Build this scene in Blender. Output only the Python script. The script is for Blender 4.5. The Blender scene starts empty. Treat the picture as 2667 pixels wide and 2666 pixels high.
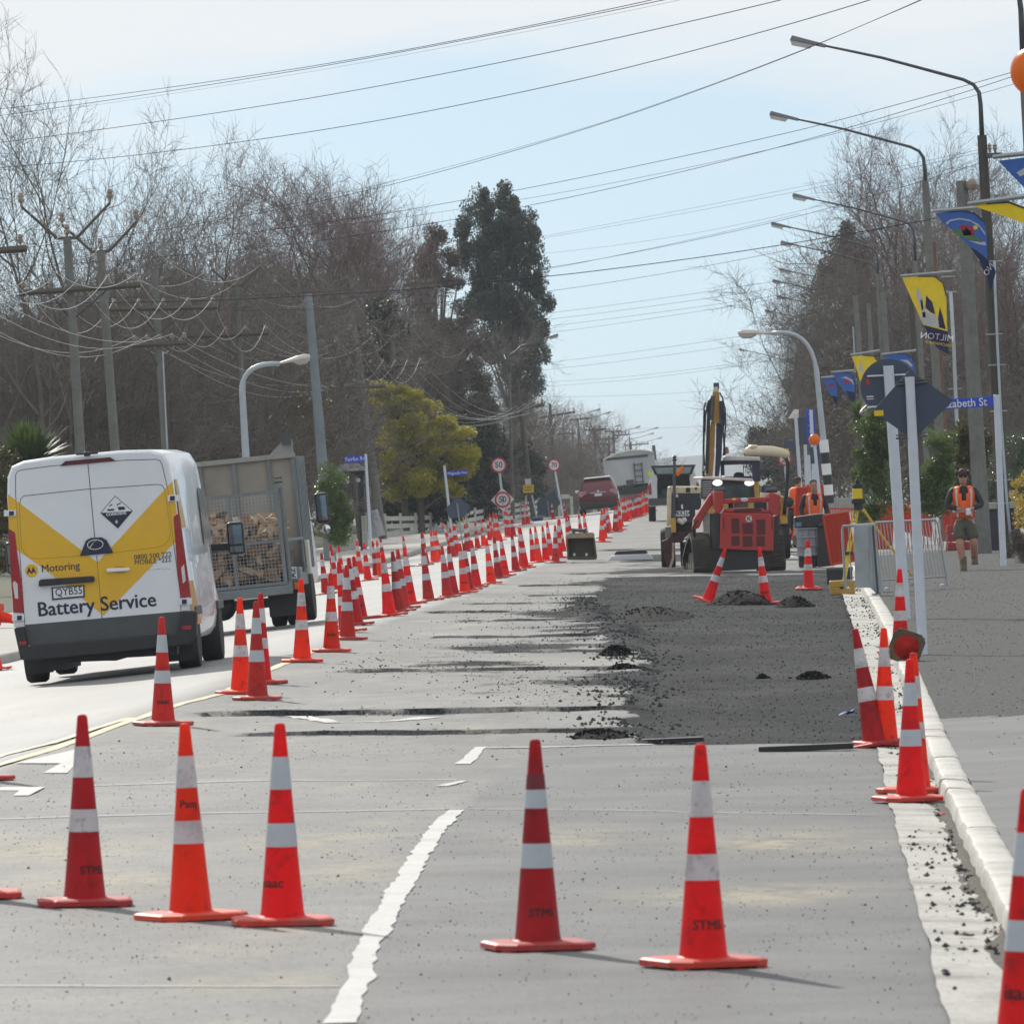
import bpy, math, random
import numpy as np
from mathutils import Vector, Matrix, noise as mnoise
R=math.radians
rnd=random.Random(7)
sc=bpy.context.scene
C=sc.collection
# ---------------------------------------------------------------- camera
FS=22087.0                      # focal length in pixels of the 2667 px wide photograph
CAMZ=2.0
ROLL=R(2.5)
cd=bpy.data.cameras.new('camera'); cam=bpy.data.objects.new('camera',cd); C.objects.link(cam)
cd.sensor_width=36.0; cd.sensor_fit='HORIZONTAL'; cd.lens=FS/2667*36.0
cd.clip_start=1.0; cd.clip_end=9000
YAW=math.atan((378.5*math.cos(ROLL)-111*math.sin(ROLL))/FS)
PITCH=-math.atan(110.9/FS)
RM=Matrix.Rotation(YAW,4,'Z')@Matrix.Rotation(math.pi/2+PITCH,4,'X')@Matrix.Rotation(-ROLL,4,'Z')
cam.matrix_world=Matrix.Translation((0,0,CAMZ))@RM
sc.camera=cam
cd.dof.use_dof=True; cd.dof.focus_distance=115; cd.dof.aperture_fstop=20
R3=RM.to_3x3()
def ray(x,y):
    return R3@Vector((x-1333.5,-(y-1333.0),-FS))
def W(x,y,D):                   # photo pixel -> world point at forward distance D
    r=ray(x,y); t=D/r.y
    return Vector((r.x*t,D,CAMZ+r.z*t))
# ---------------------------------------------------------------- world, sun, exposure
SUN_EL=31.0; SUN_AZ=-19.0       # azimuth measured from +Y towards +X
w=bpy.data.worlds.new('World'); sc.world=w; w.use_nodes=True
nt=w.node_tree; nt.nodes.clear()
def N(nt,t,**k):
    n=nt.nodes.new(t)
    for a,b in k.items(): setattr(n,a,b)
    return n
out=N(nt,'ShaderNodeOutputWorld'); bg=N(nt,'ShaderNodeBackground'); sky=N(nt,'ShaderNodeTexSky')
sky.sky_type='NISHITA'; sky.sun_disc=False; sky.sun_elevation=R(SUN_EL); sky.sun_rotation=R(SUN_AZ)
sky.altitude=0; sky.air_density=1.0; sky.dust_density=0.6; sky.ozone_density=2.5
bg.inputs[1].default_value=0.088
tc=N(nt,'ShaderNodeTexCoord')
va=N(nt,'ShaderNodeVectorMath',operation='ADD'); va.inputs[1].default_value=(0,0,.12); nt.links.new(tc.outputs['Generated'],va.inputs[0])   # clear winter air: read the sky a little above the milky horizon band
vn=N(nt,'ShaderNodeVectorMath',operation='NORMALIZE'); nt.links.new(va.outputs[0],vn.inputs[0]); nt.links.new(vn.outputs[0],sky.inputs[0])
sx=N(nt,'ShaderNodeSeparateXYZ'); nt.links.new(tc.outputs['Generated'],sx.inputs[0])
mp=N(nt,'ShaderNodeMapping'); mp.inputs['Scale'].default_value=(10,10,55); nt.links.new(tc.outputs['Generated'],mp.inputs[0])
nz=N(nt,'ShaderNodeTexNoise'); nz.inputs['Scale'].default_value=1.0; nz.inputs['Detail'].default_value=5; nz.inputs['Roughness'].default_value=.55
nt.links.new(mp.outputs[0],nz.inputs['Vector'])
# thin cloud: more of it with height, broken by noise
ad=N(nt,'ShaderNodeMath',operation='MULTIPLY_ADD'); nt.links.new(nz.outputs['Fac'],ad.inputs[0]); ad.inputs[1].default_value=.055
nt.links.new(sx.outputs['Z'],ad.inputs[2])
cr=N(nt,'ShaderNodeMapRange'); cr.interpolation_type='SMOOTHSTEP'; nt.links.new(ad.outputs[0],cr.inputs[0])
cr.inputs[1].default_value=.062; cr.inputs[2].default_value=.082; cr.inputs[3].default_value=0; cr.inputs[4].default_value=.85
tint=N(nt,'ShaderNodeMix',data_type='RGBA',blend_type='MULTIPLY'); tint.inputs[0].default_value=1
tint.inputs[7].default_value=(.98,1.02,1.0,1)
nt.links.new(sky.outputs[0],tint.inputs[6])
cl=N(nt,'ShaderNodeMix',data_type='RGBA'); nt.links.new(cr.outputs[0],cl.inputs[0]); nt.links.new(tint.outputs[2],cl.inputs[6])
cl.inputs[7].default_value=(9.8,10.0,10.1,1)
nt.links.new(cl.outputs[2],bg.inputs[0]); nt.links.new(bg.outputs[0],out.inputs[0])
sd=bpy.data.lights.new('sun','SUN'); sd.energy=3.7; sd.angle=R(.5); sd.color=(1,.95,.87)
so=bpy.data.objects.new('sun',sd); C.objects.link(so)
sdir=Vector((math.sin(R(SUN_AZ))*math.cos(R(SUN_EL)),math.cos(R(SUN_AZ))*math.cos(R(SUN_EL)),math.sin(R(SUN_EL))))
so.rotation_euler=sdir.to_track_quat('Z','Y').to_euler(); so.location=(0,0,60)
sc.view_settings.view_transform='Standard'; sc.view_settings.look='None'; sc.view_settings.gamma=1
sc.view_settings.use_curve_mapping=False; sc.view_settings.exposure=0.06
sc.render.engine='CYCLES'
cy=sc.cycles; cy.max_bounces=6; cy.diffuse_bounces=3; cy.glossy_bounces=3; cy.transmission_bounces=4; cy.transparent_max_bounces=6; cy.volume_bounces=0
cy.use_denoising=True
# ---------------------------------------------------------------- ground functions
def interp(v,t): return float(np.interp(v,[a for a,b in t],[b for a,b in t]))
XC=[(0,-6.0),(30,-5.45),(60,-4.9),(100,-4.1),(160,-3.05),(235,-1.7),(300,-1.0),(390,-.4),(600,.6),(1200,3)]
PR=[(0,.2),(34,.13),(45,.05),(55,0),(115,0),(150,-.12),(250,-.13),(360,-.04),(405,-.04),(450,-.5),(600,-3),(900,-6),(1500,-9)]
LK=[(0,-5.3),(150,-5.3),(200,-6.3),(1500,-6.3)]
def Xc(y): return interp(y,XC)
def P(y): return interp(y,PR)
def latz(u,lk=-5.3):
    if u>=0:
        if u<6.42: return -.03*u
        if u<6.75: return -.193-.02*(u-6.42)/.33
        if u<6.78: return -.213+.115*(u-6.75)/.03
        if u<6.93: return -.098
        return -.098+.012*min(u-6.93,6)
    if u>lk: return -.07*(-u)
    if u>lk-.03: return -.07*(-lk)+.12*(lk-u)/.03
    return -.07*(-lk)+.12+.01*min(lk-u,6)
def G(x,y): return P(y)+latz(x-Xc(y),interp(y,LK))
def Gp(x,y,near=20,far=900):    # photo pixel of a ground contact -> world point on the ground
    r=ray(x,y); lo=None; d=near; prev=near
    while d<far:
        p=Vector((r.x*d/r.y,d,CAMZ+r.z*d/r.y))
        if p.z<=G(p.x,p.y):
            a,b=prev,d
            for _ in range(25):
                m=(a+b)/2; q=Vector((r.x*m/r.y,m,CAMZ+r.z*m/r.y))
                if q.z<=G(q.x,q.y): b=m
                else: a=m
            m=b; return Vector((r.x*m/r.y,m,G(r.x*m/r.y,m)))
        prev=d; d+=.5
    m=far; return Vector((r.x*m/r.y,m,G(r.x*m/r.y,m)))
# ---------------------------------------------------------------- mesh builder
class MB:
    def __init__(s): s.v=[]; s.f=[]
    def add(s,vs,fs):
        b=len(s.v); s.v+=[tuple(p) for p in vs]; s.f+=[tuple(b+i for i in f) for f in fs]; return s
    def box(s,c,d,rot=None):
        x,y,z=d[0]/2,d[1]/2,d[2]/2
        vs=[Vector((a*x,b*y,e*z)) for a in(-1,1) for b in(-1,1) for e in(-1,1)]
        if rot is not None: vs=[rot@p for p in vs]
        c=Vector(c)
        return s.add([p+c for p in vs],[(0,1,3,2),(4,6,7,5),(0,4,5,1),(2,3,7,6),(0,2,6,4),(1,5,7,3)])
    def cyl(s,p0,p1,r0,r1=None,n=10,cap=True):
        r1=r0 if r1 is None else r1
        p0=Vector(p0);p1=Vector(p1); d=(p1-p0)
        if d.length<1e-7: return s
        q=d.to_track_quat('Z','Y').to_matrix()
        a=[q@Vector((math.cos(2*math.pi*i/n),math.sin(2*math.pi*i/n),0)) for i in range(n)]
        vs=[p0+e*r0 for e in a]+[p1+e*r1 for e in a]
        fs=[(i,(i+1)%n,n+(i+1)%n,n+i) for i in range(n)]
        if cap: fs+=[tuple(range(n))[::-1],tuple(range(n,2*n))]
        return s.add(vs,fs)
    def tube(s,pts,r,n=6,cap=True):
        pts=[Vector(p) for p in pts]; m=len(pts)
        rs=r if isinstance(r,(list,tuple)) else [r]*m
        vs=[];fs=[]
        up=None
        for i,p in enumerate(pts):
            t=(pts[min(i+1,m-1)]-pts[max(i-1,0)]).normalized()
            if up is None:
                up=Vector((0,0,1)) if abs(t.z)<.9 else Vector((1,0,0))
            a=t.cross(up).normalized(); b=a.cross(t).normalized(); up=b
            for k in range(n):
                an=2*math.pi*k/n; vs.append(p+(a*math.cos(an)+b*math.sin(an))*rs[i])
        for i in range(m-1):
            for k in range(n):
                fs.append((i*n+k,i*n+(k+1)%n,(i+1)*n+(k+1)%n,(i+1)*n+k))
        if cap: fs+=[tuple(range(n)),tuple(range((m-1)*n,m*n))[::-1]]
        return s.add(vs,fs)
    def lathe(s,prof,n=20,c=(0,0,0)):
        vs=[];fs=[]
        for r,z in prof:
            for k in range(n):
                a=2*math.pi*k/n; vs.append((c[0]+r*math.cos(a),c[1]+r*math.sin(a),c[2]+z))
        for i in range(len(prof)-1):
            for k in range(n): fs.append((i*n+k,i*n+(k+1)%n,(i+1)*n+(k+1)%n,(i+1)*n+k))
        if prof[0][0]>1e-4: fs.append(tuple(range(n))[::-1])
        if prof[-1][0]>1e-4: fs.append(tuple(range((len(prof)-1)*n,len(prof)*n)))
        return s.add(vs,fs)
    def prism(s,poly,y0,y1,axis='y'):   # polygon (a,b): axis y -> (x,z), axis x -> (y,z), axis z -> (x,y)
        n=len(poly)
        if axis=='y': f=lambda p,t:(p[0],t,p[1])
        elif axis=='x': f=lambda p,t:(t,p[0],p[1])
        else: f=lambda p,t:(p[0],p[1],t)
        vs=[f(p,y0) for p in poly]+[f(p,y1) for p in poly]
        fs=[tuple(range(n)),tuple(range(n,2*n))[::-1]]+[(i,n+i,n+(i+1)%n,(i+1)%n) for i in range(n)]
        return s.add(vs,fs)
    def ball(s,c,r,n=10,m=7,sc=(1,1,1)):
        pr=[]
        vs=[];fs=[]
        for i in range(m+1):
            th=math.pi*i/m
            for k in range(n):
                a=2*math.pi*k/n
                vs.append((c[0]+r*sc[0]*math.sin(th)*math.cos(a),c[1]+r*sc[1]*math.sin(th)*math.sin(a),c[2]+r*sc[2]*math.cos(th)))
        for i in range(m):
            for k in range(n): fs.append((i*n+k,(i+1)*n+k,(i+1)*n+(k+1)%n,i*n+(k+1)%n))
        return s.add(vs,fs)
    def loft(s,rings,cap=True):
        n=len(rings[0]); vs=[p for r in rings for p in r]; fs=[]
        for i in range(len(rings)-1):
            for k in range(n): fs.append((i*n+k,i*n+(k+1)%n,(i+1)*n+(k+1)%n,(i+1)*n+k))
        if cap: fs+=[tuple(range(n))[::-1],tuple(range((len(rings)-1)*n,len(rings)*n))]
        return s.add(vs,fs)
    def mesh(s,name):
        me=bpy.data.meshes.new(name); me.from_pydata(s.v,[],s.f); me.validate(); me.update(); return me
    def build(s,name,mat,parent=None,bevel=0,smooth=False,seg=2,label=None):
        me=s.mesh(name)
        import bmesh
        bm=bmesh.new(); bm.from_mesh(me)
        if len(s.f)<60000: bmesh.ops.recalc_face_normals(bm,faces=bm.faces)
        bm.to_mesh(me); bm.free()
        return link(name,me,mat,parent,bevel,smooth,seg,label)
def link(name,me,mat,parent=None,bevel=0,smooth=False,seg=2,label=None):
    if mat is not None:
        me.materials.clear(); me.materials.append(mat)
    if smooth is True:
        me.polygons.foreach_set('use_smooth',[True]*len(me.polygons))
    elif smooth:
        me.polygons.foreach_set('use_smooth',[True]*len(me.polygons)); me.set_sharp_from_angle(angle=R(smooth))
    o=bpy.data.objects.new(name,me); C.objects.link(o)
    if parent: o.parent=parent
    if bevel:
        b=o.modifiers.new('bevel','BEVEL'); b.width=bevel; b.segments=seg; b.limit_method='ANGLE'; b.angle_limit=R(35)
    if label: o['label']=label
    return o
def tag(o,label=None,cat=None,group=None,kind=None):
    if label: o['label']=label
    if cat: o['category']=cat
    if group: o['group']=group
    if kind: o['kind']=kind
    return o
def thing(name,label,cat,loc,rz=0,group=None,tilt=(0,0),scale=1):
    o=bpy.data.objects.new(name,None); C.objects.link(o); o.empty_display_size=.2
    o.rotation_mode='XYZ'; o.location=loc; o.rotation_euler=(tilt[0],tilt[1],rz); o.scale=(scale,)*3
    return tag(o,label,cat,group)
def children(o): return [c for c in bpy.data.objects if c.parent==o]
def copy_tree(o,parent=None,kids=None):
    c=o.copy(); C.objects.link(c)
    if parent: c.parent=parent
    for ch in (kids if kids is not None else list(o.children)): copy_tree(ch,c)
    return c
class Plane:                    # local (x,z) of photo pixels on a thing standing at base p (no rotation)
    def __init__(s,p,D=None): s.p=Vector(p); s.D=D or p[1]
    def __call__(s,x,y,dy=0):
        q=W(x,y,s.D+dy); return Vector((q.x-s.p.x,dy+s.D-s.p.y,q.z-s.p.z))
# ---------------------------------------------------------------- materials
MATS={}
def mat(name,col,rough=.6,metal=0,var=.12,scale=6,bump=0,bscale=60,spec=.5,dirt=None,dirt_amt=.3,coat=0,emit=0,trans=0,alpha=1,coords='Object',stretch=(1,1,1),tl=0,spk=None,rv=0):
    if name in MATS: return MATS[name]
    m=bpy.data.materials.new(name); m.use_nodes=True; nt=m.node_tree; b=nt.nodes['Principled BSDF']; o=nt.nodes['Material Output']
    L=nt.links.new
    b.inputs['Roughness'].default_value=rough; b.inputs['Metallic'].default_value=metal
    b.inputs['Specular IOR Level'].default_value=spec; b.inputs['Coat Weight'].default_value=coat
    b.inputs['Transmission Weight'].default_value=trans
    b.inputs['Alpha'].default_value=alpha
    tc=N(nt,'ShaderNodeTexCoord'); mp=N(nt,'ShaderNodeMapping'); mp.inputs['Scale'].default_value=stretch
    oi=N(nt,'ShaderNodeObjectInfo'); om=N(nt,'ShaderNodeMath',operation='MULTIPLY'); om.inputs[1].default_value=37.0; L(oi.outputs['Random'],om.inputs[0]); cx=N(nt,'ShaderNodeCombineXYZ'); L(om.outputs[0],cx.inputs[0]); L(om.outputs[0],cx.inputs[1]); L(cx.outputs[0],mp.inputs['Location'])
    L(tc.outputs[coords],mp.inputs[0])
    n1=N(nt,'ShaderNodeTexNoise'); n1.inputs['Scale'].default_value=scale; n1.inputs['Detail'].default_value=6; n1.inputs['Roughness'].default_value=.6
    L(mp.outputs[0],n1.inputs['Vector'])
    c=np.array(col[:3])
    rp=N(nt,'ShaderNodeValToRGB'); rp.color_ramp.elements[0].position=.3; rp.color_ramp.elements[1].position=.7
    rp.color_ramp.elements[0].color=(*np.clip(c*(1-var),0,1),1); rp.color_ramp.elements[1].color=(*np.clip(c*(1+var),0,1),1)
    L(n1.outputs['Fac'],rp.inputs[0]); src=rp.outputs[0]
    if dirt is not None:
        n2=N(nt,'ShaderNodeTexNoise'); n2.inputs['Scale'].default_value=scale*.45; n2.inputs['Detail'].default_value=8; n2.inputs['Roughness'].default_value=.7
        L(mp.outputs[0],n2.inputs['Vector'])
        r2=N(nt,'ShaderNodeMapRange'); L(n2.outputs['Fac'],r2.inputs[0]); r2.inputs[1].default_value=.48; r2.inputs[2].default_value=.72; r2.inputs[4].default_value=dirt_amt
        mx=N(nt,'ShaderNodeMix',data_type='RGBA'); L(r2.outputs[0],mx.inputs[0]); L(src,mx.inputs[6]); mx.inputs[7].default_value=(*dirt,1); src=mx.outputs[2]
    if spk is not None:         # fine speckle: (scale, dark colour, amount)
        n3=N(nt,'ShaderNodeTexNoise'); n3.inputs['Scale'].default_value=spk[0]; n3.inputs['Detail'].default_value=2
        L(mp.outputs[0],n3.inputs['Vector'])
        r3=N(nt,'ShaderNodeMapRange'); L(n3.outputs['Fac'],r3.inputs[0]); r3.inputs[1].default_value=.58; r3.inputs[2].default_value=.7; r3.inputs[4].default_value=spk[2]
        m3=N(nt,'ShaderNodeMix',data_type='RGBA'); L(r3.outputs[0],m3.inputs[0]); L(src,m3.inputs[6]); m3.inputs[7].default_value=(*spk[1],1); src=m3.outputs[2]
    if rv:
        hs=N(nt,'ShaderNodeHueSaturation'); q=N(nt,'ShaderNodeMapRange'); L(oi.outputs['Random'],q.inputs[0]); q.inputs[3].default_value=1-rv; q.inputs[4].default_value=1+rv; L(q.outputs[0],hs.inputs['Value']); L(src,hs.inputs['Color']); src=hs.outputs[0]
    L(src,b.inputs['Base Color'])
    if emit:
        L(src,b.inputs['Emission Color']); b.inputs['Emission Strength'].default_value=emit
    if bump:
        nb=N(nt,'ShaderNodeTexNoise'); nb.inputs['Scale'].default_value=bscale; nb.inputs['Detail'].default_value=4
        L(mp.outputs[0],nb.inputs['Vector']); bp=N(nt,'ShaderNodeBump'); bp.inputs['Strength'].default_value=bump; bp.inputs['Distance'].default_value=.02
        L(nb.outputs['Fac'],bp.inputs['Height']); L(bp.outputs[0],b.inputs['Normal'])
    if tl:
        t=N(nt,'ShaderNodeBsdfTranslucent'); L(src,t.inputs[0]); ms=N(nt,'ShaderNodeMixShader'); ms.inputs[0].default_value=tl
        L(b.outputs[0],ms.inputs[1]); L(t.outputs[0],ms.inputs[2]); L(ms.outputs[0],o.inputs[0])
    MATS[name]=m; return m
WHITE=mat('white_paint',(.78,.79,.8),.35,var=.04,coat=.2)
OFFW=mat('offwhite_paint',(.7,.68,.6),.45,var=.08,dirt=(.3,.27,.22),dirt_amt=.3)
BLACKP=mat('black_plastic',(.018,.019,.022),.5,var=.2)
RUBBER=mat('tyre_rubber',(.018,.018,.018),.8,var=.3,dirt=(.09,.08,.07),dirt_amt=.5)
GALV=mat('galvanised_steel',(.34,.37,.39),.45,metal=.7,var=.15,scale=3)
PALEM=mat('pale_painted_pole',(.42,.47,.52),.45,metal=.3,var=.1,scale=3)
STEEL=mat('dark_steel',(.09,.1,.11),.5,metal=.6,var=.25)
GLASSD=mat('dark_glass',(.012,.016,.02),.08,var=.1,spec=.8)
CONC=mat('pole_concrete',(.17,.175,.165),.85,var=.15,scale=5,bump=.3,bscale=30,dirt=(.07,.075,.06),dirt_amt=.45)
WOOD=mat('weathered_wood',(.1,.088,.075),.85,var=.25,scale=5,stretch=(4,4,.4),bump=.3)
WIRE=mat('bright_cable',(.55,.55,.53),.35,metal=.85,var=.05)
WIRED=mat('dark_cable',(.02,.022,.05),.9,var=.1,spec=.05)
INSUL=mat('insulator_porcelain',(.25,.2,.17),.2,var=.1,coat=.5)
FONT=bpy.data.fonts.load('<builtin>') if '<builtin>' in bpy.data.fonts else None
def text_mesh(s,size=1.0,bold=0,extrude=0,sx=1.0,align='CENTER',res=3,shear=0,fat=0):
    cu=bpy.data.curves.new('lettering','FONT'); cu.body=s; cu.size=size; cu.align_x=align; cu.align_y='CENTER'
    cu.offset=bold; cu.extrude=extrude; cu.resolution_u=res; cu.shear=shear
    o=bpy.data.objects.new('lettering',cu); C.objects.link(o)
    dg=bpy.context.evaluated_depsgraph_get()
    me=bpy.data.meshes.new_from_object(o.evaluated_get(dg)); bpy.data.objects.remove(o); bpy.data.curves.remove(cu)
    if sx!=1:
        for v in me.vertices: v.co.x*=sx
    if fat:                     # heavier strokes: the same outline three times, a hair apart
        V0=[tuple(v.co) for v in me.vertices]; F0=[tuple(p.vertices) for p in me.polygons]; n=len(V0); vs=[];fs=[]
        for k,(dx,dy) in enumerate(((-fat,-fat*.5),(0,fat*.6),(fat,-fat*.4))):
            vs+=[(a+dx,b+dy,c+k*.0003) for a,b,c in V0]; fs+=[tuple(k*n+i for i in f) for f in F0]
        me=bpy.data.meshes.new('lettering'); me.from_pydata(vs,[],fs)
    return me
def lettering(s,M,m,parent,name='lettering',**k):     # M: maps text plane (x right,y up,z out) to parent space
    me=text_mesh(s,**k); me.transform(M); me.update()
    return link(name,me,m,parent)
def face_cam(x,y,z,rot=0):      # text frame facing -Y at local (x,y,z)
    return Matrix.Translation((x,y,z))@Matrix.Rotation(math.pi/2,4,'X')@Matrix.Rotation(rot,4,'Z')
# ================================================================ GROUND
def nz2(x,y,s=1.0,o=0.0): return mnoise.noise(Vector((x*s+o,y*s-o,o*.37)))
def pit_edge(y): return interp(y,[(60,4.7),(66,4.65),(72,4.3),(90,4.1),(113,3.4),(125,2.6),(160,2.0)])
TR=[(68.2,1.35,4.75,.9,.085),(74.2,.6,4.6,1.3,.12),(88.5,1.0,4.4,1.2,.085),(97,2.2,4.2,1.0,.045),(105,1.2,3.8,1.0,.04),(116,1.0,3.6,1.2,.05),(124,.3,3.4,1.6,.07),(133,.5,3.2,1.5,.06),(143,1.2,6.2,1.6,.06),(156,.6,5.5,1.7,.06),(171,1,6,1.8,.06),(190,.6,6,2,.06),(215,.6,6,2.5,.07)]
def micro(x,y):
    u=x-Xc(y); h=.008*nz2(x,y,.5,3)+.004*nz2(x,y,1.6,9)+.002*nz2(x,y,4.5,2)
    if u<0: return h*.6
    work=min(1,max(0,(y-62)/8))*min(1,max(0,(u-.2)/.8))*(1 if u<6.38 else 0)
    h+=work*(.02*nz2(x*.7,y*.35,.55,21)+.011*nz2(x,y,2.1,5)+.005*nz2(x,y,5,7))
    pe=pit_edge(y)+.22*nz2(x,y,.9,31)
    if 64.4<y<160:
        d=u-pe; t=min(1,max(0,d/.12))*min(1,max(0,(y-64.4)/.25))*min(1,max(0,(160-y)/6))*min(1,max(0,(6.5-u)/.08))
        h-=.05*t
        h+=.012*t*nz2(x,y,3.3,12)
        if y>78: h+=.075*math.exp(-((d+.12)/.22)**2)*min(1,max(0,(y-96)/8))*max(0,.6+.9*nz2(x,y,.35,44))*max(0,min(1,(133-y)/6)) # windrow
    for ty,u0,u1,wd,dp in TR:
        if abs(y-ty-.15*nz2(x,0,.8,ty))<wd/2 and u0+.2*nz2(y,x,2,7)<u<u1: h-=dp*(.75+.5*nz2(x,y,1.3,2)) if u<pe+.1 else dp*.25
    return h
def grit(x,y):
    u=x-Xc(y)
    if u<-.1: return max(0,.12*nz2(x,y,.4,60))
    if y<63: return max(0,.25*nz2(x,y,.3,60)-.05)
    pe=pit_edge(y)+.22*nz2(x,y,.9,31)
    g=0
    if 64.4<y<165 and u>pe and u<6.42: g=1.0
    base=min(1,max(0,(u-.6)/2.6))*min(1,max(0,(y-70)/22))
    g=max(g,base*(.56+1.1*nz2(x*.5,y*.16,1,77)+.7*nz2(x*.8,y*.6,1,13)))
    if y>96 and y<140: g=max(g,math.exp(-((u-pe)/.5)**2)*.95)
    for ty,u0,u1,wd,dp in TR:
        if u0<u<u1+.3 and abs(y-ty)<wd*2.2: g=max(g,.8*math.exp(-((y-ty)/(wd*.9))**2)+.25*nz2(x,y,2,5))
    return max(0,min(1,g))
WL=[(885,2666),(930,2560),(965,2457),(1010,2370),(1080,2250),(1135,2160),(1185,2110)]   # crooked painted line, photo pixels
WLW=[(Gp(a,b).y,Gp(a,b).x) for a,b in WL]; WLW.sort()
def darkside(x,y):              # newer, darker seal to the right of the painted line
    xl=interp(y,WLW) if y<WLW[-1][0] else WLW[-1][1]+(y-WLW[-1][0])*.03
    u=x-Xc(y); f=min(1,max(0,(x-xl+.04)/.08)) if y<66 else 0
    return f
def H(x,y): return G(x,y)+micro(x,y)
def grid(name,us,ys,mat,zf,attrs=None,ufun=None,kind='structure',sm=True):
    ufun=ufun or (lambda u,y:Xc(y)+u)
    nu=len(us); vs=[]; A={k:[] for k in (attrs or {})}
    for y in ys:
        for u in us:
            x=ufun(u,y); vs.append((x,y,zf(x,y)))
            for k in A: A[k].append(attrs[k](x,y))
    fs=[(j*nu+i,j*nu+i+1,(j+1)*nu+i+1,(j+1)*nu+i) for j in range(len(ys)-1) for i in range(nu-1)]
    me=bpy.data.meshes.new(name); me.from_pydata(vs,[],fs); me.update()
    for k,vals in A.items():
        at=me.attributes.new(k,'FLOAT','POINT'); at.data.foreach_set('value',vals)
    o=link(name,me,mat,None,0,sm); o['kind']=kind; return o
def road_mat():
    m=bpy.data.materials.new('worn_asphalt'); m.use_nodes=True; nt=m.node_tree; b=nt.nodes['Principled BSDF']; L=nt.links.new
    tc=N(nt,'ShaderNodeTexCoord')
    def noise(s,d=5,st=(1,1,1),r=.6):
        mp=N(nt,'ShaderNodeMapping'); mp.inputs['Scale'].default_value=st; L(tc.outputs['Object'],mp.inputs[0])
        n=N(nt,'ShaderNodeTexNoise'); n.inputs['Scale'].default_value=s; n.inputs['Detail'].default_value=d; n.inputs['Roughness'].default_value=r
        L(mp.outputs[0],n.inputs['Vector']); return n.outputs['Fac']
    def mr(v,a,bb,c=0,d=1):
        q=N(nt,'ShaderNodeMapRange'); L(v,q.inputs[0]); q.inputs[1].default_value=a;q.inputs[2].default_value=bb;q.inputs[3].default_value=c;q.inputs[4].default_value=d; return q.outputs[0]
    def mix(f,a,c,bt='MIX'):
        q=N(nt,'ShaderNodeMix',data_type='RGBA',blend_type=bt)
        if isinstance(f,float): q.inputs[0].default_value=f
        else: L(f,q.inputs[0])
        for s,i in((a,6),(c,7)):
            if isinstance(s,tuple): q.inputs[i].default_value=(*s,1)
            else: L(s,q.inputs[i])
        return q.outputs[2]
    def att(k):
        a=N(nt,'ShaderNodeAttribute'); a.attribute_name=k; return a.outputs['Fac']
    def mth(op,a,c=None,d=None):
        q=N(nt,'ShaderNodeMath',operation=op)
        for s,i in((a,0),(c,1),(d,2)):
            if s is None: continue
            if isinstance(s,(int,float)): q.inputs[i].default_value=s
            else: L(s,q.inputs[i])
        return q.outputs[0]
    col=mix(mr(noise(.5,6,(1,.35,1)),.32,.68),(.14,.142,.14),(.235,.235,.225))
    col=mix(mr(noise(3.2,6,(1,.6,1)),.4,.65,0,.45),col,(.12,.122,.125)); col=mix(mr(noise(.9,6,(1,.3,1)),.56,.72,0,.75),col,(.3,.275,.215))         # sandy dust
    col=mix(mr(noise(28,3),.55,.7,0,.75),col,(.06,.06,.065))                   # loose chips
    col=mix(att('dark'),col,mix(mr(noise(.7,5),.33,.68),(.09,.093,.098),(.155,.158,.158)))
    col=mix(att('lane'),col,mix(mr(noise(.8,5,(1,.2,1)),.35,.7),(.21,.212,.21),(.28,.28,.275)))
    col=mix(mth('MULTIPLY',att('dust'),mr(noise(5,6,(1,.5,1),.7),.35,.6)),col,(.36,.31,.2)); col=mix(mth('MULTIPLY',att('dust'),mr(noise(7,6,(1,.5,1),.7),.56,.66,0,.8)),col,(.07,.07,.065))
    g=mth('ADD',att('grit'),mth('MULTIPLY_ADD',noise(2.6,6,(1,.5,1)),.9,-.45))
    g=mth('ADD',g,mth('MULTIPLY_ADD',noise(30,3),.5,-.25))
    gf=mr(g,.42,.6)
    gravel=mix(mr(noise(45,3),.36,.62),(.015,.016,.018),(.08,.083,.086))
    gravel=mix(mr(noise(1.1,5),.5,.75,0,.5),gravel,(.06,.06,.055)); gravel=mix(mr(noise(.35,7,(1,.45,1),.7),.45,.62,0,.7),gravel,mix(mr(noise(30,3),.4,.6),(.045,.048,.05),(.13,.13,.127)))
    gravel=mix(mth('MULTIPLY',att('fp'),.85),gravel,mix(mr(noise(34,4),.36,.64),(.07,.072,.074),(.2,.2,.195)))
    col=mix(gf,col,gravel)
    col=mix(mr(noise(70,2),.58,.68,0,.6),col,(.04,.04,.05))
    L(col,b.inputs['Base Color'])
    rg=mth('MULTIPLY_ADD',gf,.3,.6); L(rg,b.inputs['Roughness'])
    L(mth('MULTIPLY_ADD',att('lane'),.22,mth('MULTIPLY_ADD',gf,-.14,.16)),b.inputs['Specular IOR Level'])
    bp=N(nt,'ShaderNodeBump'); bp.inputs['Distance'].default_value=.012
    L(mth('MULTIPLY_ADD',gf,.7,.3),bp.inputs['Strength']); L(mth('ADD',noise(22,4),mth('MULTIPLY',noise(4,4),.6)),bp.inputs['Height']); L(bp.outputs[0],b.inputs['Normal'])
    return m
DS=[(Gp(x,y),a,b) for x,y,a,b in ((130,2215,.55,1.6),(250,2290,.4,1.2),(840,2190,.35,1.5),(900,2270,.3,1.2),(1480,2180,.3,1.2),(2060,2190,.55,1.4),(640,2560,.3,.6),(1950,2330,.5,1))]
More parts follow.
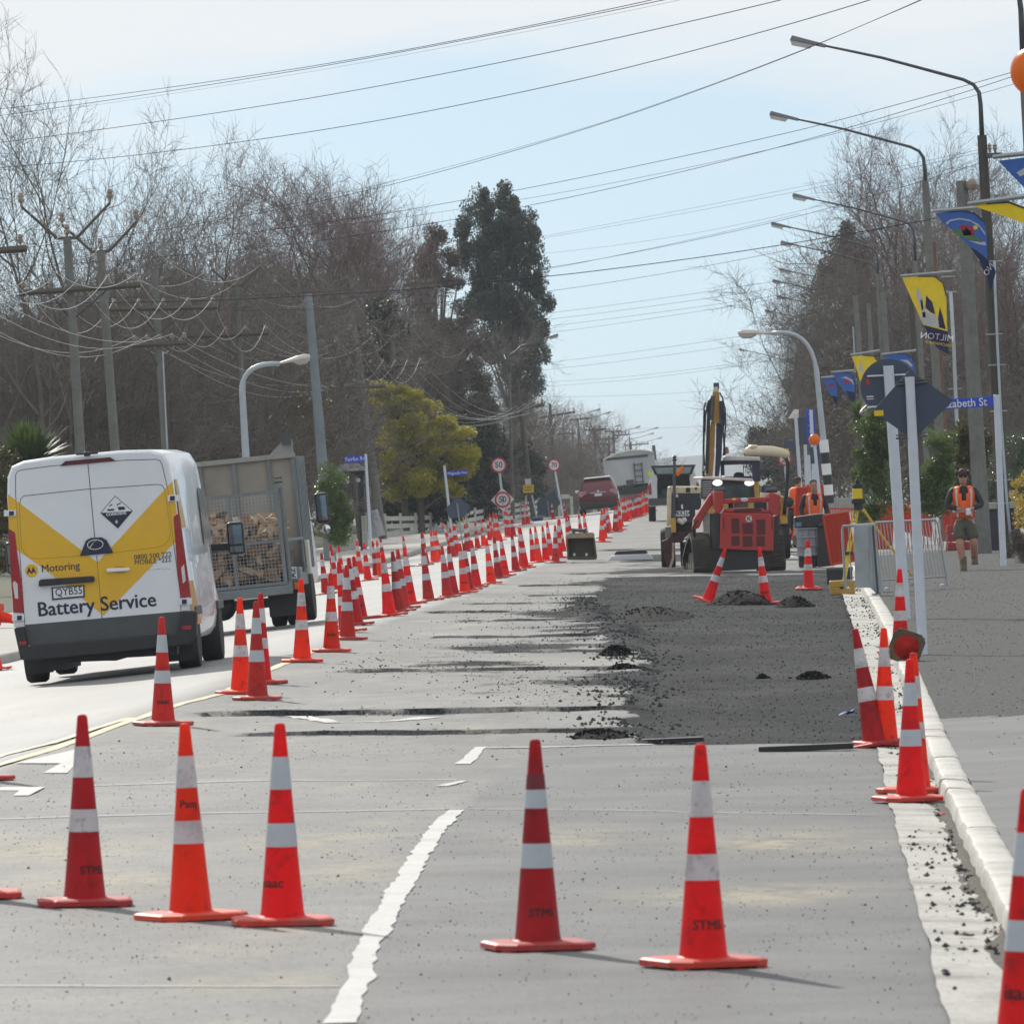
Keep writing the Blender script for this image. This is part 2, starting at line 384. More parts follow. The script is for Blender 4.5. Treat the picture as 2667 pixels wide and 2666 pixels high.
def dustf(x,y):
    if y>60: return max(0,.5*nz2(x,y,.3,88)-.1)
    return min(1,sum(math.exp(-((x-p.x)/a)**2-((y-p.y)/b)**2) for p,a,b in DS)*(.8+.8*nz2(x,y,1.7,3)))
ROAD=road_mat()
ys=[20+.8*i for i in range(54)]+[62.6+.3*i for i in range(330)]+[161.6+1.0*i for i in range(90)]+[252+4*i for i in range(60)]+[500+20*i for i in range(20)]
for ty,u0,u1,wd,dp in TR:
    ys+= [ty-wd/2-.28,ty-wd/2-.24,ty+wd/2+.02,ty+wd/2+.06,ty+wd/2+.12,ty]
ys+=[64.38,64.42,64.6,64.7]
ys=sorted(set(round(v,2) for v in ys)); 
us=[-6.3]+[-5.3+.25*i for i in range(21)]+[0+.1*i for i in range(1,65)]
us=[u for u in us if u<6.42]+[6.42]
grid('road',us,ys,ROAD,H,dict(grit=grit,dark=darkside,dust=dustf,lane=lambda x,y:min(1,max(0,(.15-(x-Xc(y)))/.3))),ufun=lambda u,y:Xc(y)+max(u,interp(y,LK)))
# concrete channel, kerb blocks, footpath
CHAN=mat('dusty_concrete',(.39,.385,.355),.75,var=.12,scale=2.5,bump=.3,bscale=25,dirt=(.12,.11,.09),dirt_amt=1.0,spk=(30,(.1,.095,.085),.75))
KERBM=mat('kerb_concrete',(.45,.445,.41),.7,var=.1,scale=3,bump=.35,bscale=18,dirt=(.22,.2,.16),dirt_amt=.75,spk=(25,(.15,.14,.12),.5))
wob=lambda y:.03*nz2(0,y,.35,8)+.014*nz2(0,y,1.6,3)+.01*nz2(0,y,5,3)
yk=[20+.5*i for i in range(300)]+[170+4*i for i in range(70)]
grid('channel',[6.41,6.44,6.55,6.66,6.752],yk,CHAN,lambda x,y:G(x,y)+.012+.004*nz2(x,y,3,4),ufun=lambda u,y:Xc(y)+u+(wob(y) if u<6.5 else 0))
kerb=bpy.data.objects.new('kerb',None); C.objects.link(kerb); kerb['kind']='structure'
yy=22.0; 
while yy<440:
    ln=3.0 if yy<110 else (6.0 if yy<200 else 12.0); y0=yy+.012; y1=yy+ln-.012; m=MB(); rings=[]
    k=13
    for i in range(k):
        y=y0+(y1-y0)*i/(k-1); xc=Xc(y)+6.75+.012*nz2(3,y,1.1,9); zb=P(y)+latz(6.76)-.1; zt=P(y)-.092+.01*nz2(1,y,.9,5)+.006*nz2(int(yy),2,3.1,4)
        e=.014*nz2(5,y,2.3,1)+.008*nz2(7,y,6,2)
        rings.append([(xc-.01+e,y,zb),(xc+.004+e,y,zt-.03),(xc+.016+e,y,zt-.006),(xc+.035,y,zt),(xc+.15+e,y,zt-.002),(xc+.19+e,y,zt-.02),(xc+.19,y,zb)])
    m.loft(rings); m.build('kerb_block',KERBM,kerb,smooth=25); yy+=ln
def fgrit(x,y): return max(0,min(1,(.85+.1*nz2(x,y,.5,3)) if y>66.5+.3*nz2(x,0,2,2) and y<185 else .05+.4*nz2(x,y,.4,3)))
def Hf(x,y):
    r=min(1,max(0,(y-66)/2)); return G(x,y)+.006*nz2(x,y,.7,2)+r*(.007*nz2(x*.6,y*.3,1,6)+.006*nz2(x,y,3,4))-.004
grid('footpath',[6.93,6.97,7.0]+[7.2+.25*i for i in range(20)]+[12.5+i*1.5 for i in range(8)],[20+.8*i for i in range(57)]+[66+.4*i for i in range(330)]+[199+4*i for i in range(60)],ROAD,Hf,dict(grit=fgrit,fp=lambda x,y:1.0,dark=lambda x,y:.85 if y<66.5 else .35,lane=lambda x,y:0))
SEAL=mat('pale_footpath',(.3,.29,.27),.75,var=.12,scale=1.2,bump=.2,bscale=30,spk=(25,(.1,.1,.1),.3))
grid('left_footpath',[0,-.03,-.15,-.5,-1,-2,-3,-4],[20+4*i for i in range(130)],SEAL,lambda x,y:G(x,y)+.01*nz2(x,y,.4,2),ufun=lambda u,y:Xc(y)+interp(y,LK)+u)
DIRT=mat('rough_grass_verge',(.075,.085,.045),.95,var=.4,scale=.8,bump=.6,bscale=12,dirt=(.09,.07,.05),dirt_amt=.7)
gx=[-3000,-1200,-500,-200,-100,-60,-40,-30,-22,-18,-14,-12,-10.5,0,15,17,20,26,34,45,60,100,200,500,1200,3000]
def zg(x,y):
    u=x-Xc(y); lk=interp(y,LK)
    if lk-3.5<u<21: return G(x,y)-.6
    return G(x,y)-.03+.05*nz2(x,y,.2,5)
grid('ground',gx,[-200,0,10,20]+[30+10*i for i in range(50)]+[560,700,900,1200,2000,3500,6500],DIRT,lambda x,y:zg(x,y) if abs(x)<400 else G(x,y)-2)
# pale hills far beyond the end of the road
HILL=mat('distant_hill',(.1,.13,.12),.95,var=.2,scale=.01)
hv=[];hf=[]
for i in range(61):
    x=-1500+50*i; top=-2+14*max(0,.5+nz2(i*.13,0,1,4))+5*nz2(i*.5,0,1,9)
    hv+=[(x,5200,-25),(x,5350,top*.7),(x,5600,top),(x,5900,-25)]
for i in range(60):
    for k in range(3): hf.append((i*4+k,i*4+4+k,i*4+5+k,i*4+1+k))
hm=MB().add(hv,hf); o=hm.build('hills',HILL,smooth=True); o['kind']='structure'
# ---------------------------------------------------------------- painted markings (sheets 4 mm above the seal)
PAINTW=mat('road_paint_white',(.46,.46,.45),.6,var=.08,scale=3,dirt=(.3,.3,.29),dirt_amt=.75,spk=(30,(.2,.2,.2),.4))
PAINTY=mat('road_paint_yellow',(.55,.47,.28),.6,var=.1,scale=3,dirt=(.25,.25,.23),dirt_amt=.8,spk=(30,(.2,.2,.2),.4))
def paint(name,pts,wpx,m,n=24,jit=0,zf=H):   # pts: photo pixels of the centre line; wpx: half width in pixels across
    P3=[Gp(*p) for p in pts]; seg=[0]
    for a,b in zip(P3,P3[1:]): seg.append(seg[-1]+(b-a).length)
    v=[];f=[]
    for i in range(n+1):
        t=seg[-1]*i/n; x=np.interp(t,seg,[p.x for p in P3]); y=np.interp(t,seg,[p.y for p in P3])
        t2=min(seg[-1],t+.3); t1=max(0,t-.3)
        d=Vector((np.interp(t2,seg,[p.x for p in P3])-np.interp(t1,seg,[p.x for p in P3]),np.interp(t2,seg,[p.y for p in P3])-np.interp(t1,seg,[p.y for p in P3]),0)).normalized()
        nn=Vector((-d.y,d.x,0)); 
        for sgn in(-1,-.33,.33,1):
            q=Vector((x,y,0))+nn*sgn*(wpx+jit*(nz2(i*.3,sgn*3,1,6)+.5*nz2(i*.11,sgn*5,1,2))); v.append((q.x,q.y,zf(q.x,q.y)+.005))
    for i in range(n):
        for k in range(3): f.append((i*4+k,i*4+k+1,i*4+5+k,i*4+4+k))
    me=bpy.data.meshes.new(name); me.from_pydata(v,[],f); o=link(name,me,m); o['kind']='structure'; return o
paint('painted_line',WL,.055,PAINTW,160,.026)
paint('painted_line',[(1205,1990),(1255,1945)],.05,PAINTW,14,.03)
paint('painted_line',[(1150,2048),(1212,2032)],.04,PAINTW,14,.03)
paint('yellow_line',[(-60,2012),(0,1992),(130,1955),(331,1880),(450,1840),(580,1805),(700,1745),(830,1690)],.05,PAINTY,60,.008)
paint('yellow_line',[(-60,1990),(0,1970),(130,1937),(300,1880),(345,1868)],.05,PAINTY,40,.008)
paint('painted_line',[(-60,2568),(885,2568)],.02,PAINTW,60,.004)
paint('painted_line',[(-60,2135),(400,2122),(1210,2107)],.035,PAINTW,70,.006)
paint('painted_line',[(1215,2107),(1700,2112),(2280,2124)],.015,PAINTW,60,.005)
paint('painted_line',[(180,2048),(700,2034),(1190,2030)],.035,PAINTW,60,.006)
paint('painted_line',[(770,1862),(870,1882),(1010,1878),(1120,1865)],.1,PAINTW,20,.02)
paint('painted_line',[(1270,1948),(1700,1940)],.09,PAINTW,30,.03)
def poly_paint(name,px,m):
    v=[Gp(*p) for p in px]; v=[(p.x,p.y,H(p.x,p.y)+.006) for p in v]
    me=bpy.data.meshes.new(name); me.from_pydata(v,[],[tuple(range(len(v)))]); o=link(name,me,m); o['kind']='structure'
poly_paint('road_arrow',[(38,1990),(205,1952),(225,1962),(175,2014),(112,2014),(158,1990)],PAINTW)
poly_paint('road_arrow',[(-60,2050),(118,2050),(75,2073),(35,2073),(50,2058),(-60,2057)],PAINTW)
poly_paint('zebra_bar',[(2040,1436),(2075,1436),(2080,1443),(2042,1443)],PAINTW)
poly_paint('zebra_bar',[(2042,1448),(2065,1448),(2068,1452),(2044,1452)],PAINTW)
# ---------------------------------------------------------------- loose stones and gravel
STONE=mat('loose_chips',(.055,.058,.066),.85,var=.5,scale=30,spec=.2)
def chips(name,spots,m=STONE,kind='stuff'):
    base=[(1,0,0),(-.5,.87,0),(-.5,-.87,0),(.1,.05,.9),(0,0,-.4)]; fc=[(0,1,3),(1,2,3),(2,0,3),(1,0,4),(2,1,4),(0,2,4)]
    v=[];f=[]
    for x,y,z,r in spots:
        a=rnd.random()*6.28; ca,sa=math.cos(a),math.sin(a); b=len(v); sx=rnd.uniform(.7,1.3);sz=rnd.uniform(.5,1.1)
        for p in base: v.append((x+r*sx*(p[0]*ca-p[1]*sa),y+r*(p[0]*sa+p[1]*ca),z+r*sz*p[2]))
        f+=[tuple(b+i for i in q) for q in fc]
    me=bpy.data.meshes.new(name); me.from_pydata(v,[],f); o=link(name,me,m)
    if kind: o['kind']=kind
    return o
sp=[]
for i in range(22000):           # sparse chips on the near seal
    y=24+rnd.random()**1.3*42; u=rnd.uniform(.3,6.6) if rnd.random()<.85 else rnd.uniform(-3,.3); x=Xc(y)+u
    if nz2(x,y,.5,4)<rnd.uniform(-.4,.35): continue
    r=rnd.choice([.002,.0025,.003,.003,.004,.006]); sp.append((x,y,H(x,y)+r*.3,r))
for i in range(26000):
    y=rnd.uniform(64,165); u=rnd.uniform(.4,6.5); x=Xc(y)+u
    if grit(x,y)<rnd.random()*.9: continue
    r=rnd.choice([.003,.004,.005,.006,.008,.013]); sp.append((x,y,H(x,y)+r*.3,r))
for i in range(420):
    y=rnd.uniform(30,150); x=Xc(y)+rnd.uniform(.3,6.5); r=rnd.uniform(.006,.008+.008*min(1,y/90)); sp.append((x,y,H(x,y)+r*.3,r))
for i in range(3200):           # lumps pushed up along the edge of the pit
    y=rnd.uniform(66,138); u=pit_edge(y)+.22*nz2(Xc(y)+4,y,.9,31)+rnd.gauss(-.05,.22); x=Xc(y)+u
    if nz2(x,y,.25,91)<rnd.uniform(-.5,.25) : continue
    r=rnd.choice([.007,.01,.014,.02,.026]); sp.append((x,y,H(x,y)+r*.3,r))
for i in range(3500):           # crumbs scattered in clusters over the old seal
    y=rnd.uniform(70,150); x=Xc(y)+rnd.uniform(.8,4)
    if nz2(x,y,.45,57)<rnd.uniform(.1,.5): continue
    r=rnd.choice([.006,.008,.012,.017]); sp.append((x,y,H(x,y)+r*.3,r))
chips('gravel',sp)
sp=[]
for i in range(2600):
    y=rnd.uniform(30,160); u=rnd.choice([rnd.uniform(6.44,6.75),rnd.uniform(6.66,6.75)])
    if nz2(u,y,.4,7)<rnd.uniform(-.3,.4): continue
    x=Xc(y)+u; r=rnd.choice([.005,.008,.012,.018]); sp.append((x,y,G(x,y)+.018,r))
for i in range(9000):
    y=rnd.uniform(66,165); x=Xc(y)+7+rnd.random()*6; r=rnd.choice([.003,.004,.006,.01]); sp.append((x,y,Hf(x,y)+r*.2,r))
for i in range(300):
    y=rnd.uniform(30,66); x=Xc(y)+7+rnd.random()*3; r=rnd.choice([.005,.008]); sp.append((x,y,Hf(x,y)+r*.2,r))
chips('footpath_gravel',sp)
sp=[]
for i in range(9000):
    y=24+rnd.random()**1.2*60; x=Xc(y)+rnd.uniform(-2.5,6.4); r=rnd.choice([.0018,.0025,.003,.004]); sp.append((x,y,H(x,y)+r*.3,r))
chips('pale_chips',sp,mat('pale_chips',(.4,.39,.37),.8,var=.3,scale=40))
# silt lying in the gutter
SILT=mat('gutter_silt',(.075,.068,.055),.95,var=.4,scale=12,bump=.6,bscale=40,spk=(60,(.2,.18,.14),.4))
v=[];f=[];prev=None
for i in range(150):
    y=30+i*.35; a=max(0,.09+.14*nz2(0,y,.45,12)+.05*nz2(0,y,2,2)) if y<60 else .03
    for k in range(4): 
        x=Xc(y)+6.765-a*k/3; v.append((x,y,G(Xc(y)+6.74,y)+.018+(.012 if k in(0,1) else 0)))
    if i: 
        for k in range(3): f.append(((i-1)*4+k,(i-1)*4+k+1,i*4+k+1,i*4+k))
me=bpy.data.meshes.new('gutter_silt'); me.from_pydata(v,[],f); o=link('gutter_silt',me,SILT); o['kind']='stuff'
# heaps of asphalt and clods
HEAP=mat('fresh_asphalt',(.008,.0085,.01),.9,var=.5,scale=30,bump=1,bscale=40,spec=.1,spk=(70,(.04,.04,.04),.4))
def heap(px,py,w_,d_,h_,label,cat='heap',name='asphalt_heap',seed=1,m=HEAP,rough=.2):
    p=Gp(px,py); v=[];f=[];n=30
    for j in range(n+1):
        for i in range(n+1):
            a=-1+2*i/n; b=-1+2*j/n; r=math.hypot(a,b)
            z=h_*max(0,1-r**1.7)*(1+.35*nz2(a*2,b*2,1,seed))+rough*h_*.5*(nz2(a*7,b*7,1,seed)+.5*nz2(a*15,b*15,1,seed))*(1 if r<1 else 0)
            z=max(z,-.02) if r<1 else -.03
            v.append((a*w_/2,b*d_/2,z))
    for j in range(n):
        for i in range(n): f.append((j*(n+1)+i,j*(n+1)+i+1,(j+1)*(n+1)+i+1,(j+1)*(n+1)+i))
    me=bpy.data.meshes.new(name); me.from_pydata(v,[],f); o=link(name,me,m); o.location=(p.x,p.y,H(p.x,p.y))
    tag(o,label,cat)
    sp=[]
    for i in range(260):
        a=rnd.gauss(0,.42);b=rnd.gauss(0,.42); r=math.hypot(a,b); z=h_*max(0,1-r**1.7); q=rnd.choice([.008,.012,.018,.025]); sp.append((a*w_/2,b*d_/2,z+q*.2,q))
    c=chips('loose_stone',sp,m,None); c.parent=o; c['kind']='stuff'
    return o
heap(1925,1566,1.05,1.6,.22,'broad heap of black asphalt crumbs between two leaning cones','heap',seed=3)
heap(2070,1572,.62,1.1,.16,'small heap of black asphalt crumbs beside the concrete channel','heap',seed=8)
heap(1690,1600,1.3,9,.15,'long windrow of dark asphalt lumps along the pit edge','heap',seed=5)
heap(1605,1705,.42,1.0,.1,'dark crumbly clod pile at the left edge of the pit','clod','asphalt_clod',seed=12,rough=.8)
heap(1622,1735,.4,.9,.06,'low broken clod just below the dark clod pile','clod','asphalt_clod',seed=15,rough=.8)
heap(1985,1750,.12,.3,.035,'tiny clod in the middle of the stripped strip','clod','asphalt_clod',seed=19,rough=.8)
heap(2115,1752,.35,.6,.06,'dark clod lying near the channel on the stripped strip','clod','asphalt_clod',seed=22,rough=.8)
heap(1560,1918,.5,1.0,.05,'crumbled corner of the old seal above the black plank','clod','asphalt_clod',seed=25,rough=.6)
def plank(x0,x1,y,label,th=.035):
    a=Gp(x0,y);b=Gp(x1,y+(0)); w_=abs(b.x-a.x); t=thing('black_plank',label,'plank',((a.x+b.x)/2,(a.y+b.y)/2,H((a.x+b.x)/2,a.y)+.004),0)
    t2=MB().box((0,0,th/2),(w_,.16,th)).build('board',BLACKP,t,bevel=.004)
plank(1610,1833,1918,'black rubber strip lying under the crumbled corner of old seal')
plank(1975,2224,1955,'black rubber strip lying beside the concrete channel',.045)
# litter in the gutter
RAG=mat('blue_rag',(.12,.2,.45),.8,var=.5,scale=40); REDL=mat('red_litter',(.5,.03,.03),.5)
def scrap(px,py,s,m,label,name='litter_scrap'):
    p=Gp(px,py); b=MB(); v=[]
    for i in range(4):
        for j in range(4): v.append(((i-1.5)*s*.35+rnd.uniform(-.1,.1)*s,(j-1.5)*s*.3,abs(rnd.gauss(0,.16))*s))
    b.add(v,[(i*4+j,i*4+j+1,i*4+j+5,i*4+j+4) for i in range(3) for j in range(3)]); o=b.build(name,m,smooth=True); o.location=(p.x,p.y,H(p.x,p.y)+.015 if p.x-Xc(p.y)<6.42 else G(p.x,p.y)+.02); tag(o,label,'litter')
scrap(2205,1853,.12,RAG,'crumpled blue and white wrapper on the channel edge')
scrap(2452,2130,.05,REDL,'red plastic bit in the gutter below the leaning pair of cones')
scrap(2585,2432,.05,REDL,'red plastic bit in the gutter by the kerb near the frame edge')
scrap(2540,2294,.06,BLACKP,'black crumpled scrap in the silty gutter')
scrap(2518,2450,.06,BLACKP,'black pentagonal flake on the pale channel')
# ================================================================ TRAFFIC CONES
def conemat(n,c): return mat(n,c,.48,var=.12,scale=5,spec=.35,dirt=(c[0]*.4,c[1]*.6+.02,c[2]*.6+.02),dirt_amt=.65,tl=.42,spk=(14,(.1,.02,.02),.35),rv=.1)
CM={'o':conemat('cone_orange',(.95,.048,.01)),'r':conemat('cone_red',(.82,.012,.016)),'c':conemat('cone_crimson',(.55,.016,.024)),'d':conemat('cone_faded_red',(.62,.04,.032))}
CBM={k:mat('cone_base_'+k,c,.55,var=.12,scale=8,dirt=(.22,.12,.1),dirt_amt=.55) for k,c in dict(o=(.7,.05,.015),r=(.55,.03,.015),c=(.38,.02,.02),d=(.45,.05,.04)).items()}
BANDW=mat('reflective_band',(.66,.65,.67),.4,var=.06,scale=9,dirt=(.22,.2,.2),dirt_amt=.7,tl=.18,spk=(22,(.12,.11,.12),.45))
BANDG=mat('reflective_band_grey',(.5,.55,.6),.35,var=.05,scale=9,dirt=(.3,.3,.32),dirt_amt=.3,metal=.15,tl=.12)
INK=mat('black_stencil',(.012,.01,.012),.6)
def rad(z): return .098+(.026-.098)*(z-.035)/(.865-.035) if z<.865 else .026
prof=[(.115,.035),(.1,.045),(.097,.06)]+[(rad(z),z) for z in (.2,.35,.455,.605,.75,.865)]+[(.0245,.885),(.019,.897),(.0,.9)]
m=MB(); m.lathe(prof[:-1]+[(.008,.9)],24)
cone_me=m.mesh('cone_body'); cone_me.polygons.foreach_set('use_smooth',[True]*len(cone_me.polygons)); cone_me.set_sharp_from_angle(angle=R(35))
m=MB(); a=.22; ch=.075
oc=[(-a+ch,-a),(a-ch,-a),(a,-a+ch),(a,a-ch),(a-ch,a),(-a+ch,a),(-a,a-ch),(-a,-a+ch)]
k=.93
m.loft([[(x,y,.008) for x,y in oc],[(x,y,.03) for x,y in oc],[(x*k,y*k,.037) for x,y in oc],[(x*.55,y*.55,.039) for x,y in oc]])
for x in(-.17,-.06,.06,.17):
    for y in(-.17,.17): m.box((x,y,.005),(.05,.05,.01))
base_me=m.mesh('cone_base')
def band_me(z0,z1,t=.0016):
    m=MB(); n=24; v=[];f=[]
    for z in(z0,z1):
        for i in range(n):
            an=2*math.pi*i/n; v.append(((rad(z)+t)*math.cos(an),(rad(z)+t)*math.sin(an),z))
    f=[(i,(i+1)%n,n+(i+1)%n,n+i) for i in range(n)]
    m.add(v,f); me=m.mesh('reflective_band'); me.polygons.foreach_set('use_smooth',[True]*len(me.polygons)); return me
b1=band_me(.605,.75); b2=band_me(.35,.455); b1s=band_me(.605,.685); cap=band_me(.685,.75,.0022)
def wrap(me,z0,a0,t=.003):
    for v in me.vertices:
        z=z0+v.co.y; r=rad(z)+t; an=a0+v.co.x/rad(z0); v.co=(r*math.sin(an),-r*math.cos(an),z)
    me.update(); return me
TXT={}
def stencil(s,z0,a0,size):
    k=(s,z0,a0,size)
    if k not in TXT: TXT[k]=wrap(text_mesh(s,size=size,fat=size*.022,sx=1.0),z0,a0)
    return TXT[k]
VAR={}
def mk(me,matl):
    k=(me.name,matl.name)
    if k not in VAR:
        q=me.copy(); q.materials.clear(); q.materials.append(matl); VAR[k]=q
    return VAR[k]
def sub(name,me,matl,par):
    o=bpy.data.objects.new(name,mk(me,matl)); C.objects.link(o); o.parent=par; return o
ncone=0
def cone(px,py,h,sh,label,group='traffic cones',lean=0,pitch=0,txt=None,bands='w',yaw=None,pos=None,dark=False,near=20):
    global ncone; ncone+=1
    p0=Gp(px,py,near); s=FS/p0.y
    p=Gp(px,py-s*2.1*.2/p0.y,near) if pos is None else Vector(pos); s=FS/p.y
    sc_=max(.88,min(1.12,h/(.9*s+s*.42/p.y))) if h else 1
    u=p.x-Xc(p.y); z=H(p.x,p.y) if u<6.42 and u>-5.3 else (Hf(p.x,p.y) if u>6.95 else G(p.x,p.y)+.012)
    sl=.03 if u>0 else -.07
    if u>6.9 or u<interp(p.y,LK): sl=0
    rz=rnd.uniform(-.5,.5) if yaw is None else yaw
    t=thing('traffic_cone',label,'traffic cone',(p.x,p.y,z+.001),0,group,scale=sc_)
    M=Matrix.Translation(t.location)@Matrix.Rotation(sl+R(lean),4,'Y')@Matrix.Rotation(R(pitch),4,'X')@Matrix.Rotation(rz,4,'Z')@Matrix.Scale(sc_,4)
    t.rotation_mode='QUATERNION'; t.matrix_world=M
    sub('cone_base',base_me,CBM[sh],t); sub('cone_body',cone_me,CM[sh],t)
    bm_=BANDW if bands=='w' else BANDG
    if dark: sub('reflective_band',b1s,bm_,t); sub('dirty_collar',cap,mat('dirty_red',(.16,.015,.02),.6,dirt=(.05,.01,.01)),t)
    elif bands!='n': sub('reflective_band',b1,bm_,t)
    sub('reflective_band',b2,bm_,t)
    if txt:
        s_,z0,a0,sz=txt; sub('stencil_lettering',stencil(s_,z0,a0-rz,sz),INK,t)
    return t
F='cones standing across the closed lane nearest the camera'
cone(221,2365,505,'c','dark crimson cone in the front row, leftmost fully visible, with grubby white bands',F,yaw=.1,txt=('STMS',.17,.55,.055))
cone(497,2399,519,'o','brightest orange cone in the front row with black scribble on its upper part',F,lean=-1,yaw=.5,txt=('Psm',.53,.15,.05))
cone(736,2415,533,'r','red cone with pale grey bands in the front row, beside the bright orange one',F,yaw=.12,bands='g',txt=('isaac',.19,-.55,.06))
cone(1401,2480,555,'c','red cone whose top white band is half covered by a dirty dark patch',F,yaw=.25,bands='g',dark=True,txt=('STMS',.16,.25,.05))
cone(1832,2526,588,'r','nearest wholly visible cone, red, standing alone right of the painted line',F,yaw=.42,txt=('STMS',.17,.25,.055))
cone(2668,2765,None,'r','huge blurred cone cut off by the right frame edge beside the kerb',F,bands='g',yaw=.2,txt=('isaac',.21,-.2,.07),lean=1.5)
cone(-62,2345,None,'r','cone of which only a red base corner shows at the left frame edge, lowest one',F,yaw=.1)
cone(-52,2034,None,'d','cone of which only a red base corner shows left of the yellow lines',F,yaw=.3)
cone(-12,1747,None,'o','cone cut off by the left frame edge just left of the van wheels',F,yaw=.1,lean=-2)
ORD='first second third fourth fifth sixth seventh eighth ninth tenth eleventh twelfth thirteenth fourteenth fifteenth sixteenth seventeenth eighteenth nineteenth twentieth'.split()
TENS={20:'twenty',30:'thirty',40:'forty',50:'fifty'}
def ordw(n):
    if n<=20: return ORD[n-1]
    t=n//10*10; r=n%10
    if r==0: return {30:'thirtieth',40:'fortieth',50:'fiftieth'}[n]
    return TENS[t]+'-'+ORD[r-1]
main=[(425,1891,285,'d','isaac','rust red cone standing alone before the van, stencilled isaac'),(628,1806,253,'o',0,'bright cone with scuffed bands, leftmost of the trio right of the van'),(670,1822,259,'d',0,'dull red cone with grey bands, front one of the trio right of the van'),(682,1781,237,'r',0,'red cone at the back of the trio right of the van'),
(787,1725,219,'o',0,'clean bright orange cone standing alone in front of the firewood truck wheel'),(864,1698,207,'o','isaac','orange cone stencilled isaac with an orange cord looped on its front'),
(905,1667,196,'d',0,''),(903,1648,188,'r',0,''),(928,1630,179,'c',0,''),(940,1614,167,'r','isaac',''),(1015,1606,169,'r',0,''),(1040,1595,161,'d',0,''),(1053,1587,158,'d',0,''),(1070,1575,151,'r','isaac',''),(1117,1566,143,'d',0,''),(1166,1557,136,'d',0,''),(1182,1550,130,'c',0,''),(1212,1546,133,'o','isaac',''),(1222,1539,126,'c',0,''),(1242,1531,125,'r',0,''),(1280,1521,120,'o','isaac',''),(1299,1507,111,'c',0,''),(1316,1501,109,'r','isaac',''),(1344,1489,102,'c',0,''),(1367,1481,108,'r',0,''),(1363,1476,105,'r',0,''),(1391,1466,92,'r',0,''),(1404,1465,95,'o',0,''),(1423,1462,94,'r',0,''),(1435,1451,94,'r',0,''),(1447,1466,99,'d','isaac',''),(1456,1453,101,'r',0,''),(1466,1436,85,'r',0,''),(1483,1427,82,'r',0,''),(1489,1424,82,'c',0,''),(1516,1416,78,'r',0,''),(1529,1413,78,'o',0,''),(1568,1412,86,'o',0,''),(1574,1402,76,'r',0,''),(1582,1389,68,'d',0,''),(1588,1385,66,'o',0,''),(1602,1386,69,'c',0,''),(1606,1383,66,'r',0,''),(1614,1380,73,'o',0,''),(1618,1372,68,'r',0,''),(1627,1359,62,'o',0,''),(1632,1358,60,'r',0,''),(1640,1353,60,'o',0,''),(1647,1350,59,'r',0,''),(1655,1347,58,'r',0,''),(1662,1345,59,'r',0,''),(1668,1343,58,'r',0,''),(1675,1339,60,'o',0,''),(1683,1335,59,'r',0,''),(1689,1333,57,'r',0,''),(1697,1330,55,'r',0,'')]
SHN={'o':'orange','r':'red','c':'crimson','d':'faded red'}
for i,(x,y,h,s,t,lb) in enumerate(main):
    if not lb: lb='%s cone, %s from the camera in the row edging the dug-up lane'%(SHN[s],ordw(i+1))
    cone(x,y,h,s,lb,'cones edging the dug-up lane',txt=('isaac',.2,.1,.06) if t else None,bands='g' if s in 'd' else 'w')
left=[(849,1548,109,'c'),(876,1535,106,'r'),(872,1521,104,'r'),(893,1520,99,'r'),(939,1496,89,'o'),(959,1512,99,'r'),(981,1503,95,'c'),(992,1502,96,'o'),(1000,1483,84,'c'),(1059,1477,82,'r'),(1107,1473,85,'c'),(1110,1468,82,'r'),(1131,1465,83,'o'),(1138,1463,83,'o'),(1144,1462,82,'o'),(1181,1451,77,'d'),(1189,1446,78,'r'),(1193,1445,76,'o'),(1218,1437,72,'c'),(1224,1435,73,'d'),(1245,1429,71,'r'),(1261,1422,71,'o'),(1276,1407,61,'r'),(1282,1401,64,'o'),(1291,1393,60,'r'),(1293,1409,71,'o'),(1300,1408,70,'o'),(1322,1399,69,'r'),(1327,1399,67,'r'),(1338,1397,66,'c'),(1365,1367,53,'r'),(1376,1365,52,'r'),(1441,1352,47,'r'),(1473,1348,44,'o')]
for i,(x,y,h,s) in enumerate(left):
    cone(x,y,h,s,'%s cone, %s from the camera in the row along the footpath side'%(SHN[s],ordw(i+1)),'cones along the footpath side of the open lane')
cone(1180,1433,None,'o','orange cone leaning steeply to the left before the white board fence','cones along the footpath side of the open lane',lean=-16)
# right hand side cones
K='cones by the kerb on the right'
cone(1842,1560,None,'r','cone leaning steeply right against the left end of the asphalt heap',K,lean=19.5,pitch=4,bands='g')
cone(1995,1565,None,'r','cone leaning slightly left at the right end of the asphalt heap',K,lean=-6,txt=('isaac',.2,.1,.06))
c_=cone(2107,1531,131,'r','lower cone of the stacked pair on the channel beside the black bin',K)
cone(2104,1524,122,'r','cone just behind the one on the channel beside the black bin',K,lean=-1)
cone(2346,1706,222,'r','slender cone standing beside the foot of the white sign post',K,bands='w')
cone(2283,1948,None,'c','crimson cone leaning left over the gutter behind a bright one',K,lean=-9.5,pitch=-3)
cone(2306,1948,309,'o','bright orange cone on the channel, in front of the crimson leaning one',K)
cone(2374,2095,374,'r','large red cone with grey bands and dusty base standing on the kerb channel',K,bands='g',yaw=.3)
cone(2384,2072,None,'o','orange cone almost hidden directly behind the large dusty-based cone',K)
cone(2464,1401,91,'o','orange cone standing behind the grey mesh barrier near the walking man',K)
cone(2063,1402,66,'r','red cone seen past the right side of the red loader, lower one',K)
cone(2052,1370,60,'o','orange cone seen past the right side of the red loader, upper one',K)
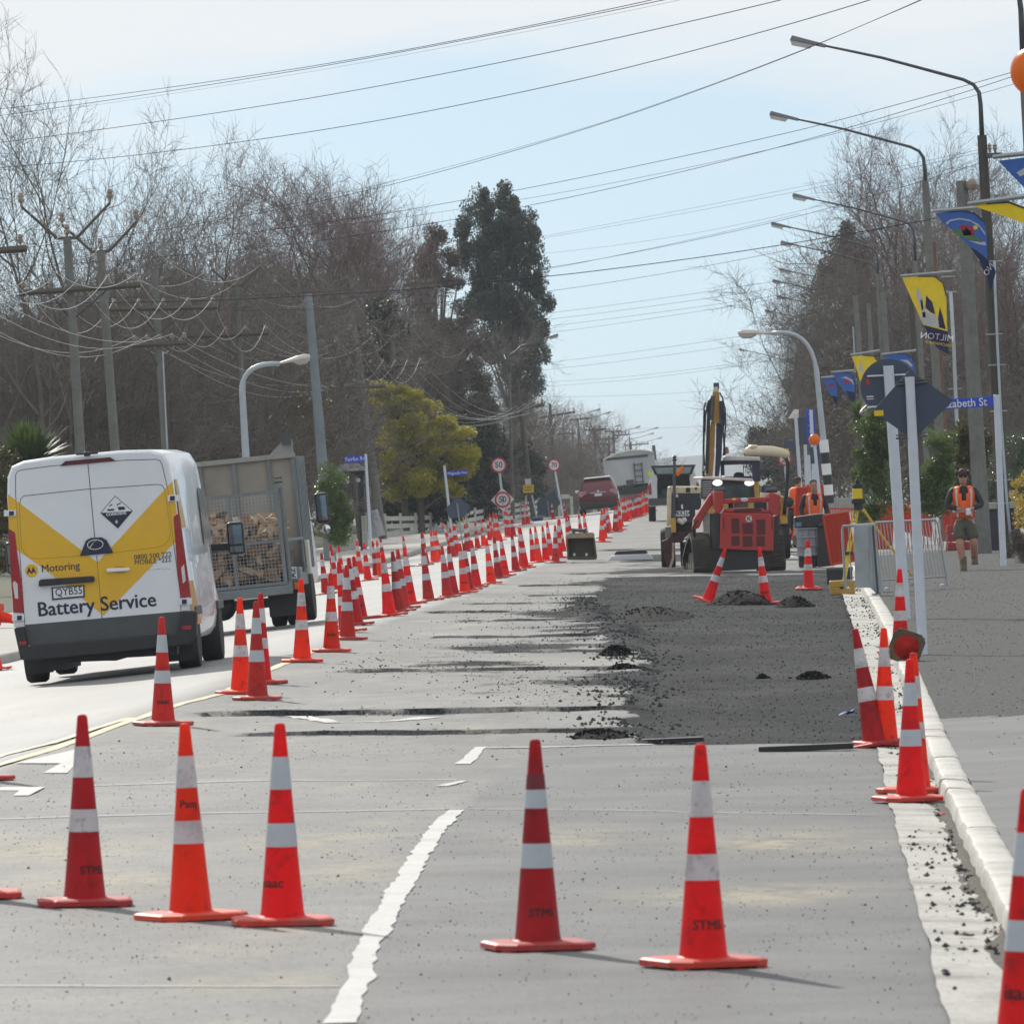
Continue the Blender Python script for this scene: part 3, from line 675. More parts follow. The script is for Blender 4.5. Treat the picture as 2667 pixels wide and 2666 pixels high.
# fallen cones
t=cone(2362,1722,None,'r','fallen cone lying with its hollow base towards the camera at the white post',K,pitch=0); p=t.location.copy()
t.matrix_world=Matrix.Translation((p.x,p.y,p.z+.125))@Matrix.Scale(.76,4)@Matrix.Rotation(R(84),4,'X').inverted()@Matrix.Rotation(R(180),4,'X').inverted()@Matrix.Rotation(R(180),4,'Y')@Matrix.Rotation(.4,4,'Z')

for ch in t.children:
    if ch.name.startswith('cone_base'): ch.data=mk(base_me,mat('dusty_base',(.11,.09,.05),.9,var=.4,dirt=(.2,.03,.02),dirt_amt=.5))
inner=MB().lathe([(.165,-.003),(.12,.06),(.1,.12),(.06,.5),(.0,.52)],20); inner.build('hollow_underside',mat('cone_inside',(.85,.02,.015),.6,var=.3,tl=.5),t,smooth=True)
t=cone(8,1635,None,'o','fallen orange cone lying on the footpath at the left frame edge','cones by the left footpath')
t.matrix_world=Matrix.Translation((t.location.x-.1,t.location.y,t.location.z+.2))@Matrix.Rotation(R(104),4,'Y')@Matrix.Rotation(R(15),4,'X')
# orange cord looped on the stencilled cone
pc=Gp(866,1690); cord=MB().tube([(.0,-.11,.32),(-.02,-.115,.22),(.0,-.13,.12),(.05,-.15,.06),(.1,-.13,.045)],.005,5); o=cord.build('orange_cord',mat('orange_cord',(.95,.12,.02),.5),smooth=True); o.location=(pc.x,pc.y,H(pc.x,pc.y)); tag(o,'thin orange cord hanging over the front of a stencilled cone','cord')
# ================================================================ TREES
TWIG=mat('bare_twigs',(.14,.122,.105),.75,var=.3,scale=2); TWIGP=mat('pinkish_twigs',(.17,.12,.11),.75,var=.3,scale=2); BARK=mat('grey_bark',(.12,.105,.09),.9,var=.3,scale=6,bump=.4)
class TB:                       # fast three-sided tube collector
    def __init__(s): s.v=[];s.f=[]
    def seg(s,pts,rs):
        b=len(s.v); m=len(pts)
        for i in range(m):
            t=pts[min(i+1,m-1)]-pts[max(i-1,0)]
            a=t.orthogonal().normalized() if i==0 else (a-t*(a.dot(t)/max(t.length_squared,1e-9))).normalized()
            c=t.cross(a).normalized(); r=rs[i]
            s.v.append(pts[i]+a*r); s.v.append(pts[i]-a*r*.5+c*r*.87); s.v.append(pts[i]-a*r*.5-c*r*.87)
        for i in range(m-1):
            q=b+i*3
            s.f+=[(q,q+1,q+4,q+3),(q+1,q+2,q+5,q+4),(q+2,q,q+3,q+5)]
def rvec(r): return Vector((r.gauss(0,1),r.gauss(0,1),r.gauss(0,1))).normalized()
def bare_tree(name,seed,H_=12,wid=3.2,stems=1,nl=(9,8,8,6),up=.35,droop=0,twig=TWIG,bare=.25,tl=1.0):
    r=random.Random(seed); A=TB(); B=TB()
    def grow(p,d,ln,rad,lev,steps):
        pts=[p.copy()]; rs=[rad]; q=p.copy(); dd=d.copy()
        for i in range(steps):
            dd=(dd+rvec(r)*(.16 if lev<2 else .28)+Vector((0,0,up*.25 if lev<3 else up*.12-droop*.35))).normalized()
            q=q+dd*(ln/steps); pts.append(q.copy()); rs.append(rad*(1-.72*(i+1)/steps))
        (A if lev<2 else B).seg(pts,rs)
        if lev>=len(nl): return
        n=nl[lev]; 
        for k in range(n):
            t=(bare if lev==0 else .18)+(1-(bare if lev==0 else .18))*(k+r.random())/n
            i=min(int(t*steps),steps-1); f=t*steps-i; o=pts[i].lerp(pts[i+1],f)
            ax=(pts[i+1]-pts[i]).normalized(); side=rvec(r); side=(side-ax*side.dot(ax)).normalized()
            nd=(ax*r.uniform(.55,.95)+side*r.uniform(.55,1.0)*(1.0 if lev else wid/3.2)+Vector((0,0,up*.4))).normalized()
            l2={0:H_*.42*(1.15-t*.55),1:H_*.2*(1.2-t*.5),2:H_*.095,3:H_*.05*tl}[lev]*r.uniform(.7,1.2)
            r2={0:rad*.5*(1.1-.6*t),1:rad*.42,2:rad*.45,3:rad*.5}[lev]
            grow(o,nd,l2,max(r2,.0065),lev+1,{0:6,1:5,2:3,3:2}[lev])
    for s in range(stems):
        d=Vector((r.gauss(0,.12)*stems**.5*wid/3,r.gauss(0,.12)*stems**.5,1)).normalized()
        grow(Vector((r.gauss(0,.15)*(stems-1),r.gauss(0,.15)*(stems-1),-.3)),d,H_*.8,H_*.0135/(stems**.35),0,8)
    ta=bpy.data.meshes.new('trunk'); ta.from_pydata([tuple(v) for v in A.v],[],A.f); tb=bpy.data.meshes.new('crown'); tb.from_pydata([tuple(v) for v in B.v],[],B.f)
    ta.materials.append(BARK); tb.materials.append(twig); return ta,tb
TV={'vase':bare_tree('t',3,12,4.0,stems=3,nl=(7,7,6,5),up=.42,bare=.2),
 'round':bare_tree('t',5,12,3.6,stems=2,nl=(10,8,8,6),up=.3,droop=.25,twig=TWIGP,bare=.22),
 'slim':bare_tree('t',11,12,2.6,stems=1,nl=(12,8,7,5),up=.35,twig=TWIGP,bare=.3),
 'thick':bare_tree('t',17,8,4.5,stems=7,nl=(8,7,6,5),up=.25,droop=.15,bare=.03,tl=1.3),
 'wide':bare_tree('t',23,10,5.5,stems=2,nl=(10,9,7,6),up=.05,droop=.3,bare=.15)}
def tree(kind,px,D,hpx,label,sx=1,group=None,cat='bare tree',name='bare_tree',seed=0,sag=None):
    """kind: mesh variant; px: photo x of the foot; hpx: photo y of the top"""
    ta,tb=TV[kind]; H0=8 if kind=='thick' else (10 if kind=='wide' else 12)
    foot=W(px,1200,D); z=G(foot.x,D)-.1; top=W(px,hpx,D).z; s=(top-z)/(H0*1.02)
    t=thing(name,label,cat,(foot.x,D,z),rnd.uniform(0,6.28),group); t.scale=(s*sx,s*sx,s)
    for n,me in(('trunk',ta),('crown',tb)):
        o=bpy.data.objects.new(n,me); C.objects.link(o); o.parent=t
    return t
GL='bare trees behind the left footpath'; GR='bare trees on the right'
tree('vase',150,250,160,'tallest bare tree at the far left, its fan of branches reaching highest into the sky',.8,GL)
tree('vase',10,255,300,'bare tree whose crown is cut by the left frame edge beside the tallest one',.85,GL)
tree('vase',290,262,400,'bare tree filling the right flank of the tallest tree at far left',.8,GL)
tree('round',700,365,400,'round-headed bare birch in the middle of the left tree belt',.95,GL)
tree('round',590,372,470,'lower bare birch just left of the round-headed one',.95,GL)
tree('round',850,378,475,'reddish bare birch just right of the round-headed one',.9,GL)
tree('slim',1000,365,515,'slender bare tree with open crown left of the brown conifer',.9,GL)
tree('slim',930,370,570,'thin bare tree behind the slender open-crowned one',.9,GL)
ix=0
where=['behind the van roof','above the van','left of the first grey pole','between the first two grey poles','behind the firewood truck','above the firewood load','beside the curved street lamp','behind the pale blue pole','left of the yellow wattle','behind the leaning poles','under the tallest bare tree','under the round-headed birch']
for i,(x,D,y) in enumerate([(60,260,760),(210,262,720),(330,270,700),(450,275,690),(560,285,640),(660,352,660),(760,358,680),(830,390,700),(900,410,730),(1010,400,850),(120,282,620),(620,380,580)]):
    tree('thick',x,D,y,'dense bare thicket tree %s'%where[i],1.0,'thicket of bare trees on the left','bare tree')
tree('round',1450,560,1045,'small hazy bare tree behind the far crossarm poles, left one',1.1,GL); tree('round',1500,600,1060,'small hazy bare tree behind the far crossarm poles, right one',1.1,GL)
tree('thick',1400,520,1120,'hazy low bare thicket at the far end of the left verge',1.2,GL); tree('thick',1490,640,1130,'faint bare thicket beside the far truck',1.2,GL); tree('thick',1345,540,1060,'pinkish bare thicket below the tall evergreen',1,GL)
tree('thick',1250,520,1000,'grey bare thicket between the brown conifer and the tall evergreen',1,GL); tree('thick',1130,480,960,'bare thicket at the foot of the brown conifer',1,GL)
tree('slim',2370,340,370,'tall bare tree right of the dark evergreen, its leader above the banners',.9,GR)
tree('vase',2520,320,430,'bare tree behind the tall concrete pole on the right',.9,GR); tree('slim',2650,300,470,'bare tree at the right frame edge beyond the dark lamp pole',1,GR)
tree('vase',2240,440,520,'bare tree just behind the pointed top of the dark evergreen',.95,GR); tree('wide',2150,400,620,'bare tree leaning over the road from the dark evergreen',.62,GR)
tree('wide',2110,405,790,'lower bare tree drooping toward the road beside the curved lamp',.62,GR); tree('vase',2440,350,560,'bare tree between the two tall lamp posts on the right',.9,GR)
tree('thick',2560,300,800,'bare thicket behind the Elizabeth St sign',.9,GR); tree('thick',2660,290,900,'bare thicket at the right edge behind the hedge',.9,GR); tree('thick',2400,315,860,'bare thicket behind the diamond sign',.9,GR)
tree('thick',2300,335,640,'dense bare thicket behind the small banners',1,GR); tree('thick',2470,335,610,'dense bare thicket between the tall lamp posts',1,GR); tree('thick',2170,410,850,'dense bare thicket at the left foot of the dark evergreen',1,GR); tree('vase',2380,345,400,'bare tree behind the yellow Milton banner',.9,GR)
# leafy crowns ---------------------------------------------------------------
def leafmat(n,c,tl=.35,rough=.45,var=.35): return mat(n,c,rough,var=var,scale=.9,tl=tl,spec=.4)
def leaves(r,clumps,per,size,asp=.45,hang=0):
    v=[];f=[]
    for c,rad in clumps:
        for _ in range(per):
            d=rvec(r); p=c+Vector((d.x*rad[0],d.y*rad[1],d.z*rad[2]))*(r.random()**.45)
            a=rvec(r); 
            if hang: a=(a+Vector((0,0,-hang))).normalized()
            b=a.orthogonal().normalized(); b=(Matrix.Rotation(r.random()*6.28,3,a)@b)
            s=size*r.uniform(.6,1.3); w_=s*asp; i=len(v)
            v+=[tuple(p-a*s*.5),tuple(p+b*w_*.5),tuple(p+a*s*.5),tuple(p-b*w_*.5)]; f.append((i,i+1,i+2,i+3))
    me=bpy.data.meshes.new('crown'); me.from_pydata(v,[],f); return me
def leafy(px,D,polyc,label,m,n=60,per=260,size=.16,cr=.5,seed=1,name='evergreen_tree',cat='tree',hang=0,depth=1.6,trunk=True,asp=.45,inner=None,squash=1.0,group=None):
    """polyc: list of (y_px, x_left_px, x_right_px) giving the outline"""
    r=random.Random(seed); foot=W(px,1200,D); z=G(foot.x,D); t=thing(name,label,cat,(foot.x,D,z-.1),0,group)
    loc=lambda x,y,dy=0:W(x,y,D)-Vector((foot.x,D,z-.1))
    ys=[p[0] for p in polyc]; cl=[]; ypx=[p[0] for p in polyc]
    area=[abs(p[2]-p[1]) for p in polyc]
    while len(cl)<n:
        y=r.uniform(ypx[0],ypx[-1]); xl=np.interp(y,ypx,[p[1] for p in polyc]); xr=np.interp(y,ypx,[p[2] for p in polyc])
        if r.random()*max(area)>(xr-xl): continue
        k=r.uniform(-1,1); x=(xl+xr)/2+k*(xr-xl)/2*.86; q=loc(x,y); wd=(xr-xl)/2*D/FS
        dy=r.uniform(-1,1)*wd*math.sqrt(max(0,1-k*k)); q.y+=dy*min(1,depth)
        s=cr*r.uniform(.55,1.25); cl.append((q,(s,s,s*squash*r.uniform(.7,1))))
    me=leaves(r,cl,per,size,asp,hang); link('crown',me,m,t)
    if trunk:
        b=MB(); topq=loc(px,ypx[0]+(ypx[-1]-ypx[0])*.25); b.tube([Vector((0,0,-.2)),Vector((.05,0,topq.z*.4)),Vector((topq.x*.6,.1,topq.z*.75)),topq],[.16*min(1,topq.z/5),.12*min(1,topq.z/5),.07,.02],7)
        for c,_ in cl[::4]:
            zz=max(.3,c.z*.55); b.tube([Vector((topq.x*.5*zz/max(topq.z,.1),0,zz)),c.lerp(Vector((0,0,zz)),.4)+Vector((0,0,.15)),c],[.07,.05,.02],4)
        b.build('trunk',BARK,t)
    return t
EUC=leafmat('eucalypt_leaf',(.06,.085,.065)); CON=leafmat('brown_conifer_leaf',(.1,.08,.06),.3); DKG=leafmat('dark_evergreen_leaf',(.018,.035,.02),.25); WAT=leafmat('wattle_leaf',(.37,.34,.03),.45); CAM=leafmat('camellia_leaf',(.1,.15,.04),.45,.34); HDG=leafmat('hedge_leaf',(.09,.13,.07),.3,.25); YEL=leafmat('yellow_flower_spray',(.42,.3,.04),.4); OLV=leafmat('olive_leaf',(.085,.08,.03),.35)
leafy(1340,440,[(490,1255,1335),(560,1185,1400),(650,1165,1415),(700,1180,1430),(800,1200,1450),(900,1240,1440),(1000,1320,1405),(1050,1350,1405)],'tall dark evergreen standing alone against the sky left of the road',EUC,190,430,.16,.5,3,hang=.8,squash=1.5,cat='evergreen tree')
leafy(1150,400,[(585,1120,1165),(680,1085,1190),(780,1060,1215),(900,1040,1260),(1010,1030,1290),(1110,1040,1310)],'brown conical conifer just left of the tall dark evergreen',CON,130,480,.14,.55,4,squash=1.3,name='brown_conifer',cat='conifer')
leafy(970,345,[(800,930,1000),(870,900,1040),(950,905,1040),(1010,930,1030)],'dark round evergreen poking out above the yellow wattle',DKG,30,420,.16,.6,5,cat='evergreen tree')
leafy(1090,335,[(1008,970,1075),(1050,955,1150),(1100,970,1215),(1150,985,1238),(1200,995,1235),(1250,1000,1225),(1285,1010,1205)],'bright yellow-green wattle tree above the white board fence',WAT,150,460,.13,.5,6,name='wattle_tree',cat='wattle tree',squash=.7)
leafy(1215,390,[(1085,1200,1270),(1140,1140,1310),(1210,1060,1330),(1290,1030,1330),(1350,1040,1300)],'dark green bushy tree under and beside the yellow wattle',DKG,80,420,.17,.6,7,cat='evergreen tree')
leafy(1360,440,[(1145,1290,1370),(1180,1280,1410),(1240,1285,1425),(1300,1300,1420)],'dark green shrub behind the two round fifty signs',DKG,40,380,.17,.55,8,name='evergreen_shrub',cat='shrub',trunk=False)
leafy(860,240,[(1225,835,905),(1270,830,930),(1330,835,930),(1420,845,900)],'glossy dark shrub behind the low concrete blocks',CAM,30,300,.09,.32,9,name='evergreen_shrub',cat='shrub',trunk=False)
leafy(800,300,[(1010,700,860),(1080,680,900),(1150,690,940),(1230,700,960)],'olive weeping shrub behind the firewood truck box',OLV,45,260,.13,.5,10,name='olive_shrub',cat='shrub',trunk=False)
leafy(1560,560,[(1215,1480,1520),(1260,1475,1525),(1330,1480,1520)],'hazy yellowish shrub behind the far white portal',OLV,14,200,.2,.5,11,name='olive_shrub',cat='shrub',trunk=False)
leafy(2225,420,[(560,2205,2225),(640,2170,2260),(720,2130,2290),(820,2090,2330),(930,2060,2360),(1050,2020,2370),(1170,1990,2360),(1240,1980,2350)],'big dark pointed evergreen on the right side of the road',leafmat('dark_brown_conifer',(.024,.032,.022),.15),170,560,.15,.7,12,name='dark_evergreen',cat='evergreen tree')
leafy(2020,415,[(1120,1960,2030),(1160,1950,2060),(1250,1960,2100),(1300,1970,2110)],'dark brushy shrub at the foot of the big evergreen beside the road',DKG,34,360,.16,.5,13,name='evergreen_shrub',cat='shrub',trunk=False)
leafy(2300,190,[(1080,2240,2275),(1130,2215,2320),(1180,2225,2345),(1240,2205,2330),(1320,2230,2350),(1360,2240,2320)],'tall glossy camellia left of the white sign post',CAM,44,250,.085,.3,14,name='camellia_bush',cat='bush',trunk=False)
leafy(2440,190,[(1140,2425,2480),(1180,2385,2490),(1260,2395,2475),(1330,2385,2480)],'glossy camellia between the diamond sign post and the concrete pole',CAM,36,240,.085,.27,15,name='camellia_bush',cat='bush',trunk=False)
leafy(2500,200,[(1085,2480,2560),(1130,2470,2570),(1200,2480,2580),(1320,2490,2570)],'olive and orange shrub behind the Elizabeth St sign',OLV,30,260,.1,.3,16,name='olive_shrub',cat='shrub',trunk=False)
leafy(2610,185,[(1145,2580,2680),(1170,2570,2700),(1250,2572,2700),(1360,2575,2700)],'clipped hedge column with sunlit top behind the dark lamp pole',HDG,40,420,.05,.24,17,name='clipped_hedge',cat='hedge',trunk=False)
leafy(2668,172,[(1220,2645,2700),(1300,2640,2700),(1400,2650,2700)],'bush with yellow blossom at the right frame edge',YEL,14,130,.06,.18,18,name='yellow_blossom_bush',cat='bush',trunk=False)
leafy(2655,160,[(1390,2632,2720),(1450,2630,2720),(1480,2632,2720)],'brown twiggy hedge at the right frame edge beside the street sign post',mat('brown_hedge_twigs',(.09,.07,.055),.8,var=.4),26,380,.07,.2,19,name='brown_hedge',cat='hedge',trunk=False,asp=.12)
leafy(12,195,[(1180,-40,30),(1260,-60,45),(1400,-60,40),(1500,-60,20)],'dark shrub at the left frame edge below the spiky tree',OLV,26,260,.09,.33,20,name='evergreen_shrub',cat='shrub',trunk=False)
leafy(2510,175,[(1448,2500,2520),(1460,2495,2525),(1470,2495,2525)],'small mossy green tuft at the foot of the concrete pole',WAT,6,120,.04,.07,21,name='grass_tuft',cat='tuft',trunk=False)
leafy(2411,93,[(1700,2396,2424),(1712,2396,2424)],'tuft of green grass at the foot of the diamond sign post',leafmat('grass_blade',(.05,.12,.02),.5),6,60,.05,.03,22,name='grass_tuft',cat='tuft',trunk=False,asp=.15)
leafy(1090,340,[(1240,1010,1150),(1280,990,1215),(1320,985,1225),(1360,1000,1210)],'dark green shrubbery under the yellow wattle',DKG,60,420,.14,.5,31,name='evergreen_shrub',cat='shrub',trunk=False)
def spiky(px,py,D,rpx,label,m,n=260,seed=1,name='cabbage_tree'):
    r=random.Random(seed); foot=W(px,py,D); z=G(foot.x,D); t=thing(name,label,'cabbage tree',(foot.x,D,z),0); c=foot-Vector((foot.x,D,z)); Rr=rpx*D/FS
    v=[];f=[]
    for i in range(n):
        d=rvec(r); d=(d+Vector((0,0,.35))).normalized(); sd=d.cross(Vector((0,0,1))).normalized() if abs(d.z)<.98 else Vector((1,0,0)); L_=Rr*r.uniform(.8,1.1); w_=.03*Rr*r.uniform(.8,1.3); pr=[]
        for k in range(5):
            q=c+d*L_*k/4+Vector((0,0,-.16*L_*(k/4)**2*(1-d.z*.8))); ww=w_*(1,1.4,1.2,.8,.1)[k]; pr+=[tuple(q-sd*ww),tuple(q+sd*ww)]
        b=len(v); v+=pr
        for k in range(4): f.append((b+2*k,b+2*k+1,b+2*k+3,b+2*k+2))
    me=bpy.data.meshes.new('crown'); me.from_pydata(v,[],f); link('crown',me,m,t)
    MB().tube([(0,0,-.1),(0.02,0,c.z*.5),c],[.12,.1,.09],8).build('trunk',BARK,t)
SPK=leafmat('spiky_leaf',(.075,.12,.03),.4,.4)
spiky(75,1215,200,125,'spiky cabbage tree showing above the left shoulder of the van',SPK,1000,3)
spiky(2232,1080,215,50,'small spiky cabbage tree behind the round sign back',SPK,120,5)
# dense far backing of the left belt: nobody could count its stems
r=random.Random(5); cl=[]
for i in range(360):
    x=r.uniform(-60,930); y=r.uniform(860,1260); D=r.uniform(300,345); cl.append((W(x,y,D),(1.3,1.3,1.1)))
me=leaves(r,cl,260,.42,.07); o=link('undergrowth',me,mat('brown_undergrowth',(.085,.068,.055),.85,var=.45,scale=.5)); o['kind']='stuff'
cl=[]
for i in range(120):
    x=r.uniform(2180,2760); y=r.uniform(930,1260); cl.append((W(x,y,r.uniform(290,320)),(1.2,1.2,1.0)))
me=leaves(r,cl,220,.42,.07); o=link('undergrowth',me,MATS['brown_undergrowth']); o['kind']='stuff'
# ================================================================ POLES, CABLES, LAMPS
def foot(px,D):
    q=W(px,1200,D); return Vector((q.x,D,G(q.x,D)-.05))
def pole(px,D,tpx,tpy,r0,r1,m,label,arm=None,yoke=False,extra=None,name='power_pole',cat='power pole',group=None,n=10,square=False):
    """foot seen at photo x px, top at pixel (tpx,tpy)"""
    r0*=.74; r1*=.74; b=foot(px,D); top=W(tpx,tpy,D)-b; t=thing(name,label,cat,b,0,group); L_=lambda x,y,dy=0:W(x,y,D+dy)-b
    MB().cyl((0,0,-.2),top,r0,r1,4 if square else n).build('shaft',m,t,bevel=.02 if square else 0,smooth=False if square else 40)
    for az in (arm or []):
        (x0,y0),(x1,y1)=az; a=L_(x0,y0,-.18); c=L_(x1,y1,-.18)
        MB().cyl(a,c,.065,.065,4).build('crossarm',WOOD,t)
        k=5
        for i in range(k):
            p=a.lerp(c,.04+.92*i/(k-1)); MB().lathe([(.015,0),(.02,.06),(.05,.08),(.055,.13),(.035,.15),(.05,.17),(.035,.22),(0,.23)],8,p+Vector((0,0,.05))).build('insulator',INSUL,t,smooth=40)
        mid=(a+c)/2; b2=MB(); b2.cyl(mid.lerp(a,.5),Vector((top.x*mid.z/max(top.z,1),0,mid.z-.7)),.02,.02,4); b2.cyl(mid.lerp(c,.5),Vector((top.x*mid.z/max(top.z,1),0,mid.z-.7)),.02,.02,4); b2.build('brace',STEEL,t)
    if yoke:
        y=MB(); s=yoke; y.cyl(top+Vector((-.25*s,0,0)),top+Vector((.25*s,0,0)),.035,.035,4)
        for k in(-1,1): y.cyl(top+Vector((.22*k*s,0,0)),top+Vector((1.0*k*s,0,.75*s)),.035,.03,4)
        y.build('yoke',WOOD,t)
        for q in(top+Vector((-1.0*s,0,.75*s)),top,top+Vector((1.0*s,0,.75*s))):
            MB().lathe([(.02,0),(.03,.08),(.07,.1),(.075,.17),(.05,.2),(.07,.24),(.05,.3),(0,.32)],8,q).build('insulator',INSUL,t,smooth=40)
    return t,L_,top
GP='power poles on the left'
pa=pole(218,190,175,620,.17,.13,CONC,'leftmost grey concrete pole with a long dark crossarm and forked top',[((49,764),(366,742))],1,group=GP)
pole(-150,155,-160,520,.2,.16,CONC,'dark crossarm end reaching in at the left frame edge',[((-330,672),(70,648))],0,group=GP)
pb=pole(312,205,262,655,.17,.14,CONC,'second grey concrete pole from the left, bare shaft with forked top',None,.9,group=GP)
pc=pole(437,225,402,700,.14,.12,CONC,'pole behind the van roof with pale conduit and double crossarms',[((286,806),(565,800)),((345,900),(487,893))],.0,group=GP)
MB().cyl(pc[1](424,915,-.2),pc[1](437,1200,-.2),.022,.022,6).build('conduit',PALEM,pc[0])
pd=pole(640,262,616,745,.15,.12,CONC,'grey pole with forked top directly above the curved street lamp',[((475,878),(700,868))],.75,group=GP)
pe=pole(850,248,803,765,.26,.15,mat('blue_grey_pole',(.2,.235,.26),.75,var=.12,scale=2,dirt=(.1,.11,.1),dirt_amt=.4),'thick pale blue-grey pole just right of the firewood truck box',None,0,group=GP)
pf=pole(937,288,876,900,.2,.13,WOOD,'brown wooden pole leaning left beside the blue road name sign',[((790,905),(975,896))],.5,group=GP)
pg=pole(990,315,918,815,.22,.15,CONC,'strongly leaning grey pole with pale painted foot above the board fence',[((840,1010),(1005,1006))],0,group=GP)
MB().cyl(pg[1](985,1398,-.3),pg[1](966,1330,-.3),.3,.27,10).build('painted_foot',mat('pale_grey_paint',(.35,.37,.4),.7,var=.2),pg[0])
ph=pole(1052,335,1022,885,.2,.13,WOOD,'brown wooden pole directly left of the yellow wattle foliage',[((960,955),(1100,950))],0,group=GP)
pi_=pole(1136,348,1122,1110,.26,.22,WOOD,'stout dark pole with pale lower half before the evergreen',None,0,group=GP)
MB().cyl(pi_[1](1136,1400,-.3),pi_[1](1131,1333,-.3),.27,.27,10).build('painted_foot',MATS['pale_grey_paint'],pi_[0])
pj=pole(1385,400,1346,985,.2,.13,WOOD,'tall brown pole rising behind the fifty and seventy signs',[((1318,1078),(1416,1052))],0,group=GP)
far=[(1432,1051,1443,500,[((1385,1060),(1420,1056)),((1403,1088),(1498,1072)),((1370,1112),(1450,1106))],'far pole with three crossarms, nearest of the distant cluster'),(1505,1095,1513,590,[((1482,1093),(1540,1088)),((1440,1130),(1500,1128))],'far pole whose arms overlap the hazy bare trees'),(1547,1118,1554,640,[((1519,1120),(1579,1117)),((1500,1160),(1580,1156))],'far pole standing alone above the red car'),(1585,1135,1590,760,[((1556,1145),(1612,1140)),((1560,1178),(1600,1178))],'far pole with ladder of arms left of the silver truck top'),(1597,1121,1601,720,[((1575,1124),(1620,1122)),((1600,1134),(1640,1131))],'far pole with twin arms behind the truck exhaust'),(1643,1150,1646,900,[((1625,1160),(1690,1155))],'faintest distant pole above the truck roof')]
for tx,ty,fx,D,arms,lb in far: pole(fx,D,tx,ty,.15,.12,WOOD,lb,arms,0,group='distant power poles')
# cables -----------------------------------------------------------------------
def catenary(a,b,sag,n=14):
    return [a.lerp(b,i/n)+Vector((0,0,-4*sag*(i/n)*(1-i/n))) for i in range(n+1)]
def cable(pts,r,m,label,group=None,name='overhead_cable'):
    o=MB().tube(pts,r*.62,4,False).build(name,m,smooth=True); return tag(o,label,'cable',group)
chain=[(-140,155,-20),(207,190,0),(425,225,0),(687,262,0),(882,288,0),(1030,335,0)]
def armpts(D,x0,y0,x1,y1,k=5): return [W(x0,y0,D-.18).lerp(W(x1,y1,D-.18),.04+.92*i/(k-1))+Vector((0,0,.25)) for i in range(k)]
A_=[armpts(155,-330,650,40,628),armpts(190,49,764,366,742),armpts(225,286,806,565,800),armpts(262,475,878,700,868),armpts(288,790,905,975,896),armpts(335,960,955,1100,950),armpts(400,1318,1078,1416,1052),armpts(500,1403,1088,1498,1072),armpts(590,1482,1093,1540,1088),armpts(720,1575,1124,1620,1122)]
for k in range(5):
    pts=[]
    for a,b in zip(A_,A_[1:]): pts+=catenary(a[k],b[k],(.5+.01*(b[k]-a[k]).length)*rnd.uniform(.75,1.3))[:-1]
    pts.append(A_[-1][k]); cable(pts,.0105,WIRE,'bright sagging wire on the left crossarms, %s from the left'%ordw(k+1),'wires on the left crossarms')
Y_=[[W(x,y,D) for x,y in ((a,b),(c,d),(e,f))] for D,a,b,c,d,e,f in ((160,-180,470,-80,520,10,455),(190,92,545,176,600,250,535),(205,190,590,262,635,335,580),(262,552,692,616,735,678,690),(288,828,790,872,885,925,780),(335,975,850,1022,872,1065,840),(400,1150,910,1180,960,1220,900))]
for k in range(3):
    pts=[]
    for a,b in zip(Y_,Y_[1:]): pts+=catenary(a[k],b[k],(.3+.01*(b[k]-a[k]).length)*rnd.uniform(.8,1.25))[:-1]
    pts.append(Y_[-1][k]); cable(pts,.009,WIRE,'thin bright wire between the forked pole tops on the left, %s one'%['left','middle','right'][k],'wires on the forked pole tops')
L2=[armpts(150,-250,760,-60,745),armpts(225,345,900,487,893),armpts(315,840,1010,1005,1006),armpts(400,1330,1100,1400,1085)]
for k in range(4):
    pts=[]
    for a,b in zip(L2,L2[1:]): pts+=catenary(a[k],b[k],rnd.uniform(.6,1.1))[:-1]
    pts.append(L2[-1][k]); cable(pts,.009,WIRE,'lower bright wire under the main crossarms, %s from the left'%ordw(k+1),'lower wires on the left')
def cross(pts,D0,D1,r,m,label):
    rev=pts[0][0]>pts[-1][0]
    pts=sorted(pts); D0,D1=(D0,D1) if not rev else (D1,D0); n=len(pts)*6; xs=[p[0] for p in pts]; ys_=[p[1] for p in pts]; 
    # smooth interpolation in the picture, depth linear between the two ends
    import numpy as _n
    c=_n.polyfit(xs,ys_,min(2,len(pts)-1)); out=[]
    for i in range(n+1):
        x=xs[0]+(xs[-1]-xs[0])*i/n; base=_n.interp(x,xs,ys_); y=.8*_n.polyval(c,x)+.2*base
        out.append(W(x,y,D0+(D1-D0)*i/n))
    if ys_[-1]<0 or xs[-1]>2667:    # the cable runs on past the frame
        d=out[-1]-out[-3]; out+=[out[-1]+d*(k*2.5)+Vector((0,0,.012*(k*2.5)**2)) for k in range(1,9)]
    return cable(out,r,m,label,'cables crossing above the road')
cross([(-60,294),(0,282),(800,175),(1000,141),(1695,0),(1900,-45)],170,95,.008,WIRED,'topmost dark cable crossing the sky')
cross([(-60,312),(0,300),(800,180),(1000,144),(1735,0),(1900,-38)],170,95,.008,WIRED,'second dark cable from the top, almost touching the topmost')
cross([(-60,318),(0,307),(800,189),(1000,153),(1780,0),(1900,-30)],170,95,.003,WIRED,'hair-thin pale wire just under the top pair of cables')
cross([(-60,381),(0,369),(800,259),(1000,223),(1600,98),(2035,0),(2200,-40)],170,95,.009,WIRED,'dark cable running alone below the top three')
cross([(-60,442),(0,436),(290,411),(800,344),(1000,312),(1525,204),(2100,50),(2300,-10)],170,95,.009,WIRED,'slightly kinked dark cable ending above the nearest lamp head')
cross([(-60,650),(0,643),(265,618),(800,523),(1000,476),(1600,312),(2085,130),(2450,-20)],190,110,.005,WIRED,'pale thin cable passing in front of the nearest lamp head')
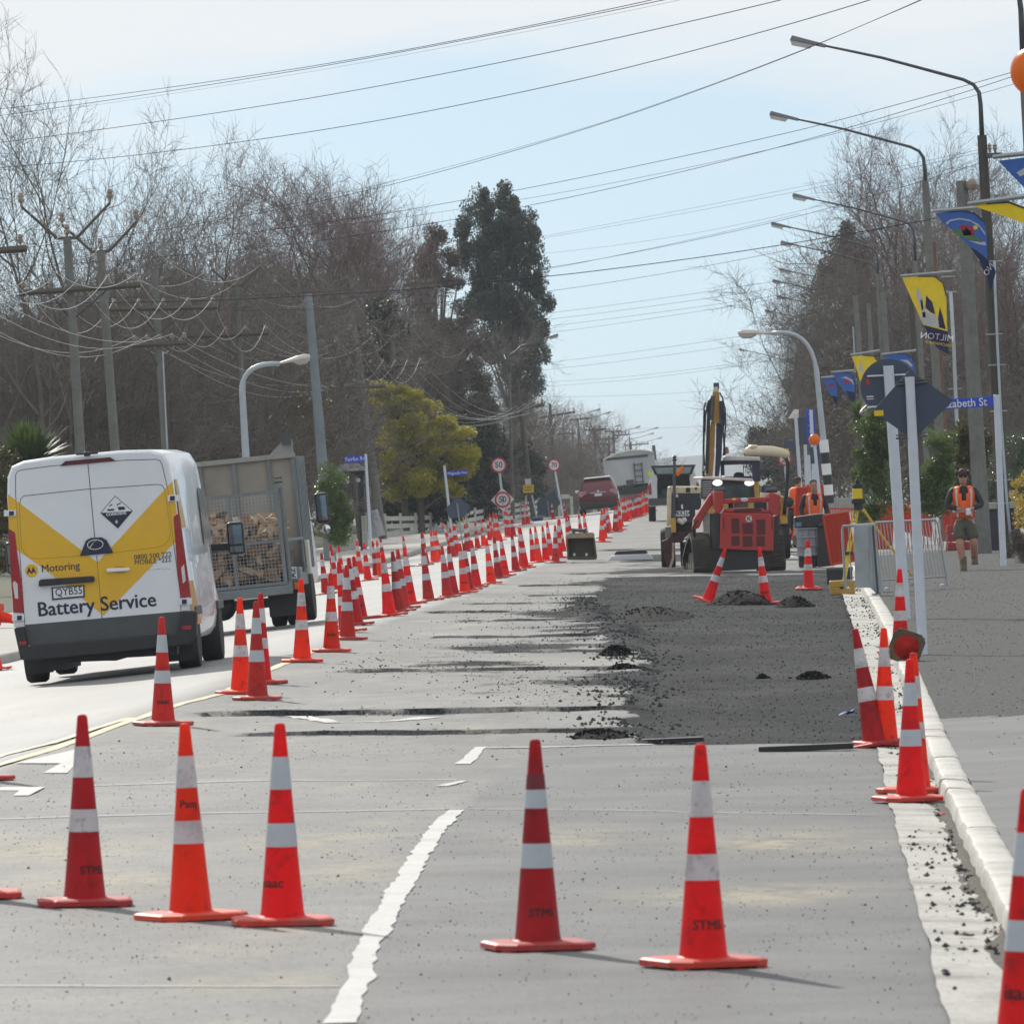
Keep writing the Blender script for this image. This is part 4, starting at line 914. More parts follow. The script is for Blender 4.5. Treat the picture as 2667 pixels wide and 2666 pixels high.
cross([(-60,658),(0,651),(800,533),(1000,488),(1650,291),(2095,130),(2450,-22)],190,110,.008,WIRED,'dark cable of the bundle passing the nearest lamp head')
cross([(-60,670),(0,663),(400,635),(800,591),(1000,562),(1700,412),(2100,337),(2740,160)],200,120,.008,WIRED,'dark cable ending at the right edge beside the orange ball, upper one')
cross([(-60,700),(0,694),(800,634),(1000,606),(1500,508),(2100,360),(2740,168)],200,120,.008,WIRED,'dark cable just below the one ending beside the orange ball')
cross([(640,610),(1000,575),(1500,495),(2100,366),(2740,190)],210,125,.006,WIRED,'thinner cable, third of the trio ending beside the orange ball')
cross([(1000,690),(1390,620),(2060,492),(2550,390)],260,170,.005,WIRED,'faint thin cable crossing alone above the third street lamp')
cross([(109,789),(500,784),(1017,759),(1500,712),(1850,665),(2100,626),(2440,570)],215,185,.015,WIRED,'thickest dark cable, reaching the blue banner bracket')
cross([(0,771),(700,758),(1250,725),(1500,690),(2100,560),(2560,420)],230,175,.008,WIRED,'cable just above the thickest one')
cross([(600,800),(1017,770),(1430,700),(1700,640),(2080,560)],240,200,.006,WIRED,'cable crossing the lamp arms below the third lamp')
cross([(217,794),(700,809),(1100,800),(1450,755),(1800,690),(2300,600)],240,200,.008,WIRED,'dark cable over the brown conifer, just under the thickest')
for i,(a,b,c,d,D0,D1,lb) in enumerate([(900,870,2100,720,300,230,'upper wire of the trio right of the tall dark evergreen'),(900,885,2100,738,300,230,'middle wire of the trio right of the tall dark evergreen'),(900,905,2250,735,300,225,'lowest wire of the trio right of the tall dark evergreen'),(900,925,2060,772,320,250,'wire just below the trio by the tall dark evergreen'),(1000,985,2060,855,340,270,'upper wire of the pair above the far lamp on the left'),(1000,1000,2060,878,340,270,'lower wire of the pair above the far lamp on the left'),(1300,1000,1990,935,380,300,'upper faint wire level with the far left lamp'),(1300,1012,2000,940,380,300,'lower faint wire level with the far left lamp'),(1200,1030,1990,1008,420,330,'faint wire above the excavator boom tip'),(1300,1112,2000,1098,480,380,'lowest faint wire crossing behind the excavator boom')]):
    xm=(a+c)/2; cross([(a,b),(xm,(b+d)/2+12),(c,d)],D0,D1,.007,WIRED,lb)
# service pole wires on the right
cross([(2560,395),(2300,455),(1750,560),(1420,620)],168,260,.006,WIRED,'wire leaving the top of the dark lamp pole leftwards')
cross([(2555,412),(2200,520),(1800,610),(1420,660)],168,300,.006,WIRED,'second wire leaving the dark lamp pole leftwards')
cross([(2560,395),(2620,430),(2720,470)],168,150,.008,WIRED,'short wire from the dark lamp pole to the right edge')
# street lamps with long rising arms on the right
LAMPH=mat('lamp_housing',(.16,.17,.19),.5,metal=.3,var=.1); LENS=mat('lamp_lens',(.75,.76,.76),.25,var=.05,tl=.4)
def arm_lamp(D,lx,ly,label,polepx=None,pm=CONC,pr=.1,jt=None,group='street lamps with long rising arms',flip=1,AL=3.3,AR=.95):
    lum=W(lx,ly,D); b=Vector((lum.x+flip*AL+flip*.12,D,0)); b.z=G(b.x,D)-.05; t=thing('street_lamp',label,'street lamp',b,0,group)
    e=lum-b; top=Vector((e.x+flip*AL,0,e.z-AR)); jz=(W(*jt,D).z-b.z) if jt else top.z-.9
    MB().cyl((0,0,-.2),(top.x,0,jz),pr,pr*.72,10).build('pole',pm,t,smooth=40)
    c1=top+Vector((flip*-.05,0,-.05)); pts=[Vector((top.x,0,jz-.1)),top+Vector((0,0,-.42)),top+Vector((-flip*.02,0,-.18)),top+Vector((-flip*.12,0,-.02)),top+Vector((-flip*.32,0,.09)),e+Vector((flip*1.4,0,-.36)),e+Vector((flip*.25,0,-.06))]
    MB().tube(pts,[.05,.045,.042,.038,.034,.028,.025],8).build('arm',STEEL if D>100 else STEEL,t,smooth=True)
    sl=Matrix.Rotation(flip*R(14),3,'Y')
    h=MB(); h.add([sl@Vector((flip*x,y,z))+e for x,y,z in ((-.42,-.11,-.03),(-.42,.11,-.03),(.3,.07,-.04),(.3,-.07,-.04),(-.4,-.08,.07),(-.4,.08,.07),(.3,.05,.03),(.3,-.05,.03))],[(0,1,2,3),(4,5,6,7),(0,1,5,4),(1,2,6,5),(2,3,7,6),(3,0,4,7)]); h.build('lamp_head',LAMPH,t,bevel=.012)
    l=MB(); l.add([sl@Vector((flip*x,y,z))+e for x,y,z in ((-.41,-.09,-.035),(-.41,.09,-.035),(.05,.08,-.04),(.05,-.08,-.04),(-.36,-.07,-.12),(-.36,.07,-.12),(0,.06,-.12),(0,-.06,-.12))],[(0,1,2,3),(4,5,6,7),(0,1,5,4),(1,2,6,5),(2,3,7,6),(3,0,4,7)]); l.build('lens',LENS,t)
    return t,b
DARKW=mat('dark_tarred_pole',(.065,.06,.052),.85,var=.3,scale=3,stretch=(5,5,.4))
l1=arm_lamp(168,2112,112,'nearest long-armed street lamp, its head highest in the sky',pm=DARKW,pr=.135,jt=(2565,352))
l2=arm_lamp(206,2048,305,'second long-armed street lamp, head just below and left of the nearest',pr=.12,jt=(2455,470))
arm_lamp(262,2098,515,'third long-armed lamp, its arm crossing the bare tree tops',jt=(2370,680),pr=.1)
arm_lamp(300,2038,588,'fourth long-armed lamp, head touching the converging cables'); arm_lamp(330,2060,636,'fifth long-armed lamp, head against the edge of the dark evergreen'); arm_lamp(374,2054,706,'sixth long-armed lamp, seen against the dark evergreen'); arm_lamp(402,2034,735,'seventh long-armed lamp, just below and left of the sixth'); arm_lamp(440,2045,776,'eighth long-armed lamp, very faint behind bare twigs'); arm_lamp(480,2010,812,'ninth long-armed lamp, lowest and faintest on the right')
arm_lamp(620,1938,912,'tiny far lamp head just below the curved lamp on the right')
al=arm_lamp(402,1432,878,'single lamp arm reaching right from the tall pole at the dark evergreen',flip=-1,AL=2.0,AR=.7,group=None,pr=.1)
for i,(x,y,D,lb) in enumerate([(1552,1068,760,'far left-side lamp, uppermost and leftmost of the distant fan'),(1579,1076,740,'far left-side lamp just right of the uppermost one'),(1608,1109,900,'far left-side lamp with reddish head over the red car'),(1658,1113,880,'far left-side lamp in the middle of the distant fan'),(1706,1115,980,'far left-side lamp, rightmost of the upper distant ones'),(1694,1130,1000,'far left-side lamp below the rightmost upper one'),(1716,1141,1100,'far left-side lamp, lowest of the distant fan, bright head')]):
    arm_lamp(D,x,y,lb,flip=-1,AL=3.0,AR=.6,group='distant street lamps on the left')
arm_lamp(134,2105,-175,'grey lamp neck just entering the frame at the top right corner',pm=CONC,pr=.1,jt=(2668,200))
# conduit and fittings on the nearest dark lamp pole
def on(t,b,D): return lambda x,y,dy=0:W(x,y,D+dy)-b
q=on(*l1,168)
MB().tube([q(2590,680,-.25),q(2592,760,-.25),q(2598,900,-.25),q(2608,1100,-.25),q(2622,1300,-.25),q(2638,1460,-.25)],.03,6).build('conduit',PALEM,l1[0],smooth=True)
for y,x in((680,2588),(870,2590),(950,2596),(1070,2601),(1250,2612),(1310,2618)): MB().box(q(x,y,-.22),(.34,.03,.025)).build('strap',GALV,l1[0])
m=MB(); m.box(q(2590,405,-.2),(.3,.12,.1)); m.build('bracket',STEEL,l1[0])
for x in(2578,2592): MB().lathe([(.02,0),(.03,.06),(.05,.08),(.03,.12),(.05,.14),(0,.2)],8,q(x,398,-.2)).build('insulator',INSUL,l1[0])
q=on(*l2,206)
MB().tube([q(2476,760,-.25),q(2484,900,-.25),q(2492,1100,-.25),q(2508,1290,-.25)],.05,6).build('conduit',PALEM,l2[0],smooth=True)
for y,x in((705,2468),(720,2469),(760,2474),(1012,2488),(1195,2500)): MB().box(q(x,y,-.22),(.34,.03,.03)).build('strap',GALV,l2[0])
# other poles on the right
pc2=pole(2552,178,2505,470,.25,.18,CONC,'thick light grey concrete pole without lamp between the two nearest lamp posts',group='poles on the right',square=True)
MB().ball(pc2[2]+Vector((.2,-.1,-.1)),.14,8,6).build('insulator',INSUL,pc2[0])
for tx,ty,fx,D,mm,rr,lb in [(2430,630,2462,235,mat('rust_brown_pole',(.16,.08,.055),.8,var=.2),.13,'slim rust-brown pole left of the second lamp post'),(2368,700,2398,250,DARKW,.13,'dark wooden pole behind the yellow Milton banner'),(2228,770,2262,285,CONC,.15,'grey concrete pole directly left of the small yellow banner top'),(2300,760,2328,275,CONC,.14,'grey pole behind the small blue banner'),(2262,790,2290,290,CONC,.12,'thin pole between the small yellow and blue banners'),(2222,850,2240,300,PALEM,.05,'thin pale rod left of the small yellow banner')]:
    pole(fx,D,tx,ty,rr*1.15,rr*.8,mm,lb,group='poles on the right')
# curved-neck lamps
def curved(D,headpx,neckpx,kneepx,footpx,label,zebra=None,r=.08,flip=1,foot_y=None):
    b=foot(footpx[0],D); t=thing('street_lamp',label,'street lamp',b,0); L_=lambda p,dy=0:W(p[0],p[1],D+dy)-b
    k=L_(kneepx); n_=L_(neckpx); h=L_(headpx); pts=[Vector((0,0,-.2)),k*.5+Vector((0,0,0)),k]
    c=Vector((k.x,0,n_.z+ (n_.z-k.z)*.12))
    for i in range(1,9):
        s=i/9; pts.append(k*(1-s)**2+c*2*s*(1-s)+n_*s*s)
    pts.append(n_); m=len(pts); MB().tube(pts,[r*1.15,r]+[r*.8]*2+[r*.62]*(m-4),10).build('pole',PALEM,t,smooth=True)
    d=(h-n_).normalized(); rt=d.to_track_quat('X','Z').to_matrix(); ln=(h-n_).length*1.7
    hd=MB(); rings=[]
    for s,ww,hh in((0,.04,.04),(.25,.09,.06),(.55,.17,.1),(.85,.17,.11),(1,.08,.07)):
        rings.append([n_+rt@Vector((s*ln,ww*math.cos(a),hh*max(-.35,math.sin(a)))) for a in [2*math.pi*i/10 for i in range(10)]])
    hd.loft(rings).build('lamp_head',mat('lamp_head_cream',(.55,.5,.44),.4,var=.1),t,smooth=40)
    rings=[]
    for s,ww,hh in((.45,.1,.03),(.6,.14,.1),(.85,.13,.11),(.97,.05,.04)):
        rings.append([n_+rt@Vector((s*ln,ww*math.cos(a),-.03-hh*max(0,math.sin(a)))) for a in [math.pi*i/8 for i in range(9)]])
    MB().loft(rings).build('lens',LENS,t,smooth=40)
    if zebra:
        for i,(y0,y1) in enumerate(zebra):
            f=lambda y:Vector((0,0,0))+L_((footpx[0]-(footpx[1]-y)*.06,y))
            z0=f(y1).z; z1=f(y0).z; g=lambda z:Vector((k.x*z/k.z,0,z))
            MB().cyl(g(z0),g(z1),r*1.35,r*1.35,12).build('zebra_band',WHITE if i%2==0 else BLACKP,t,smooth=40)
    return t
curved(205,(775,937),(728,947),(631,1020),(645,),'curved street lamp rising behind the firewood truck',r=.1)
curved(222,(1958,868),(2010,868),(2130,1000),(2163,1312),'curved street lamp with black and white banded lower pole on the right',zebra=[(1145,1178),(1178,1207),(1207,1236),(1236,1262),(1262,1289),(1289,1310)],r=.09)
# ================================================================ VEHICLES
YEL_=mat('van_yellow',(.72,.42,.01),.32,var=.04,coat=.4); NAVY=mat('navy_print',(.012,.018,.05),.4,var=.05); VWH=mat('van_white',(.72,.75,.8),.28,var=.03,coat=.5,scale=2,dirt=(.5,.5,.48),dirt_amt=.2)
TAILR=mat('tail_lamp_red',(.32,.006,.01),.12,var=.15,coat=.6); CLEARL=mat('clear_lens',(.6,.6,.62),.12,var=.08); CHROME=mat('chrome',(.7,.7,.72),.12,metal=1,var=.03); SEAM=mat('seam_dark',(.02,.02,.025),.7); PLATEW=mat('plate_white',(.72,.73,.75),.4,var=.03); AMBER=mat('amber_lens',(.8,.22,.01),.25,tl=.3); YPRINT=mat('sign_yellow',(.75,.5,.02),.45,var=.06); GREYB=mat('grey_bumper',(.07,.075,.08),.6,var=.1)
def wheel(par,x,y,r,w_,name='wheel',rim=CHROME,rz=0):
    o=MB().lathe([(r*.55,-w_/2),(r*.93,-w_/2),(r,-w_*.36),(r,w_*.36),(r*.93,w_/2),(r*.55,w_/2)],28).build(name,RUBBER,par,smooth=40)
    o.location=(x,y,r); o.rotation_euler=(0,math.pi/2,rz)
    q=MB().lathe([(r*.12,w_*.3),(r*.5,w_*.34),(r*.56,w_*.46),(r*.56,-w_*.46),(r*.5,-w_*.34),(.01,-w_*.3)],16).build('rim',rim,o,smooth=40); return o
vb=W(277.7,1766,94.8); van=thing('delivery_van','white and yellow battery service van driving away in the open lane','van',vb,-.018,None,(0,-R(2.6)))
def V(px,py,y=0):
    dx=px-715;dy=py-1715; return Vector(((dx*.9962-dy*.0872)/600,y,(-dx*.0872-dy*.9962)/600))
sec=[(.90,.33),(.965,.42),(.995,.6),(.995,.9),(.98,1.15),(.965,1.4),(.95,1.8),(.94,2.12),(.915,2.34),(.86,2.455),(.72,2.505),(.4,2.525)]
def ring(y,top=2.525,kx=1,z0=0):
    pts=[(x*kx,y,(.33+z0 if z<.4 else .4+(z-.4)*(top-.4)/2.125)) for x,z in sec]
    return pts+[(-x,y_,z) for x,y_,z in pts[::-1]]
MB().loft([ring(.0,2.49,.975),ring(.03,2.515,.992),ring(.12),ring(2.0),ring(3.9),ring(4.35,2.5,.99),ring(4.75,2.2,.97),ring(5.15,1.6,.97),ring(5.4,1.3,.96),ring(5.8,1.12,.93),ring(5.95,.85,.85)]).build('body',VWH,van,smooth=35)
def flat(name,pts,y,th,m,par=van,F=V,bev=0):
    p=[F(a,b) for a,b in pts]; return MB().prism([(q.x,q.z) for q in p],y-th,y).build(name,m,par,bevel=bev)
flat('yellow_decal',[(52,478),(655,937),(695,1292),(385,1047),(118,853),(58,705)],-.001,.002,YEL_)
flat('yellow_decal',[(1160,393),(1190,600),(1203,775),(697,1292),(655,937)],-.001,.002,YEL_)
flat('lower_door_panel',[(165,1355),(1213,1266),(1215,1398),(1190,1412),(205,1497),(180,1475)],0,.006,GREYB)
flat('rear_bumper',[(95,1375),(165,1365),(190,1500),(690,1455),(1190,1415),(1220,1262),(1326,1262),(1322,1420),(1270,1490),(700,1552),(300,1588),(140,1590)],.12,.2,BLACKP,bev=.015)
flat('underbody',[(300,1570),(1180,1500),(1180,1560),(820,1580),(770,1600),(700,1600),(430,1610),(430,1660),(310,1670)],2.2,2.0,BLACKP)
flat('tail_lamp',[(56,708),(100,735),(120,900),(150,1100),(158,1277),(88,1272),(68,950)],.02,.035,TAILR,bev=.006)
flat('tail_lamp',[(1168,632),(1208,602),(1245,880),(1285,1170),(1213,1176),(1190,950)],.02,.035,TAILR,bev=.006)
for pts in ([(85,1075),(97,1060),(118,1080),(122,1180),(100,1178)],[(1218,975),(1238,950),(1250,1060),(1230,1080)]): flat('reversing_lamp',pts,-.014,.004,CLEARL)
flat('high_brake_lamp',[(405,290),(440,257),(740,231),(780,255),(592,274)],-.001,.02,mat('dark_red_lens',(.09,.01,.012),.2),bev=.004)
flat('badge_panel',[(537,893),(578,790),(610,772),(685,768),(718,788),(763,873)],-.001,.025,NAVY,bev=.006)
flat('plate_lamp_bar',[(262,1062),(275,1050),(625,1028),(637,1040),(634,1066),(262,1098)],-.001,.05,BLACKP,bev=.008)
flat('number_plate',[(345,1105),(567,1087),(570,1170),(350,1190)],-.003,.008,NAVY); flat('plate_face',[(356,1112),(558,1096),(560,1160),(360,1178)],-.0115,.002,PLATEW)
flat('fuel_reflector',[(1230,1362),(1290,1358),(1290,1385),(1230,1389)],-.085,.004,TAILR); flat('fuel_reflector',[(130,1466),(182,1462),(182,1486),(130,1492)],-.085,.004,TAILR)
def line(pts,r=.0035,m=SEAM,par=van,F=V,y=-.001,name='panel_seam'): return MB().tube([F(a,b,y) for a,b in pts],r,4).build(name,m,par)
line([(105,480),(105,350),(118,325),(150,315),(360,288),(590,270),(830,252),(1050,246),(1078,255),(1092,285),(1130,450),(1160,750),(1215,1180),(1216,1395),(1190,1412),(700,1455),(205,1498),(180,1475),(165,1355),(105,480)])
line([(130,560),(138,512),(160,490),(590,445),(1060,414),(1090,420),(1110,450),(1148,740),(1140,775),(1105,820),(1050,838),(765,872)]); line([(537,894),(260,912),(210,905),(165,875),(145,840),(130,560)])
line([(592,275),(637,770)],.004); line([(650,890),(697,1455)],.004)
for x0,y0,x1,y1 in((1130,487,1212,530),(27,587,110,628),(1208,1180,1292,1223),(80,1287,162,1330)):
    flat('hinge',[(x0,y0),(x1,y0-3),(x1,y1-3),(x0,y1)],-.001,.03,VWH,bev=.005)
    xm=(x0*.62+x1*.38) if x0>700 else (x0*.38+x1*.62)
    flat('hinge_pin',[(xm-16,y0+6),(xm+16,y0+5),(xm+16,y1-8),(xm-16,y1-6)],-.031,.004,NAVY)
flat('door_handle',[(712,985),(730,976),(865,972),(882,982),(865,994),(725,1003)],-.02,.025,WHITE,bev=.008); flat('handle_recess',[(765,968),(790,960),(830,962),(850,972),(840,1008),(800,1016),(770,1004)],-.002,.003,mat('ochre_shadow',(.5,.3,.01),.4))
MB().tube([V(515,212,-.02),V(590,208,-.05),V(660,203,-.02)],.012,6).build('rear_camera_bar',BLACKP,van); MB().box(V(590,210,-.06),(.07,.08,.05)).build('rear_camera',BLACKP,van,bevel=.01)
def vtext(s,px,py,size,bold,m,sx=1,al='LEFT',fat=0,y=-.0045,par=van,F=V,name='lettering',rot=0):
    p=F(px,py); return lettering(s,face_cam(p.x,y,p.z,rot),m,par,name,size=size,bold=bold,sx=sx,align=al,fat=fat)
vtext('Battery Service',248,1258,.225,0,NAVY,.97,fat=.0045)
vtext('Motoring',276,981,.118,0,mat('charcoal_print',(.05,.05,.05),.4),.98,fat=.002)
vtext('0800 500 222',900,905,.078,0,MATS['charcoal_print'],.98,fat=.001); vtext('MOBILE *222',903,940,.074,0,MATS['charcoal_print'],1.0,fat=.001)
vtext('QYB55',370,1141,.118,.001,NAVY,.88,y=-.0145)
p=V(212,992); MB().cyl((p.x,-.001,p.z),(p.x,-.004,p.z),.073,.073,28).build('round_logo',YEL_,van); vtext('AA',181,995,.09,.004,NAVY,.8,y=-.006)
line([(940,992),(960,986),(975,994),(1000,986),(1040,984),(1080,978),(1105,985),(1125,975),(1135,988),(1142,978)],.002,mat('grey_print',(.35,.36,.38),.5),name='script_print')
p=V(783,600); q=V(675,605)
dm=[(675,605),(775,490),(893,592),(793,710)]; flat('hazard_diamond',dm,-.003,.002,NAVY); k=lambda t:[(784+(a-784)*t,599+(b-599)*t) for a,b in dm]; u_=k(.95); flat('hazard_diamond_top',[u_[0],u_[1],u_[2]],-.0052,.001,VWH)
vtext('CORROSIVE',785,613,.043,.0012,VWH,.98,'CENTER',-.006); vtext('8',788,667,.05,.001,VWH,1,'CENTER',-.0068)
flat('hazard_symbol',[(722,580),(768,577),(768,590),(722,592)],-.0068,.001,NAVY); flat('hazard_symbol',[(790,565),(835,562),(845,582),(800,588)],-.0068,.001,NAVY); line([(735,560),(755,548)],.006,NAVY,y=-.006,name='hazard_symbol'); line([(785,552),(815,538)],.006,NAVY,y=-.006,name='hazard_symbol')
c=V(642,818); ov=[(c.x+.088*math.cos(a),-.03,c.z+.053*math.sin(a)) for a in [2*math.pi*i/24 for i in range(25)]]; MB().tube(ov,.006,6,False).build('oval_badge',CHROME,van,smooth=True)
MB().tube([(c.x-.06,-.03,c.z-.025),(c.x,-.03,c.z+.045),(c.x+.06,-.03,c.z-.025),(c.x,-.03,c.z-.005),(c.x-.06,-.03,c.z-.025)],.006,5).build('badge_emblem',CHROME,van)
# side details
m=MB(); m.add([(1.0,.16,1.0),(1.0,.16,.5),(1.0,1.6,.5),(1.0,.9,1.0),(.972,.16,1.6),(.945,.16,2.15),(.945,.5,2.15),(.972,.95,1.6)],[(0,1,2,3),(4,5,6,7)]); m.build('side_decal',YEL_,van)
MB().add([(.985,3.4,1.38),(.985,4.75,1.38),(.962,4.45,2.0),(.962,3.4,2.05)],[(0,1,2,3)]).build('side_window',mat('sky_lit_glass',(.2,.21,.2),.08,var=.2,spec=.9),van)  # pale sky reflection put into the glass colour
for s in(-1,1):
    MB().box((s*1.0,1.15,.66),(.04,.9,.1)).build('arch_moulding',GREYB,van,bevel=.01); MB().box((s*.99,4.85,.66),(.04,.9,.1)).build('arch_moulding',GREYB,van,bevel=.01)
    a=MB(); a.box((s*1.12,4.25,1.33),(.25,.06,.09)); a.build('mirror_arm',BLACKP,van,bevel=.02)
    h=MB(); h.box((s*1.3,4.2,1.42),(.2,.13,.38)); hh=h.build('mirror_housing',BLACKP,van,bevel=.04,seg=3); MB().box((s*1.3,4.13,1.46),(.15,.008,.22)).build('mirror_glass',mat('mirror',(.25,.3,.36),.05,metal=.9,var=.2),hh); MB().box((s*1.3,4.13,1.29),(.15,.008,.07)).build('wide_mirror_glass',MATS['mirror'],hh)
    wheel(van,s*.87,1.15,.345,.24); wheel(van,s*.87,4.85,.345,.24)
    MB().box((s*.8,.72,.26),(.3,.02,.3)).build('mudflap',BLACKP,van)
# ---------------------------------------------------------------- firewood truck
tb=W(590.7,1647,122); trk=thing('flatbed_truck','small tray truck loaded with split firewood, partly hidden by the van','truck',tb,-R(2),None,(0,-R(3.3)))
TGREY=mat('truck_steel',(.19,.215,.225),.55,metal=.3,var=.15,scale=3,dirt=(.1,.09,.07),dirt_amt=.4); BEIGE=mat('beige_board',(.3,.285,.25),.8,var=.1,scale=2,dirt=(.14,.12,.1),dirt_amt=.4,bump=.1)
for x in(-.4,.4): MB().box((x,3,.55),(.1,5.6,.16)).build('chassis_rail',STEEL,trk)
MB().box((0,1.6,.6),(2.0,3.2,.08)).build('deck',TGREY,trk)
MB().box((0,-.03,.53),(2.02,.06,.13)).build('tail_rail',TGREY,trk,bevel=.01)
def frame_(p,q,r,par=trk,name='frame_post',m=TGREY): return MB().cyl(p,q,r,r,6).build(name,m,par)
for x in(-.92,-.5,.22,.92): frame_((x,-.02,.6),(x,-.02,1.96),.03)
for z in(.63,1.24,1.95): MB().box((0,-.02,z),(1.9,.045,.045)).build('tailgate_rail',TGREY,trk)
frame_((.98,.06,.5),(.98,.06,2.02),.035); frame_((-.98,.06,.5),(-.98,.06,2.02),.035)
m=MB()
for i in range(37): m.box((-.9+.05*i,-.035,1.28),(.005,.005,1.32))
for i in range(27): m.box((0,-.037,.64+.05*i),(1.84,.005,.005))
m.build('wire_mesh',GALV,trk)['kind']='stuff'
for s in(-1,1):
    for y in(2.9,): frame_((s*.98,y,.6),(s*.98,y,1.96),.025)
    for z in(1.24,): MB().box((s*.98,1.6,z),(.04,3.1,.04)).build('side_rail',TGREY,trk)
    MB().box((s*.99,1.6,.66),(.03,3.1,.16)).build('side_board',TGREY,trk)
m=MB(); m.add([(.84,-.03,1.98),(.98,-.03,1.98),(.98,-.03,2.12),(.93,-.03,2.1),(.84,.05,1.98),(.98,.05,1.98),(.98,.05,2.12),(.93,.05,2.1)],[(0,1,2,3),(4,5,6,7),(0,1,5,4),(1,2,6,5),(2,3,7,6),(3,0,4,7)]); m.build('latch_plate',TGREY,trk)
for z in(2.08,2.14): MB().cyl((.9,-.03,z),(1.02,-.03,z),.014,.014,6).build('latch',STEEL,trk)
bn=MB(); bn.box((0,3.12,1.55),(1.96,.04,1.84)); bn.build('bin_board',BEIGE,trk)
for x in(-.96,-.42,.08,.6,.96): MB().box((x,3.08,1.55),(.06,.04,1.84)).build('bin_rib',TGREY,trk)
MB().box((0,3.08,2.47),(2.0,.08,.07)).build('bin_top_rail',mat('pale_steel',(.3,.31,.29),.5,var=.1),trk)
for i in range(7): MB().box((.985,3.2+.24*i,1.62),(.04,.12,1.66)).build('bin_slat',TGREY,trk)
MB().box((.97,3.9,1.6),(.02,1.55,1.6)).build('bin_side',STEEL,trk); MB().box((-.97,3.9,1.6),(.02,1.55,1.6)).build('bin_side',STEEL,trk)
MB().prism([(.62,2.5),(.98,2.5),(.98,2.7),(.85,2.7)],3.05,3.12).build('bin_gusset',MATS['pale_steel'],trk); MB().box((.9,3.0,2.68),(.14,.05,.1)).build('bin_latch',STEEL,trk)
cb=MB(); cb.loft([[(-.92,y,z0),(.92,y,z0),(.92,y,z1),(-.92,y,z1)] for y,z0,z1 in((4.75,.55,2.15),(5.6,.55,2.2),(6.2,.55,1.3),(6.35,.6,1.1))]); cb.build('cab',WHITE,trk,bevel=.05)
MB().add([(.925,4.95,1.35),(.925,5.75,1.35),(.925,5.5,1.95),(.925,4.95,1.98)],[(0,1,2,3)]).build('cab_window',GLASSD,trk)
MB().box((1.02,3.35,.95),(.06,.3,.5)).build('side_guard',OFFW,trk,bevel=.01)
hm_=MB().box((1.17,5.1,1.65),(.19,.1,.46)).build('mirror_housing',BLACKP,trk,bevel=.035); MB().box((1.17,5.045,1.65),(.15,.01,.38)).build('mirror_glass',MATS['mirror'],hm_); frame_((.93,5.15,1.5),(1.15,5.12,1.45),.012,name='mirror_arm'); MB().ball((1.2,5.05,1.33),.07,10,7,(1,.3,1)).build('wide_mirror',CHROME,trk,smooth=True)
MB().box((1.0,.42,.73),(.26,.5,.2)).build('tool_box',mat('blue_grey_steel',(.17,.2,.24),.5,metal=.3,var=.1),trk,bevel=.015)
m=MB().box((1.0,.16,.57),(.22,.02,.1)); m.build('tail_lamp',TAILR,trk); MB().box((1.07,.145,.57),(.08,.012,.1)).build('indicator_lamp',AMBER,trk)
MB().box((1.03,.15,.76),(.1,.012,.17)).build('number_plate',PLATEW,trk); lettering('AZ',face_cam(1.03,.14,.76,math.pi/2),NAVY,trk,'plate_lettering',size=.11,bold=.002)
MB().box((0,.9,.36),(1.3,.14,.14)).build('rear_axle',STEEL,trk); MB().ball((-.1,.9,.36),.2,12,8).build('differential',STEEL,trk,smooth=True)
for s in(-1,1):
    wheel(trk,s*.93,1.0,.37,.2,rim=STEEL); wheel(trk,s*.7,1.0,.37,.2,rim=STEEL); wheel(trk,s*.85,4.55,.37,.22,rim=STEEL)
    MB().box((s*.82,.6,.36),(.45,.02,.42)).build('mudflap',BLACKP,trk)
# firewood
WD=[mat('split_wood_%s'%n,c,.8,var=.25,scale=8,stretch=(1,1,4),bump=.4,bscale=30) for n,c in(('tan',(.38,.25,.15)),('pale',(.5,.37,.24)),('brown',(.25,.15,.09)),('bark',(.12,.09,.07)))]
lm=[]
for k in range(6):
    r_=random.Random(k); m=MB(); n=r_.choice([3,4,4,5]); R0=r_.uniform(.05,.08); ang=sorted(r_.uniform(0,6.28) for _ in range(n)) if n<5 else [i*.9 for i in range(7)]
    if n<5: ang=[0,1.2,2.3,3.9][:max(3,n)]
    pts=[(R0*r_.uniform(.8,1.1)*math.cos(a),R0*r_.uniform(.8,1.1)*math.sin(a)) for a in ang]; L0=r_.uniform(.22,.3)
    m.loft([[(x*s,y*s,-L0/2+z) for x,y in pts] for s,z in((.93,0),(1,.02),(1.02,L0/2),(.98,L0-.02),(.92,L0))]); lm.append(m.mesh('log'))
fw=thing('firewood_pile','pile of split tan firewood behind the wire mesh of the small truck','firewood',tb,-R(2),None,(0,-R(3.3)))
def logs(n,xr,yr,zf,par,seed):
    r_=random.Random(seed)
    for i in range(n):
        x=r_.uniform(*xr); y=r_.uniform(*yr); z=zf(r_,x,y); me=lm[i%6]; o=bpy.data.objects.new('log',mk(me,r_.choice([WD[0],WD[0],WD[1],WD[2],WD[0],WD[3]]))); C.objects.link(o); o.parent=par
        o.location=(x,y,z); o.rotation_euler=(r_.uniform(0,3.1),r_.uniform(0,3.1),r_.uniform(0,3.1)) if r_.random()<.6 else (r_.uniform(1.2,1.9),r_.uniform(0,6),r_.uniform(-.4,.4)) if r_.random()<.35 else (r_.uniform(-.3,.3),1.57+r_.uniform(-.4,.4),r_.uniform(-.3,.3))
logs(330,(-.85,.82),(.12,.5),lambda r_,x,y:r_.uniform(.72,1.42),fw,4)
logs(110,(-.85,.82),(.2,2.8),lambda r_,x,y:1.42+.14*(1-abs(y-1.0))+r_.uniform(-.06,.12),fw,6)
